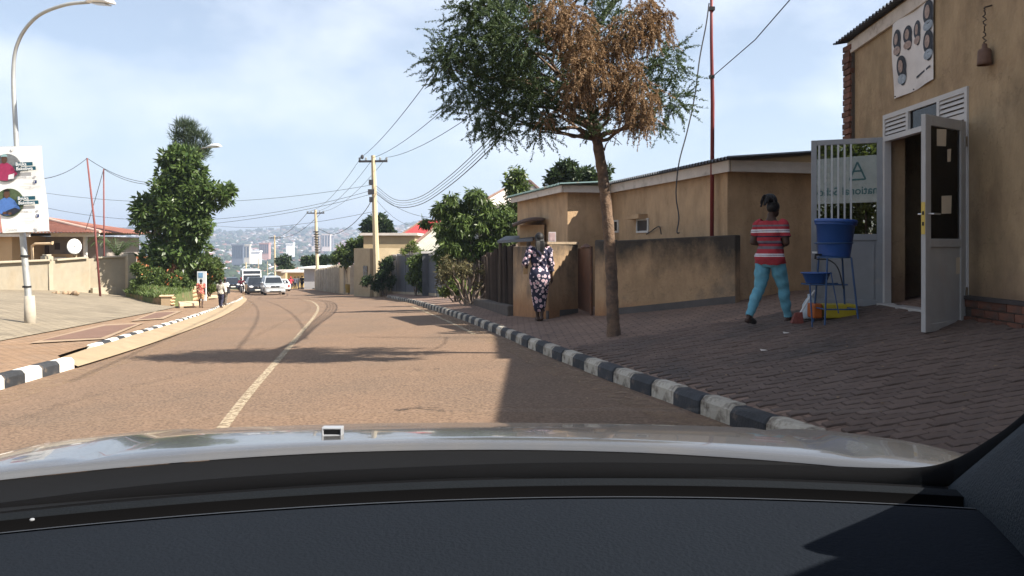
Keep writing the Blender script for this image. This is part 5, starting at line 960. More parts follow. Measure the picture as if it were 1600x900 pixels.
# feathery tree behind it
dc = 46.0; q = P(288, 440, dc); CT = thing('casuarina_tree', 'feathery dark casuarina top rising behind the broadleaf tree', 'tree', q); mb = MB(q); mb.tube([q-V3(0, 0, 1.5), P(290, 300, dc), P(287, 190, dc)], [.2, .1, .02], 7); mb.build('trunk', M_bark2, CT)
leaves('crown', leafmat('leaf_casuarina', (.03, .05, .025), (.075, .105, .05), .3, .7), blobs_to_sub([(285, 196, 13), (297, 200, 12), (280, 215, 14), (300, 218, 15), (314, 214, 10), (322, 225, 9), (318, 240, 14), (290, 240, 20), (273, 235, 12), (305, 245, 16)], dc, 12, .4), 3600, .5, .035, CT, q, -.9, .5, .6)
def bush(name, label, cat, dep, blobs, n, L_, W_, m, base, droop=.2, k=9, sub=.4, stems=4, group=None, bark=None, part='crown', tr=None, extra=None):
    q = base; t = thing(name, label, cat, q, 0, group); mb = MB(q)
    for i in range(stems):
        b = blobs[i % len(blobs)]; limb(mb, q-V3(random.uniform(-.15, .15), 0, .2), P(b[0], b[1], dep), tr or .04, .012, .1)
    mb.build('trunk' if cat == 'tree' else 'stem', bark or M_bark2, t, True)
    leaves(part, m, blobs_to_sub(blobs, dep, k, sub), n, L_, W_, t, q, droop)
    if extra: leaves('blossom', extra[0], blobs_to_sub(blobs, dep-.1, k, sub), extra[1], extra[2], extra[2], t, q, 0)
    return t
M_mg = leafmat('leaf_mango', (.04, .07, .018), (.12, .17, .045), .35, .42); M_sh = leafmat('leaf_shrub', (.05, .08, .02), (.13, .18, .05), .35, .5); M_dk = leafmat('leaf_dark', (.02, .038, .014), (.05, .08, .025), .3, .5); M_lg = leafmat('leaf_light', (.08, .12, .03), (.19, .24, .06), .4, .5)
M_dry = leafmat('leaf_dry', (.12, .08, .045), (.22, .15, .08), .3, .8); M_ora = leafmat('flower_orange', (.45, .12, .04), (.55, .2, .08), .3, .6)
bush('flowering_shrub', 'orange flowering shrub spilling over the bank beside the wall end', 'shrub', 37.2, [(222, 424, 16), (240, 432, 18), (222, 446, 14), (255, 442, 18), (276, 440, 16), (238, 454, 12), (262, 457, 11), (284, 452, 10), (222, 457, 9), (250, 462, 7), (296, 446, 8)], 12000, .16, .07, M_sh, P(248, 464, 37.2), extra=(M_ora, 180, .09))
bush('roadside_hedge', 'rounded green hedge at the bend left of the white minibus', 'hedge', 46, [(300, 412, 14), (318, 412, 16), (335, 418, 14), (340, 432, 12), (325, 430, 14), (300, 430, 14), (292, 442, 12), (310, 445, 10)], 8000, .2, .09, M_sh, P(315, 455, 46), extra=(M_ora, 90, .11))
bush('small_shrub', 'small round pale green shrub by the footway before the bend', 'shrub', 47, [(328, 448, 8), (334, 450, 6), (322, 452, 5)], 900, .16, .07, M_lg, P(328, 458, 47))
pq = P(183, 405, 46); PT = thing('small_palm', 'small palm with arching fronds behind the concrete wall', 'palm', pq); mb = MB(pq); mb.tube([pq-V3(0, 0, 1.2), pq+V3(0, 0, .2)], [.16, .12], 8); mb.build('trunk', M_bark2, PT)
M_palm = leafmat('leaf_palm', (.04, .07, .025), (.09, .13, .045), .3, .45)
for k in range(13):
    a = 2*math.pi*k/13+.2; ln = random.uniform(1.3, 1.9); rise = random.uniform(.5, 1.2); mb = MB(pq); pts = [pq+V3(math.cos(a)*ln*t, math.sin(a)*ln*t*.8, .2+rise*math.sin(t*2.4)) for t in np.linspace(0, 1, 9)]; sd = V3(-math.sin(a), math.cos(a), 0)
    for i in range(1, 9):
        for s in (-1, 1):
            for e in (0, .5): p = pts[i-1].lerp(pts[i], e); tip = p+sd*s*.38*math.sin(.4+i*.32)+(pts[i]-pts[i-1])*.9-V3(0, 0, .14); n_ = (pts[i]-pts[i-1])*.16; mb.add([p, p+n_, tip], [(0, 1, 2)])
    mb.tube(pts, .02, 4); mb.build('frond', M_palm, PT)
# right-hand trees
dm = 27.0
mt = bush('mango_tree', 'bushy mango tree with drooping leaves over the verge', 'tree', dm, [(690, 330, 18), (715, 320, 22), (745, 318, 24), (738, 305, 12), (700, 350, 24), (730, 345, 28), (760, 345, 28), (785, 350, 20), (700, 385, 26), (725, 380, 26), (755, 385, 28), (780, 380, 22), (800, 365, 14), (695, 410, 18), (770, 405, 16), (665, 345, 8), (790, 330, 14), (805, 345, 16)], 15000, .24, .06, M_mg, gd(737, dm), 1.1, 9, .4, 7, tr=.07)
bush('dry_shrub', 'tangle of bare brown twigs and leaves under the mango tree', 'shrub', 26, [(700, 420, 22), (730, 425, 22), (765, 425, 20), (690, 440, 12), (750, 445, 14), (785, 420, 16)], 2200, .13, .04, leafmat('leaf_halfdry', (.06, .06, .025), (.15, .125, .055), .3, .7), gd(735, 25.5), .3, 8, .45, 10, tr=.03)
bush('low_bush', 'bright green leafy bush at the kerbside under the mango tree', 'bush', 30, [(708, 446, 14), (722, 452, 12), (695, 454, 9), (735, 456, 8)], 2600, .17, .07, M_lg, gd(712, 30), 0, 9, .4, 5)
bush('tall_sapling', 'tall thin young tree standing before the pale hipped roof', 'tree', 31, [(806, 275, 16), (815, 290, 20), (800, 295, 16), (822, 310, 18), (803, 318, 18), (825, 328, 14), (835, 318, 10), (790, 330, 12)], 3400, .22, .07, M_mg, P(810, 420, 31), .8, 8, .45, 4, tr=.06)
bush('rear_tree', 'dark leafy tree behind the house roof next to cypress trunk', 'tree', 33, [(868, 278, 16), (885, 265, 18), (900, 275, 18), (925, 272, 20), (945, 270, 14), (912, 290, 16), (880, 292, 16), (942, 288, 14), (858, 285, 10)], 4200, .22, .10, M_dk, P(905, 420, 33), .3, 7, .42, 5, tr=.08)
bush('fence_creeper', 'leafy creeper climbing the dark panel fence', 'creeper', 45, [(648, 415, 14), (655, 425, 16), (645, 432, 14), (655, 442, 14), (660, 400, 8)], 3600, .2, .09, M_sh, gd(652, 45), .2, 8, .45, 3)
bush('pole_creeper', 'green climber wrapped around the near utility pole foot', 'creeper', 53, [(605, 408, 10), (600, 420, 12), (596, 434, 12), (590, 445, 10), (610, 440, 10), (575, 440, 10)], 3000, .22, .09, M_dk, gd(600, 53), .2, 8, .45, 3)
bush('yellow_shrub', 'sparse yellow green shrub above the panel fence coping', 'shrub', 48, [(640, 388, 9), (655, 392, 9), (630, 394, 7), (645, 380, 6)], 900, .16, .06, M_lg, P(645, 410, 48), .1, 6, .5, 4)
bush('street_tree', 'bright green street tree shading the people by the gatehouse', 'tree', 66, [(535, 395, 14), (548, 390, 14), (525, 402, 10), (555, 400, 12), (540, 408, 14), (560, 385, 12), (570, 378, 12)], 4200, .3, .13, M_sh, gd(556, 66), .3, 8, .42, 3, tr=.1)
bush('dark_far_tree', 'round dark tree rising behind the ochre house and pole', 'tree', 88, [(575, 352, 14), (592, 347, 15), (608, 355, 13), (600, 362, 12), (580, 364, 12)], 4000, .42, .2, M_dk, P(590, 400, 88), .3, 8, .42, 3, tr=.15)
bush('bend_tree', 'dark tree above the grey shed down the road', 'tree', 112, [(478, 408, 8), (490, 404, 9), (505, 406, 9), (520, 404, 10), (498, 412, 8), (530, 400, 8)], 3600, .5, .22, M_dk, P(500, 440, 112), .3, 7, .42, 3, tr=.15)
bush('banana_plant', 'drooping dark green tree beside the third utility pole', 'tree', 145, [(438, 410, 7), (446, 405, 7), (442, 418, 7), (450, 415, 6), (452, 425, 6)], 1600, .8, .3, M_dk, P(443, 446, 145), .9, 6, .5, 3, tr=.15)
# rough grass along the right verge
n = 9000; yy = RNG.uniform(24, 68, n); qq = RNG.uniform(3.0, 4.6, n); xx = np.array([xk(y) for y in yy])+qq; zz = np.array([surf(x, y) for x, y in zip(xx, yy)])-.02; hh = RNG.uniform(.08, .28, n); an = RNG.uniform(0, 6.28, n); wx = np.cos(an)*.03; wy = np.sin(an)*.03; lx = RNG.normal(size=n)*.06; ly = RNG.normal(size=n)*.06
V = np.stack([np.stack([xx-wx, yy-wy, zz], 1), np.stack([xx+wx, yy+wy, zz], 1), np.stack([xx+lx, yy+ly, zz+hh], 1)], 1).reshape(-1, 3); g_ = npmesh('verge_grass', V, np.arange(3*n).reshape(-1, 3), M_sh); tag(g_, 'rough green grass along the fence foot on the right verge', 'grass', kind='stuff')
n = 5000; t_ = RNG.random(n); s_ = RNG.random(n)**1.5; fr_ = np.array([tuple(p) for p in front]); bk_ = np.array([tuple(p) for p in back]); ii = t_*(len(fr_)-7); i0 = ii.astype(int); f_ = (ii-i0)[:, None]; pa = fr_[i0]*(1-f_)+fr_[i0+1]*f_; pb_ = bk_[i0]*(1-f_)+bk_[i0+1]*f_; pp = pa*(1-s_[:, None]*.5)+pb_*s_[:, None]*.5; pp[:, 2] += .35*np.sin(np.minimum(1, s_)*1.5)-.05; hh = RNG.uniform(.05, .22, n); an = RNG.uniform(0, 6.28, n); dx = np.stack([np.cos(an)*.035, np.sin(an)*.035, an*0], 1); tip = pp+np.stack([RNG.normal(size=n)*.08, RNG.normal(size=n)*.08, hh], 1)
V = np.stack([pp-dx, pp+dx, tip], 1).reshape(-1, 3); g_ = npmesh('bank_weeds', V, np.arange(3*n).reshape(-1, 3), M_sh); tag(g_, 'grass and weeds covering the planted bank', 'grass', kind='stuff')
# ---------------------------------------------------------------- city across the valley
def gz_far(x, y): return zg(x, y)
WALLS = [(.40, .35, .29), (.45, .43, .40), (.32, .18, .11), (.38, .29, .2), (.55, .54, .52), (.28, .14, .09)]; ROOFS = [(.28, .13, .09), (.22, .10, .07), (.36, .33, .31), (.55, .55, .56), (.30, .11, .08), (.20, .22, .26), (.68, .68, .68)]
WM = [mat('town_wall_%d' % i, c, .9, 0) for i, c in enumerate(WALLS)]; RM = [mat('town_roof_%d' % i, c, .7, 0) for i, c in enumerate(ROOFS)]
HV = np.array([(-.5, -.5, -.6), (.5, -.5, -.6), (.5, .5, -.6), (-.5, .5, -.6), (-.5, -.5, .62), (.5, -.5, .62), (.5, .5, .62), (-.5, .5, .62), (-.56, -.58, .60), (.56, -.58, .60), (.56, .58, .60), (-.56, .58, .60), (-.4, 0, 1.0), (.4, 0, 1.0)])
HF = [(0, 1, 5, 4), (1, 2, 6, 5), (2, 3, 7, 6), (3, 0, 4, 7), (8, 9, 13, 12), (10, 11, 12, 13), (9, 10, 13, 13), (11, 8, 12, 12)]
hm = []
for i in range(12):
    me = bpy.data.meshes.new('town_house'); me.from_pydata([tuple(v) for v in HV], [], [tuple(dict.fromkeys(f)) for f in HF]); me.materials.append(WM[i % 6]); me.materials.append(RM[(i*3) % 7])
    for k, p in enumerate(me.polygons): p.material_index = 0 if k < 4 else 1
    hm.append(me)
cand = []
while len(cand) < 9000:
    y = 260*(4700/260)**RNG.random(); u = RNG.uniform(40, 730); x = (u-UH)/F*y
    dens = .35+.65*(.5+.5*math.sin(x*.004+1)*math.sin(y*.003)+.25*math.sin(x*.011+y*.007)); top = max(0, 1-max(0, y-3900)/900)
    if RNG.random() > dens*top: continue
    z = gz_far(x, y); v = VH+F*(H-z)/y
    if v > 470: continue
    cand.append((x, y, z, u, v))
size = lambda y: RNG.uniform(8, 15)
cand.sort(key=lambda c: c[1]); near = [c for c in cand if 330 < c[1] and 90 < c[3] < 640][:300]; nset = set(near)
for i, (x, y, z, u, v) in enumerate(near):
    ob = bpy.data.objects.new('town_house', hm[i % 12]); COL.objects.link(ob); s = RNG.uniform(7, 12); ob.location = (x, y, z+1); ob.scale = (s, s*RNG.uniform(.7, 1.1), RNG.uniform(3.2, 5.5)); ob.rotation_euler = (0, 0, RNG.uniform(0, 6.28)); tag(ob, 'small distant house with a pitched roof on the valley side', 'house', 'houses on the valley side')
rest = [c for c in cand if c not in nset]; n = len(rest); R_ = np.array([c[:3] for c in rest]); an = RNG.uniform(0, 6.28, n); sx = RNG.uniform(7, 15, n)*(1+R_[:, 1]/9000); sy = sx*RNG.uniform(.6, 1.1, n); sz = RNG.uniform(3.5, 7, n)
Lv = HV[None]*np.stack([sx, sy, sz], 1)[:, None]; Vx = Lv[..., 0]*np.cos(an)[:, None]-Lv[..., 1]*np.sin(an)[:, None]; Vy = Lv[..., 0]*np.sin(an)[:, None]+Lv[..., 1]*np.cos(an)[:, None]
VV = np.stack([Vx+R_[:, :1], Vy+R_[:, 1:2], Lv[..., 2]+R_[:, 2:3]+.8], -1).reshape(-1, 3); fq = np.array([f if len(set(f)) == 4 else (f[0], f[1], f[2], f[2]) for f in HF]); tri = []
for f in HF:
    g = list(dict.fromkeys(f)); tri.append((g[0], g[1], g[2]));
    if len(g) == 4: tri.append((g[0], g[2], g[3]))
tri = np.array(tri); FF = (tri[None]+(np.arange(n)*14)[:, None, None]).reshape(-1, 3); me_o = npmesh('town_houses', VV, FF, None); md = me_o.data
for m_ in WM+RM: md.materials.append(m_)
wi = RNG.integers(0, 6, n); ri = RNG.integers(6, 13, n); mi = np.concatenate([np.repeat(wi[:, None], 8, 1), np.repeat(ri[:, None], len(tri)-8, 1)], 1).ravel(); md.polygons.foreach_set('material_index', mi.astype(np.int32)); tag(me_o, 'mass of tiny houses spread over the hills across the valley', 'houses', kind='stuff')
# tree cover between them
n = 9000; y = 220*(4900/220)**RNG.random(n); u = RNG.uniform(20, 760, n); x = (u-UH)/F*y; z = np.array([gz_far(a, b) for a, b in zip(x, y)]); ph = (1+math.sqrt(5))/2
ico = np.array([(-1, ph, 0), (1, ph, 0), (-1, -ph, 0), (1, -ph, 0), (0, -1, ph), (0, 1, ph), (0, -1, -ph), (0, 1, -ph), (ph, 0, -1), (ph, 0, 1), (-ph, 0, -1), (-ph, 0, 1)])/1.9
icf = np.array([(0, 11, 5), (0, 5, 1), (0, 1, 7), (0, 7, 10), (0, 10, 11), (1, 5, 9), (5, 11, 4), (11, 10, 2), (10, 7, 6), (7, 1, 8), (3, 9, 4), (3, 4, 2), (3, 2, 6), (3, 6, 8), (3, 8, 9), (4, 9, 5), (2, 4, 11), (6, 2, 10), (8, 6, 7), (9, 8, 1)])
s = RNG.uniform(3, 7, n)*(1+y/5000); Vt = (ico[None]*(1+.35*RNG.normal(size=(n, 12, 1))))*np.stack([s, s, s*.8], 1)[:, None]+np.stack([x, y, z+s*.55], 1)[:, None]
tag(npmesh('distant_trees', Vt.reshape(-1, 3), (icf[None]+(np.arange(n)*12)[:, None, None]).reshape(-1, 3), mat('far_foliage', (.032, .05, .022), .9, .3, .02)), 'dark tree cover scattered between the houses across the valley', 'trees', kind='stuff')
# landmark blocks
def block(label, u0, u1, vt, vb, d, m, stripes=5, wm=None, top=None):
    a = P(u0, vb, d); b = P(u1, vt, d); q = V3((a.x+b.x)/2, d, a.z-12); t = thing('tower_block', label, 'building', q); mb = MB(q); dp = (b.x-a.x)*.7; mb.bb(a.x, b.x, d, d+dp, a.z-12, b.z); mb.build('wall', m, t)
    for k in range(stripes):
        x0 = a.x+(b.x-a.x)*(k+.2)/stripes; x1 = a.x+(b.x-a.x)*(k+.75)/stripes; mb = MB(q); mb.bb(x0, x1, d-.6, d-.05, a.z, b.z-2); mb.build('window_band', wm or mat('far_glass', (.07, .09, .12), .4), t)
    mb = MB(q); mb.bb(a.x-1, b.x+1, d-1, d+dp+1, b.z+.05, b.z+2.5); mb.build('parapet', m, t)
    return t
fw = lambda n, c: mat(n, c, .85, .05, .05)
block('wide grey office block standing in the valley', 362, 380, 384, 403, 1400, fw('blk_grey', (.13, .15, .19)), 6); block('pale end tower joined to the grey office block', 380.5, 390, 384, 402, 1405, fw('blk_pale', (.5, .47, .42)), 2)
block('long white hall beside the grey office block', 392.5, 406, 394, 401, 1300, fw('blk_white', (.8, .8, .8)), 0); block('pinkish apartment block right of the grey office block', 405, 420, 381, 396, 1700, fw('blk_pink', (.42, .25, .22)), 5)
block('bright white concave building in the valley', 447, 458, 382, 393, 1800, fw('blk_white', (.8, .8, .8)), 0); block('left twin of the striped towers behind the second pole', 487, 500, 369, 384, 2000, fw('blk_tw', (.6, .52, .5)), 3); block('right twin of the striped towers', 503, 516, 367, 385, 2000, fw('blk_tw', (.6, .52, .5)), 3); block('dark slab building right of the twin towers', 516.5, 521, 370, 384, 2010, fw('blk_dk', (.2, .22, .26)), 0)
for k, (u, d, vt) in enumerate(((384.5, 130, 410), (404, 260, 404), (418, 300, 408))):
    q = P(u, 450, d); mb = MB(q); mb.tube([q, P(u, vt, d)], [.14, .1], 6); tag(mb.build('far_pole', M_pole), ['slim lamp pole above the minibus', 'distant pole right of the minibus roof', 'distant pole behind the silver car'][k], 'pole')
# haze over the valley
hz = bpy.data.materials.new('haze_air'); hz.use_nodes = True; N = hz.node_tree.nodes; N.remove(N['Principled BSDF']); pv = N.new('ShaderNodeVolumePrincipled'); pv.inputs['Color'].default_value = (.64, .77, 1.0, 1); pv.inputs['Density'].default_value = .00023; pv.inputs['Anisotropy'].default_value = .2; hz.node_tree.links.new(pv.outputs[0], N['Material Output'].inputs['Volume'])
mb = MB(); mb.bb(-10200, 10200, -75, 9300, -90, 330); tag(mb.build('haze', hz, fix=True), 'thin pale blue haze filling the valley air', 'haze', kind='stuff')
# ---------------------------------------------------------------- people
def rings(mb, rs, n=16): mb.loft([[V3(cx+rx*math.cos(t), cy+ry*math.sin(t), z) for t in np.linspace(0, 2*math.pi, n, endpoint=False)] for z, rx, ry, cx, cy in rs])
def chain(mb, pts, rs, n=10):
    pts = [Vector(p) for p in pts]; a = (pts[0]-pts[1]).normalized(); b = (pts[-1]-pts[-2]).normalized()
    P_ = [pts[0]+a*rs[0]*.9, pts[0]+a*rs[0]*.5]+pts+[pts[-1]+b*rs[-1]*.5, pts[-1]+b*rs[-1]*.9]; R_ = [rs[0]*.35, rs[0]*.85]+list(rs)+[rs[-1]*.85, rs[-1]*.35]; mb.tube(P_, R_, n)
BASE = dict(pel=(0, 0, .95), neck=(0, -.01, 1.48), head=(0, .025, 1.625), shL=(-.18, 0, 1.42), elL=(-.225, -.03, 1.14), wrL=(-.22, .05, .89), shR=(.18, 0, 1.42), elR=(.225, -.03, 1.14), wrR=(.22, .05, .89),
            hiL=(-.09, 0, .92), knL=(-.1, .03, .50), anL=(-.1, -.02, .085), toL=(-.11, .13, .03), hiR=(.09, 0, .92), knR=(.1, .03, .50), anR=(.1, -.02, .085), toR=(.11, .13, .03))
def hand(mb, wr, el, side, curl=.5):
    w = Vector(wr); d = (w-Vector(el)).normalized(); s = Vector((side, 0, 0)); s = (s-d*s.dot(d)).normalized(); f = d.cross(s)*side; f = -f if f.y < 0 else f
    mb.tube([w, w+d*.03, w+d*.08, w+d*.095], [.026, .034, .036, .028], 8)
    for k, ln in enumerate((.07, .08, .075, .06)):
        r0 = w+d*.085+f*(.027-.018*k); a = r0+d*ln*.5-s*.012*curl; b = a+d*ln*.4-s*.03*curl; chain(mb, [r0, a, b], [.0095, .009, .0075], 6)
    a = w+d*.03+f*.03; chain(mb, [a, a+d*.03+f*.022, a+d*.06+f*.024-s*.01], [.012, .011, .009], 6)
def person(name, label, base, yaw, height, pose, outfit, vox=.012, skin=(.055, .030, .020), hair=None, girth=1.0, group=None, extra=None):
    J = {k: Vector(v) for k, v in {**BASE, **pose}.items()}; g = girth; mb = MB()
    dn = J['neck']-J['pel']; lx = lambda z: J['pel'].x+dn.x*(z-.95)/.53; ly = lambda z: J['pel'].y+(dn.y+.01)*(z-.95)/.53
    rings(mb, [(z, rx*g, ry*g, lx(z), ly(z)+cy) for z, rx, ry, cy in ((.82, .10, .085, -.0), (.86, .15, .11, -.005), (.93, .168, .125, -.012), (1.0, .158, .115, -.005), (1.09, .138, .10, .005), (1.2, .15, .105, .0), (1.31, .168, .112, -.005), (1.39, .165, .1, -.008), (1.435, .12, .082, -.008), (1.465, .07, .066, -.006), (1.5, .056, .058, 0))])
    chain(mb, [J['neck']-V3(0, 0, .04), J['neck']+V3(0, 0, .06), J['head']-V3(0, .02, .03)], [.058, .052, .055])
    h = J['head']; mb.ell(h+V3(0, -.01, .015), (.076, .094, .105), 16, 12); mb.ell(h+V3(0, .03, -.055), (.055, .062, .06), 12, 8); mb.ell(h+V3(0, .1, -.02), (.014, .022, .024), 8, 6)
    for s in (-1, 1): mb.ell(h+V3(s*.078, -.01, -.01), (.012, .022, .032), 8, 6)
    for s in 'LR':
        q = -1 if s == 'L' else 1
        chain(mb, [J['sh'+s], J['sh'+s].lerp(J['el'+s], .5), J['el'+s]], [.056*g, .05*g, .04*g]); chain(mb, [J['el'+s], J['el'+s].lerp(J['wr'+s], .35), J['wr'+s]], [.04*g, .04*g, .027]); hand(mb, J['wr'+s], J['el'+s], q)
        chain(mb, [J['hi'+s], J['hi'+s].lerp(J['kn'+s], .4), J['kn'+s]], [.088*g, .082*g, .058*g]); k = J['kn'+s].lerp(J['an'+s], .3)-V3(0, .015, 0); chain(mb, [J['kn'+s], k, J['an'+s]], [.056*g, .056*g, .036])
        a, t = J['an'+s], J['to'+s]; f = t-a; f.z = 0; f.normalize(); hl = a-f*.05; hl.z = a.z-.045; chain(mb, [hl, a.lerp(t, .45)+V3(0, 0, -.01), t+V3(0, 0, .0)], [.036, .04, .028])
    me = mb.mesh('raw'); raw = bpy.data.objects.new('raw', me); COL.objects.link(raw); m1 = raw.modifiers.new('r', 'REMESH'); m1.mode = 'VOXEL'; m1.voxel_size = vox; m2 = raw.modifiers.new('s', 'SMOOTH'); m2.factor = .5; m2.iterations = 5 if vox < .016 else 2
    bpy.context.view_layer.update(); me = bpy.data.meshes.new_from_object(raw.evaluated_get(bpy.context.evaluated_depsgraph_get())); bpy.data.objects.remove(raw); me.name = 'body'; me.materials.clear(); me.shade_smooth()
    t = thing(name, label, 'person', base, yaw, group); s_ = height/1.75; t.scale = (s_, s_, s_)
    mk('body', me, mat('skin_%.3f' % skin[0], skin, .55, .1, 8), t)
    nv = len(me.vertices); V = np.empty(nv*3, np.float32); me.vertices.foreach_get('co', V); V = V.reshape(-1, 3); Nn = np.empty(nv*3, np.float32); me.vertices.foreach_get('normal', Nn); Nn = Nn.reshape(-1, 3)
    segs = [('torso', 'pel', 'neck', .14)]+[(a+s, b+s, c+s, r) for s in 'LR' for a, b, c, r in (('ua', 'sh', 'el', .045), ('fa', 'el', 'wr', .035), ('th', 'hi', 'kn', .07), ('sh', 'kn', 'an', .045), ('ft', 'an', 'to', .035))]+[('hd', 'neck', 'head', .07)]
    D = []; T = []
    for nm, a, b, r in segs:
        A, B2 = np.array(J[a]), np.array(J[b]); ab = B2-A; tt = np.clip(((V-A)@ab)/(ab@ab), 0, 1.35 if nm[:2] in ('fa', 'ft') else 1); D.append(np.linalg.norm(V-(A+tt[:, None]*ab), axis=1)-r); T.append(tt)
    D = np.array(D); T = np.array(T); best = D.argmin(0); tb_ = T[best, np.arange(nv)]; names = [s[0] for s in segs]
    nl = len(me.polygons); fl = [tuple(p.vertices) for p in me.polygons]
    for nm, m, spec, th in outfit:
        ok = np.zeros(nv, bool)
        for sname, t0, t1, *zz in spec:
            for i, n_ in enumerate(names):
                if n_ == sname or n_[:-1] == sname: ok |= (best == i) & (tb_ >= t0) & (tb_ <= t1) & (V[:, 2] >= (zz[0] if zz else -9))
        fs = [f for f in fl if all(ok[i] for i in f)]
        if not fs: continue
        used = sorted({i for f in fs for i in f}); mp_ = {a: b for b, a in enumerate(used)}; X = V[used]; wr_ = (np.sin(X[:, 2]*38+X[:, 0]*21)*np.sin(X[:, 0]*33+X[:, 1]*27+X[:, 2]*9)*.5+1)*th; X = X+Nn[used]*wr_[:, None]
        cm = bpy.data.meshes.new(nm); cm.from_pydata([tuple(x) for x in X], [], [tuple(mp_[i] for i in f) for f in fs]); cm.update(); cm.shade_smooth(); ob = mk(nm, cm, m, t)
        if vox < .016: sm = ob.modifiers.new('s', 'SMOOTH'); sm.factor = .5; sm.iterations = 3
    for s in (-1, 1): e = MB(); e.ell(h+V3(s*.03, .083, .005), (.012, .008, .008), 8, 6); e.build('eye', mat('eye_white', (.5, .47, .44), .3), t, True)
    e = MB(); e.ell(h+V3(0, .09, -.062), (.024, .008, .008), 8, 6); e.build('mouth', mat('lips', (.09, .03, .028), .5), t, True)
    if hair:
        e = MB()
        if hair == 'short': e.ell(h+V3(0, -.02, .03), (.084, .1, .1), 14, 10)
        elif hair == 'dreads':
            e.ell(h+V3(0, -.02, .03), (.088, .1, .1), 14, 10); e.ell(h+V3(-.03, -.06, .15), (.095, .085, .072), 12, 8)
            for k in range(22):
                a = random.uniform(0, 6.28); c_ = h+V3(-.03, -.06, .15); p1 = c_+V3(math.cos(a)*.075, math.sin(a)*.065, .02+random.uniform(-.02, .03)); p2 = p1+V3(math.cos(a)*.025, math.sin(a)*.025-.01, -.045+random.uniform(-.03, .02)); e.tube(cr([c_, p1, p2, p2+V3(math.cos(a)*.015, -.01, -.05)], 3), [.013]*9+[.008], 6)
        elif hair == 'braids':
            e.ell(h+V3(0, -.02, .03), (.092, .108, .108), 14, 10)
            for k in range(16):
                a = (k-7.5)/7.5; e.tube(cr([h+V3(a*.06, -.09, .02), h+V3(a*.075, -.135, -.1), h+V3(a*.06, -.15, -.25), h+V3(a*.05, -.135, -.40), h+V3(a*.03, -.125, -.47-.02*math.cos(a*3))], 4), .017, 6)
        e.build('hair', mat('hair_black', (.010, .009, .009), .6, .2, 30), t, True)
    if extra: extra(t, J)
    return t
def bandmat(name, stops, rough=.85, axis='Z'):
    m = mat(name, (.5, .5, .5), rough, 0); t_ = m.node_tree; N = t_.nodes; tc_ = N.new('ShaderNodeTexCoord'); sx_ = N.new('ShaderNodeSeparateXYZ'); r = N.new('ShaderNodeValToRGB'); mr = N.new('ShaderNodeMapRange'); mr.inputs[1].default_value = .8; mr.inputs[2].default_value = 1.5
    t_.links.new(tc_.outputs['Object'], sx_.inputs[0]); t_.links.new(sx_.outputs[axis], mr.inputs[0]); t_.links.new(mr.outputs[0], r.inputs[0]); cr0 = r.color_ramp; cr0.interpolation = 'CONSTANT'; cr0.elements.remove(cr0.elements[1])
    cr0.elements[0].position = 0; cr0.elements[0].color = (*stops[0][1], 1)
    for p, c in stops[1:]: e = cr0.elements.new((p-.8)/.7); e.color = (*c, 1)
    t_.links.new(r.outputs[0], N['Principled BSDF'].inputs['Base Color']); return m
RED, WHT, NVY, GRY = (.30, .028, .038), (.62, .58, .6), (.02, .02, .045), (.13, .11, .13)
M_str = bandmat('striped_knit', [(.8, RED), (.955, WHT), (.97, NVY), (.98, WHT), (.995, RED), (1.06, GRY), (1.10, RED), (1.135, NVY), (1.15, GRY), (1.175, RED), (1.225, NVY), (1.245, RED), (1.29, WHT), (1.31, NVY), (1.318, WHT), (1.338, RED), (1.375, GRY), (1.40, RED)])
M_jean = mat('jean_light', (.115, .31, .40), .9, .18, 9, .3, 80, c2=(.20, .42, .50), c2s=5, c2t=(.55, .75)); M_shoe = mat('shoe_dark', (.03, .022, .02), .6)
FULL_SH = [('torso', .0, .93, .85), ('th', 0, .5, .85), ('ua', 0, .72)]; TROU = [('th', 0, 1), ('sh', 0, .97), ('torso', 0, .16)]
pp_ = gp(1203, 507)
person('person', 'person in red striped top and pale blue jeans walking to the doors', pp_, math.radians(-50), 194/F*pp_.y, dict(pel=(0, 0, .95), neck=(0, .03, 1.48), head=(.015, .075, 1.625), shL=(-.178, .02, 1.40), elL=(-.235, -.06, 1.16), wrL=(-.06, .16, 1.13), shR=(.178, .03, 1.40), elR=(.245, .02, 1.15), wrR=(.08, .22, 1.12),
       hiL=(-.095, 0, .92), knL=(-.13, -.05, .5), anL=(-.15, -.30, .11), toL=(-.16, -.15, .03), hiR=(.095, 0, .92), knR=(.11, .17, .52), anR=(.12, .27, .085), toR=(.13, .43, .03)),
       [('trousers', M_jean, [('th', 0, 1), ('sh', 0, .97), ('torso', 0, .10)], .016), ('shirt', M_str, FULL_SH, .025), ('shoe', M_shoe, [('ft', .0, 1.4)], .012)], .0105, hair='dreads', girth=1.14)
# floral print
M_flo = mat('floral_print', (.02, .02, .045), .85, 0); t_ = M_flo.node_tree; N = t_.nodes; K_ = t_.links.new; tc_ = N.new('ShaderNodeTexCoord'); vo = N.new('ShaderNodeTexVoronoi'); vo.inputs['Scale'].default_value = 12.5; K_(tc_.outputs['Object'], vo.inputs['Vector']); nz = N.new('ShaderNodeTexNoise'); nz.inputs['Scale'].default_value = 55; K_(tc_.outputs['Object'], nz.inputs['Vector'])
ad = N.new('ShaderNodeMath'); ad.operation = 'MULTIPLY_ADD'; ad.inputs[1].default_value = .35; K_(nz.outputs['Fac'], ad.inputs[0]); K_(vo.outputs['Distance'], ad.inputs[2]); r = N.new('ShaderNodeValToRGB'); r.color_ramp.interpolation = 'CONSTANT'; els = r.color_ramp.elements; els[0].position = 0; els[0].color = (.35, .05, .09, 1); els[1].position = .27; els[1].color = (.62, .56, .6, 1)
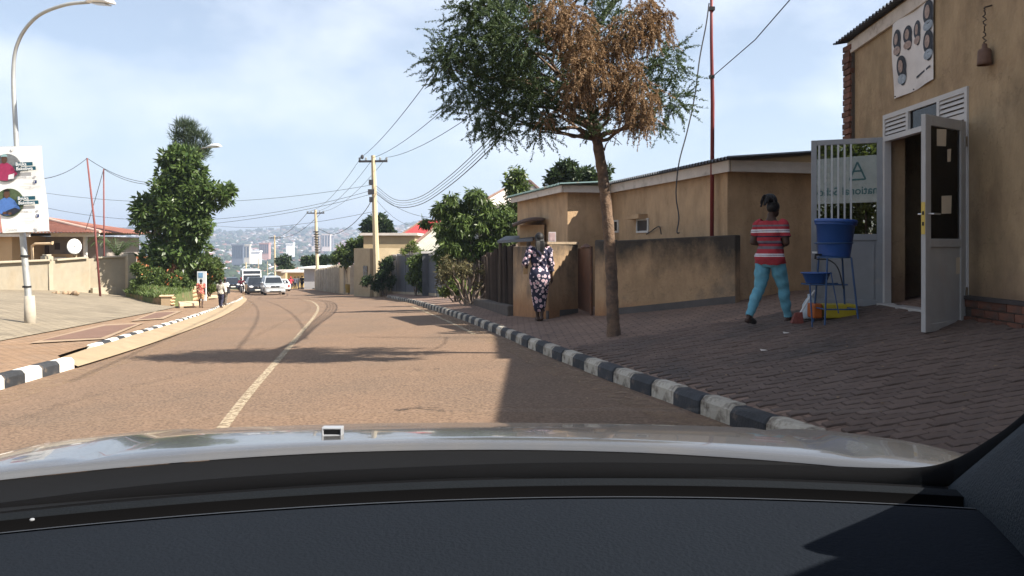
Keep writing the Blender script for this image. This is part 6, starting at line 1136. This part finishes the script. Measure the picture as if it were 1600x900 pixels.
for p, c in ((.37, (.42, .10, .16)), (.45, (.6, .5, .55)), (.60, (.016, .016, .038))): e = els.new(p); e.color = (*c, 1)
K_(ad.outputs[0], r.inputs[0]); K_(r.outputs[0], N['Principled BSDF'].inputs['Base Color'])
wp = gp(843, 502)
def dress(t, J):
    e = MB(); rings(e, [(z, rx, ry, cx, cy) for z, rx, ry, cx, cy in ((.20, .10, .10, .0, -.01), (.3, .125, .115, .0, -.0), (.5, .155, .135, 0, .005), (.7, .185, .16, 0, -.015), (.86, .215, .19, 0, -.035), (.96, .20, .175, 0, -.03), (1.06, .165, .14, 0, -.01))], 22); e.build('skirt', M_flo, t, True)
    e = MB(); w = J['wrL']; e.box(w+V3(-.01, .06, -.10), (.09, .03, .13)); e.build('purse', mat('purse_tan', (.42, .28, .14), .7), t)
person('person', 'woman in navy floral dress with long braids walking past the walls', wp, math.radians(4), 138/F*wp.y, dict(head=(0, .03, 1.625), shL=(-.175, 0, 1.41), elL=(-.29, -.05, 1.17), wrL=(-.25, .16, 1.09), shR=(.175, 0, 1.41), elR=(.225, -.03, 1.13), wrR=(.24, .02, .87), knL=(-.06, .05, .5), anL=(-.035, .02, .085), toL=(-.04, .17, .03), knR=(.05, .0, .5), anR=(.035, -.08, .11), toR=(.04, .07, .03), hiL=(-.08, 0, .92), hiR=(.08, 0, .92)),
       [('blouse', M_flo, [('torso', .0, .93), ('ua', 0, 1), ('fa', 0, .55)], .026), ('sandal', mat('sandal', (.10, .05, .03), .7), [('ft', .2, 1.4)], .008)], .0115, hair='braids', extra=dress)
# children and adults on the left footway
def simple(u, v, hpx, yaw, top, bot, label, d=None, long=True, hair='short', pose=None, dep=None, name='person', extra=None, skin=(.05, .028, .02)):
    b = gd(u, dep) if dep else gp(u, v); hh = hpx/F*b.y; ps = dict(knL=(-.1, .08, .5), anL=(-.1, .12, .085), toL=(-.1, .27, .03), knR=(.1, -.0, .5), anR=(.1, -.16, .11), toR=(.1, -.02, .03)); ps.update(pose or {})
    tr = TROU if long else [('th', 0, .95), ('torso', 0, .16)]
    return person(name, label, b, math.radians(yaw), hh, ps, [('trousers', bot, tr, .025), ('shirt', top, [('torso', .0, .93, .87), ('th', 0, .5, .87), ('ua', 0, .8)], .032), ('shoe', M_shoe, [('ft', 0, 1.4)], .012)], .02, skin, hair, extra=extra)
cl = lambda n, c: mat('cloth_'+n, c, .9, .12, 8)
M_rp = mat('cloth_redprint', (.34, .07, .06), .9, .2, 8, c2=(.5, .32, .22), c2s=9, c2t=(.5, .55))
simple(314, 481, 45, 8, M_rp, cl('tan', (.36, .22, .12)), 'child in red patterned shirt and tan shorts walking by the drain', long=False)
simple(345, 481, 44, -5, cl('grey', (.40, .37, .31)), cl('navy', (.035, .035, .06)), 'child in grey tee shirt and navy trousers on the left footway')
def bag(t, J): e = MB(); e.box((.26, .02, .92), (.08, .26, .3)); e.build('bag', mat('bag_black', (.03, .03, .035), .7), t)
simple(351, 477, 42, 0, cl('white', (.62, .60, .56)), cl('khaki', (.12, .10, .08)), 'adult in white shirt with a dark bag half hidden on the footway', extra=bag)
# far pedestrians on the right verge
for u, dep, hp, top, bot, yaw, lab in ((466, 108, 20, (.45, .42, .4), (.4, .38, .36), 150, 'pedestrian in pale clothes at the far right kerb'), (472, 107, 21, (.03, .03, .035), (.03, .03, .04), 190, 'pedestrian in dark clothes at the far right kerb'), (461, 110, 20, (.10, .10, .13), (.03, .03, .035), 30, 'pedestrian in slate jacket behind the motorcycle rider'),
        (552, 66, 27, (.025, .022, .02), (.02, .02, .022), 170, 'left figure in black standing under the street tree'), (559, 65.5, 27, (.035, .045, .03), (.02, .02, .022), 200, 'middle figure in dark green standing under the street tree'), (564, 65, 24, (.40, .40, .42), (.14, .18, .12), 160, 'figure in pale top beside the gatehouse door')):
    simple(u, 0, hp, yaw, cl('p%d' % u, top), cl('q%d' % u, bot), lab, dep=dep)
q = gd(544.5, 65); t = thing('litter_bin', 'small yellow bin on legs under the street tree', 'bin', q); mb = MB(q); mb.lathe([(.22, .15), (.28, .8), (.3, .82), (.26, .82), (.2, .2)], q, 12); mb.build('tub', mat('bin_yellow', (.32, .22, .06), .7), t); mb = MB(q); mb.bb(q.x-.03, q.x+.03, q.y-.03, q.y+.03, q.z-.1, q.z+.2); mb.build('leg', M_iron, t)
# ---------------------------------------------------------------- vehicles
M_gl = mat('car_glass', (.018, .022, .028), .12, 0, spec=.6); M_ty = mat('tyre', (.02, .02, .021), .85); M_rim = mat('rim_alloy', (.45, .46, .48), .35, 0, metal=.8); M_hl = mat('headlamp', (.75, .77, .8), .15, 0); M_grl2 = mat('grille_black', (.02, .02, .022), .5); M_pl = mat('number_plate', (.72, .70, .62), .5); M_chr = mat('chrome', (.6, .6, .62), .2, 0, metal=1)
def vehicle(name, label, loc, yaw, paint, L_, W_, H_, hood, belt, ws, roofy, cat='car', wheel=.33, bus=False):
    """front looks along -Y; hood: (y front, z front, y cowl, z cowl); ws: windscreen top y; roofy: (front,rear) of the roof"""
    t = thing(name, label, cat, loc, yaw); h = W_/2; y0, y1 = -L_/2, L_/2; gc = .26
    prof = [(y0+.1, gc), (y0, gc+.15), (y0-.0, hood[1]-.2), (y0+.12, hood[1]), (hood[2], hood[3]), (y1-.15, belt), (y1, belt-.15), (y1-.03, gc+.1), (y1-.2, gc)]
    cy_ = sum(p[0] for p in prof)/len(prof); cz_ = sum(p[1] for p in prof)/len(prof); mb = MB()
    mb.loft([[(x, cy_+(y-cy_)*k, cz_+(z-cz_)*k) for y, z in prof] for x, k in ((-h, .93), (-h+.05, .985), (-h+.2, 1), (h-.2, 1), (h-.05, .985), (h, .93))]); mb.build('body', paint, t)
    tw = h*.74 if not bus else h*.93; bw_ = h*.96; yb0, yb1 = hood[2]-.02, y1-.12; zt = H_-.06; q = [(-bw_, yb0, belt-.03), (bw_, yb0, belt-.03), (bw_, yb1, belt-.03), (-bw_, yb1, belt-.03), (-tw, ws, zt), (tw, ws, zt), (tw, roofy, zt), (-tw, roofy, zt)]
    mb = MB(); mb.hexa(q); mb.build('cabin', paint, t)
    mb = MB(); mb.loft([[(x*k, ws-.02+(roofy-ws+.04)*s, z) for x, s in ((-tw, .02), (-tw, .98), (tw, .98), (tw, .02))] for z, k in ((zt+.002, 1.01), (H_-.02, .98), (H_, .9))]); mb.build('roof', paint, t)
    V8 = [Vector(p) for p in q]
    def gq(ids, nm, i0, i1, j0, j1, e=.012):
        a, b, c, d = (V8[i] for i in ids); n = (b-a).cross(d-a).normalized(); pt = lambda s, r: a.lerp(b, s).lerp(d.lerp(c, s), r)+n*e; mb = MB(); P4 = [pt(i0, j0), pt(i1, j0), pt(i1, j1), pt(i0, j1)]; mb.hexa([p-n*.01 for p in P4]+P4); return mb.build(nm, M_gl, t)
    gq((0, 1, 5, 4), 'windscreen', .05, .95, .05 if not bus else .1, .92 if not bus else .62)
    if bus: gq((0, 1, 5, 4), 'destination_panel', .04, .96, .72, .97)
    nw = 3 if not bus else 5
    for ids in ((1, 2, 6, 5), (3, 0, 4, 7)):
        for k in range(nw): gq(ids, 'side_window', (k+.1)/nw, (k+.92)/nw, .12, .88)
    gq((2, 3, 7, 6), 'rear_window', .08, .92, .1, .88)
    for sx in (-1, 1):
        for yy in (y0+L_*.2, y1-L_*.2):
            Rw = Matrix.Rotation(math.pi/2, 3, 'Y'); mb = MB(); mb.lathe([(.6*wheel, -.11), (.95*wheel, -.11), (wheel, -.07), (wheel, .07), (.95*wheel, .11), (.6*wheel, .11)], (sx*(h-.1), yy, wheel), 20, Rw); wl = mb.build('wheel', M_ty, t, True)
            mb = MB(); mb.lathe([(.62*wheel, -.09), (.62*wheel, .1), (.2*wheel, .115), (.05, .12), (0, .12)] if sx > 0 else [(.62*wheel, .09), (.62*wheel, -.1), (.2*wheel, -.115), (.05, -.12), (0, -.12)], (sx*(h-.1), yy, wheel), 14, Rw); mb.build('rim', M_rim, wl)
        hz_ = hood[1]-.14; mb = MB(); mb.ell((sx*(h-.27), y0+.03, hz_), (.21, .07, .11), 12, 8); mb.build('headlight', M_hl, t, True); mb = MB(); mb.ell((sx*(h-.25), y0+.0, gc+.22), (.09, .04, .07), 10, 6); mb.build('fog_lamp', M_hl, t, True)
        mb = MB(); mb.ell((sx*(h+.08), hood[2]+.15, belt+.05), (.1, .05, .08), 10, 6); mb.build('mirror', paint, t, True); mb = MB(); mb.bb(sx*(h-.2)-.09, sx*(h-.2)+.09, y1-.05, y1+.02, belt-.35, belt-.1); mb.build('tail_light', mat('tail_red', (.3, .02, .02), .3), t)
        for yy in (-.25, .75): mb = MB(); mb.bb(sx*h*.975-.02, sx*h*.975+.02, yy, yy+.14, belt-.16, belt-.12); mb.build('door_handle', paint, t)
    mb = MB(); mb.bb(-h*.42, h*.42, y0-.03, y0+.05, hood[1]-.24, hood[1]-.1); gr_ = mb.build('grille', M_grl2, t); mb = MB(); mb.ell((0, y0-.035, hood[1]-.16), (.06, .012, .04), 10, 6); mb.build('badge', M_chr, gr_, True)
    mb = MB(); mb.bb(-h*.9, h*.9, y0-.05, y0+.15, gc+.08, gc+.3); bev(mb.build('bumper', paint, t), .05, 3); mb = MB(); mb.bb(-h*.55, h*.55, y0-.056, y0-.04, gc+.1, gc+.19); mb.build('air_intake', M_grl2, t); mb = MB(); mb.bb(-.26, .26, y0-.07, y0-.058, gc+.2, gc+.31); mb.build('number_plate', M_pl, t)
    return t
def paint(n, c, r=.3, mt=.4): return mat('paint_'+n, c, r, .03, 3, metal=mt, coat=.5, spec=.5)
def face(u, v, dx=0): p = gp(u, v); return p
p = gp(415, 461.5); yawS = math.radians(23)
vehicle('suv', 'silver sport utility vehicle leading the oncoming traffic', V3(p.x, p.y+2.1, surf(p.x, p.y+2)), yawS, paint('silver', (.52, .55, .58)), 4.25, 1.80, 1.70, (-2.1, 1.0, -.95, 1.08), 1.1, -.3, 1.75, 'suv', .36)
p = gd(399, 78); vehicle('dark_car', 'dark car half hidden behind the silver sport utility vehicle', V3(p.x-.3, p.y+1, surf(p.x, p.y+1)), yawS, paint('dark', (.035, .04, .05)), 4.3, 1.75, 1.62, (-2.1, .95, -.9, 1.02), 1.02, -.25, 1.6, 'car')
p = gd(382, 86); vehicle('minibus', 'white minibus coming round the bend behind the cars', V3(p.x, p.y+2, surf(p.x, p.y+2)-.05), math.radians(21), paint('white', (.74, .74, .73), .35, 0), 6.5, 2.05, 2.62, (-3.2, 1.25, -2.9, 1.32), 1.3, -2.6, 3.0, 'minibus', .38, True)
p = gd(363, 98); vehicle('dark_hatchback', 'dark hatchback farther back left of the minibus', V3(p.x, p.y, surf(p.x, p.y)), math.radians(22), paint('darkblue', (.02, .03, .05)), 4.0, 1.7, 1.5, (-2.0, .9, -.9, .95), .95, -.2, 1.5, 'car')
p = gd(439, 92); vehicle('white_sedan', 'white sedan driving away at the right of the silver vehicle', V3(p.x, p.y, surf(p.x, p.y)), math.radians(201), paint('white', (.74, .74, .73), .35, 0), 4.5, 1.75, 1.42, (-2.2, .85, -.95, .92), .92, -.1, 1.25, 'car')
def moto(label, loc, yaw, tank, shirt, helmet):
    t = thing('motorcycle', label, 'motorcycle', loc, yaw); Rw = Matrix.Rotation(math.pi/2, 3, 'Y')
    for yy in (-.62, .62): mb = MB(); mb.lathe([(.2, -.05), (.29, -.05), (.3, 0), (.29, .05), (.2, .05)], (0, yy, .3), 18, Rw); mb.build('wheel', M_ty, t)
    mb = MB(); mb.tube([(0, -.62, .3), (0, -.45, .75), (0, -.38, .95)], .04, 8); mb.tube([(0, .62, .3), (0, .2, .6), (0, -.4, .75)], .05, 8); mb.build('frame', M_grl2, t)
    mb = MB(); mb.ell((0, -.15, .82), (.14, .28, .13), 12, 8); mb.build('tank', tank, t, True); mb = MB(); mb.ell((0, .38, .8), (.13, .42, .06), 10, 6); mb.build('seat', M_grl2, t, True); mb = MB(); mb.bb(-.12, .12, -.15, .25, .3, .6); mb.build('engine', M_rim, t)
    mb = MB(); mb.tube([(-.35, -.25, 1.08), (0, -.38, 1.0), (.35, -.25, 1.08)], .018, 6); mb.build('handlebar', M_grl2, t); mb = MB(); mb.ell((0, -.52, .9), (.1, .08, .1), 10, 6); mb.build('headlight', M_hl, t, True)
    def helm(tt, J): e = MB(); e.ell(J['head']+V3(0, -.005, .02), (.125, .14, .14), 14, 10); e.build('helmet', helmet, tt, True)
    pose = dict(pel=(0, 0, .95), neck=(0, .08, 1.46), head=(0, .12, 1.61), shL=(-.19, .07, 1.40), elL=(-.3, .3, 1.2), wrL=(-.33, .52, 1.22), shR=(.19, .07, 1.4), elR=(.3, .3, 1.2), wrR=(.33, .52, 1.22), hiL=(-.1, 0, .9), knL=(-.22, .4, .82), anL=(-.2, .25, .42), toL=(-.2, .4, .36), hiR=(.1, 0, .9), knR=(.22, .4, .82), anR=(.2, .25, .42), toR=(.2, .4, .36))
    person('person', label.replace('motorcycle', 'rider on the motorcycle').replace('carrying a rider', ''), V3(loc.x, loc.y, loc.z-.08)+Matrix.Rotation(yaw, 3, 'Z') @ V3(0, .22, 0), yaw+math.pi, 1.75, pose, [('trousers', cl('mt', (.03, .03, .05)), TROU, .022), ('shirt', shirt, [('torso', 0, .93), ('ua', 0, 1), ('fa', 0, .9)], .03), ('shoe', M_shoe, [('ft', 0, 1.4)], .012)], .022, extra=helm)
p = gd(454, 100); moto('yellow tanked motorcycle near the right kerb', V3(p.x, p.y, surf(p.x, p.y)), math.radians(198), mat('tank_yellow', (.62, .40, .04), .4), cl('rshirt', (.45, .05, .07)), mat('helm_red', (.40, .04, .05), .3)); p = gd(386.5, 79); moto('dark motorcycle between the minibus and the cars', V3(p.x-.6, p.y, surf(p.x, p.y)), math.radians(20), mat('tank_dark', (.05, .05, .06), .4), cl('rdark', (.10, .02, .03)), mat('helm_maroon', (.16, .02, .03), .3))
# ---------------------------------------------------------------- the car the picture is taken from
OC = thing('own_car', 'silver car whose bonnet, dashboard and windscreen pillar fill the bottom edge', 'car', (0, .9, 0)); o = OC.location
M_sil = mat('bonnet_silver', (.15, .153, .16), .2, .03, 2, metal=.55, coat=.6, c2=(.19, .178, .165), c2s=2.5, c2t=(.45, .7)); M_dash = mat('dash_vinyl', (.0085, .011, .0155), .95, .06, 3, .22, 260, spec=.06); M_lip = mat('dash_lip', (.008, .0095, .0115), .95, .06, 3, .22, 260, spec=.06); M_cowl = mat('cowl_black', (.006, .006, .0065), .8, .1, 6, spec=.06); M_frit = mat('frit_black', (.004, .004, .0045), .95, 0, spec=.03); M_trim = mat('pillar_trim', (.014, .021, .028), .75, .06, 4, .3, 300)
yT = lambda x: 1.215-.28*(x+.03)**2
def zh(x, y):
    z = float(np.interp(y, [.9, 1.05, 1.2, 1.35, 1.6, 1.85, 2.1, 2.35], [.908, .908, .904, .892, .848, .785, .70, .58])); a = abs(x+.05); return z-.034*(x+.05)**2-max(0, a-.66)**2*.8
mb = MB(o); XS = np.linspace(-.93, .83, 45)
rows = [[V3(x, yT(x)-.010, zh(x, yT(x))-.009) for x in XS], [V3(x, yT(x)-.007, zh(x, yT(x))-.003) for x in XS], [V3(x, yT(x), zh(x, yT(x))) for x in XS]]
for k in range(1, 22): rows.append([V3(x, yT(x)+(2.4-yT(x))*k/21, zh(x, yT(x)+(2.4-yT(x))*k/21)-(.006 if abs(abs(x+.05)-.55) < .02 else 0)) for x in XS])
mb.sheet(rows); mb.build('bonnet', M_sil, OC, True)
for s, x0, x1 in (('l', -.95, -.9), ('r', .80, .85)):
    mb = MB(o); mb.sheet([[V3(x0, y, .35), V3(x0 if s == 'l' else x1, y, .72-max(0, y-1.6)*.15), V3((x0+x1)/2, y, zh((x0+x1)/2, y)-.01), V3(x1 if s == 'l' else x0, y, zh(x1 if s == 'l' else x0, y)-.012)] for y in np.linspace(.85, 2.4, 14)]); mb.build('fender', M_sil, OC, True)
mb = MB(o); mb.bb(-.9, .8, 2.38, 2.45, .25, .58); bev(mb.build('bumper', M_sil, OC), .02)
mb = MB(o); mb.sheet([[V3(x, yT(x)-.0105-.20*t, zh(x, yT(x))-.010+t*.010-.006*math.sin(t*3.1)) for x in XS] for t in np.linspace(0, 1, 6)]); mb.build('cowl', M_cowl, OC, True)
# washer jet and a wiper link on the cowl
q = V3((520-UH)/F*1.3, 1.3, zh(-.29, 1.3)); wj = MB(o); 
for dx, dz, sx_, sz_ in ((0, .0085, .032, .003), (0, -.003, .032, .003), (-.015, .003, .003, .0145), (.015, .003, .003, .0145)): wj.box(q+V3(dx, 0, dz+.003), (sx_, .018, sz_))
bev(wj.build('washer_jet', mat('jet_white', (.26, .27, .29), .3, 0), OC), .0015); mb = MB(o); mb.box(q+V3(0, .002, .006), (.027, .012, .009)); mb.build('jet_nozzle', M_black, OC)
q = V3((780-UH)/F*1.08, 1.08, .875); mb = MB(o); mb.box(q+V3(0, 0, .006), (.036, .012, .02)); mb.build('wiper_pivot', M_cowl, OC); mb = MB(o); mb.box(q+V3(.022, -.004, .008), (.003, .006, .014)); mb.build('pivot_clip', mat('jet_white', (.26, .27, .29), .3, 0), OC)
# dashboard: seal, front lip, groove, pad
yD = lambda x: .975-.30*(x-.12)**2
def dash(name, m, prof, x0=-.80, x1=.62, n=40):
    mb = MB(o); mb.sheet([[V3(x, yD(x)+dy, z) for x in np.linspace(x0, x1, n)] for dy, z in prof]); return mb.build(name, m, OC, True)
dash('seal', M_frit, [(.03, .86), (.022, .905), (.008, .918), (-.004, .914), (-.006, .86)])
dash('dash_lip', M_lip, [(-.003, .86), (-.004, .912), (-.012, .921), (-.03, .926), (-.06, .928), (-.065, .927), (-.067, .90)])
dash('groove', M_frit, [(-.066, .9285), (-.071, .912), (-.09, .902), (-.104, .912), (-.1075, .9285)]); dash('groove_edge', mat('dash_edge', (.03, .034, .04), .6, 0), [(-.1075, .92), (-.109, .9295), (-.1135, .930)])
dash('dash_pad', M_dash, [(-.113, .88), (-.1136, .928), (-.122, .931), (-.16, .9325), (-.22, .932), (-.30, .928), (-.38, .915), (-.44, .88), (-.46, .75)])
mb = MB(o); q = V3((50-UH)/F*.78, .78, .9335); mb.ell(q, (.0025, .0025, .0015), 8, 5); mb.build('screw', mat('jet_white', (.26, .27, .29), .3, 0), OC)
# windscreen surround, right pillar trim, roof and sides
pts = [(-200, 830, .93), (300, 768, .985), (800, 741, .99), (1200, 743, .99), (1380, 748, .985), (1455, 746, .965), (1505, 733, .935), (1550, 709, .89), (1600, 676, .84), (1700, 590, .74), (1850, 440, .62)]
mb = MB(o); mb.tube(cr([P(*p) for p in pts], 8), .0135, 8); mb.build('windscreen_seal', M_frit, OC, True)
A1, B1, C1 = P(1470, 770, .955), P(1720, 560, .70), P(1760, 1010, .52); mb = MB(o); n = 12; rows = []
for k in range(n+1):
    t_ = k/n; a = A1.lerp(B1, t_); b = A1.lerp(C1, t_); rows.append([a.lerp(b, j/10)+V3(-.03*math.sin(math.pi*j/10)*t_, -.02*math.sin(math.pi*j/10)*t_, 0) for j in range(11)])
mb.sheet(rows); mb.sheet([[p+V3(.06, .02, 0) for p in r] for r in rows]); mb.build('pillar_trim', M_trim, OC, True)
mb = MB(o); mb.tube([V3(.64, .80, .95), V3(.56, .15, 1.44)], .045, 10); mb.build('right_pillar', M_trim, OC, True); mb = MB(o); mb.tube([V3(-.80, .80, .95), V3(-.70, .15, 1.44)], .045, 10); mb.build('left_pillar', M_trim, OC, True)
mb = MB(o); mb.bb(-.76, .62, -1.9, .2, 1.42, 1.47); bev(mb.build('roof', M_sil, OC), .03); mb = MB(o); mb.bb(-.74, .60, -1.88, .18, 1.405, 1.418); mb.build('headliner', mat('headliner', (.30, .30, .30), .9), OC)
for x in (-.86, .68):
    mb = MB(o); mb.bb(x, x+.09, -1.9, .84, .3, .96); mb.build('door', M_trim, OC)
    mb = MB(o); xx = x+.045; mb.prism([(xx, .97, .962), (xx, -.6, .962), (xx, -.6, 1.44), (xx, .46, 1.44)], (.012, 0, 0)); mb.build('sun_blocker', M_frit, OC)  # opaque out-of-view panel added to keep side sun off the dashboard
    for yy in (-.55, -1.8): mb = MB(o); mb.beam((x+.04, yy, .9), (x+(.08 if x < 0 else -.02), yy, 1.42), .06, .12, (0, 1, 0)); mb.build('pillar', M_trim, OC)
for x, dx in ((-.82, .06), (.72, -.06)):
    mb = MB(o); mb.hexa([(x, -1.88, .90), (x+.004, -1.88, .90), (x+.004, .78, .90), (x, .78, .90), (x+dx, -1.88, 1.42), (x+dx+.004, -1.88, 1.42), (x+dx+.004, .16, 1.42), (x+dx, .16, 1.42)]); mb.build('side_window', glassmat('tinted_glass', (.10, .11, .11)), OC)  # unseen panes added with a dark tint to cut sun reaching the dashboard
mb = MB(o); mb.bb(-.8, .68, -2.0, -1.9, .3, 1.15); mb.build('rear_panel', M_trim, OC); mb = MB(o); mb.bb(-.78, .66, -1.9, .8, .28, .32); mb.build('cabin_floor', M_black, OC)
mb = MB(o); mb.sheet([[V3(-.09+(x+.09)*(1-.10*t), .985-.30*(x-.12)**2*(1-t)-.80*t, .905+.505*t+.02*math.sin(math.pi*t)) for x in np.linspace(-.80, .62, 12)] for t in np.linspace(0, 1, 9)]); mb.build('windscreen', glassmat('windscreen_glass', (.985, .985, .98)), OC, True)
# school sign across the road behind the car; the barred door's glass mirrors it
SG = thing('school_sign', 'white school sign board with teal lettering, mirrored in the door glass', 'sign', (-3.2, -9, 0)); o = SG.location
zc = 3.55; mb = MB(o); mb.bb(-5.4, -1.6, -9.1, -9.02, zc-.8, zc+.85); mb.build('board', mat('sign_board', (.62, .72, .70), .5), SG)
for x in (-5.2, -1.8): mb = MB(o); mb.bb(x-.05, x+.05, -9.22, -9.11, -.2, zc+.7); mb.build('post', M_iron, SG)
M_tl2 = mat('sign_teal', (.10, .26, .29), .5)
letters('International School', .40, M_tl2, SG, Matrix.Translation(V3(-1.7, -9.015, zc-.5)-o) @ Matrix.Rotation(math.pi, 4, 'Z') @ Matrix.Rotation(math.pi/2, 4, 'X'), bold=.006)
mb = MB(o); 
for a, b in (((-.28, 0), (0, .62)), ((0, .62), (.28, 0)), ((-.28, 0), (.28, 0)), ((-.14, .3), (.14, .3))): mb.beam((-3.2+a[0], -9.012, zc+.02+a[1]), (-3.2+b[0], -9.012, zc+.02+b[1]), .01, .06, (1, 0, 0) if a[0] == b[0] else (0, 0, 1))
mb.build('emblem', M_tl2, SG)
bush('hedge', 'leafy green hedge behind the school sign across the road', 'hedge', 12, [], 10, .1, .1, M_lg, V3(-3.4, -11, 0)) if 0 else None
hq = V3(-3.4, -10.6, 0); t = thing('hedge', 'leafy green hedge behind the school sign across the road', 'hedge', hq); mb = MB(hq)
for k in range(5): limb(mb, hq+V3(-2+k, 0, 0), hq+V3(-2.4+k*1.2, 0, 4.4), .06, .02)
mb.build('stem', M_bark2, t); leaves('crown', M_lg, [(np.array((-3.4+RNG.uniform(-4, 4), -10.6+RNG.uniform(-.5, .5), RNG.uniform(.4, 5.6))), .7) for _ in range(70)], 16000, .24, .13, t, hq)
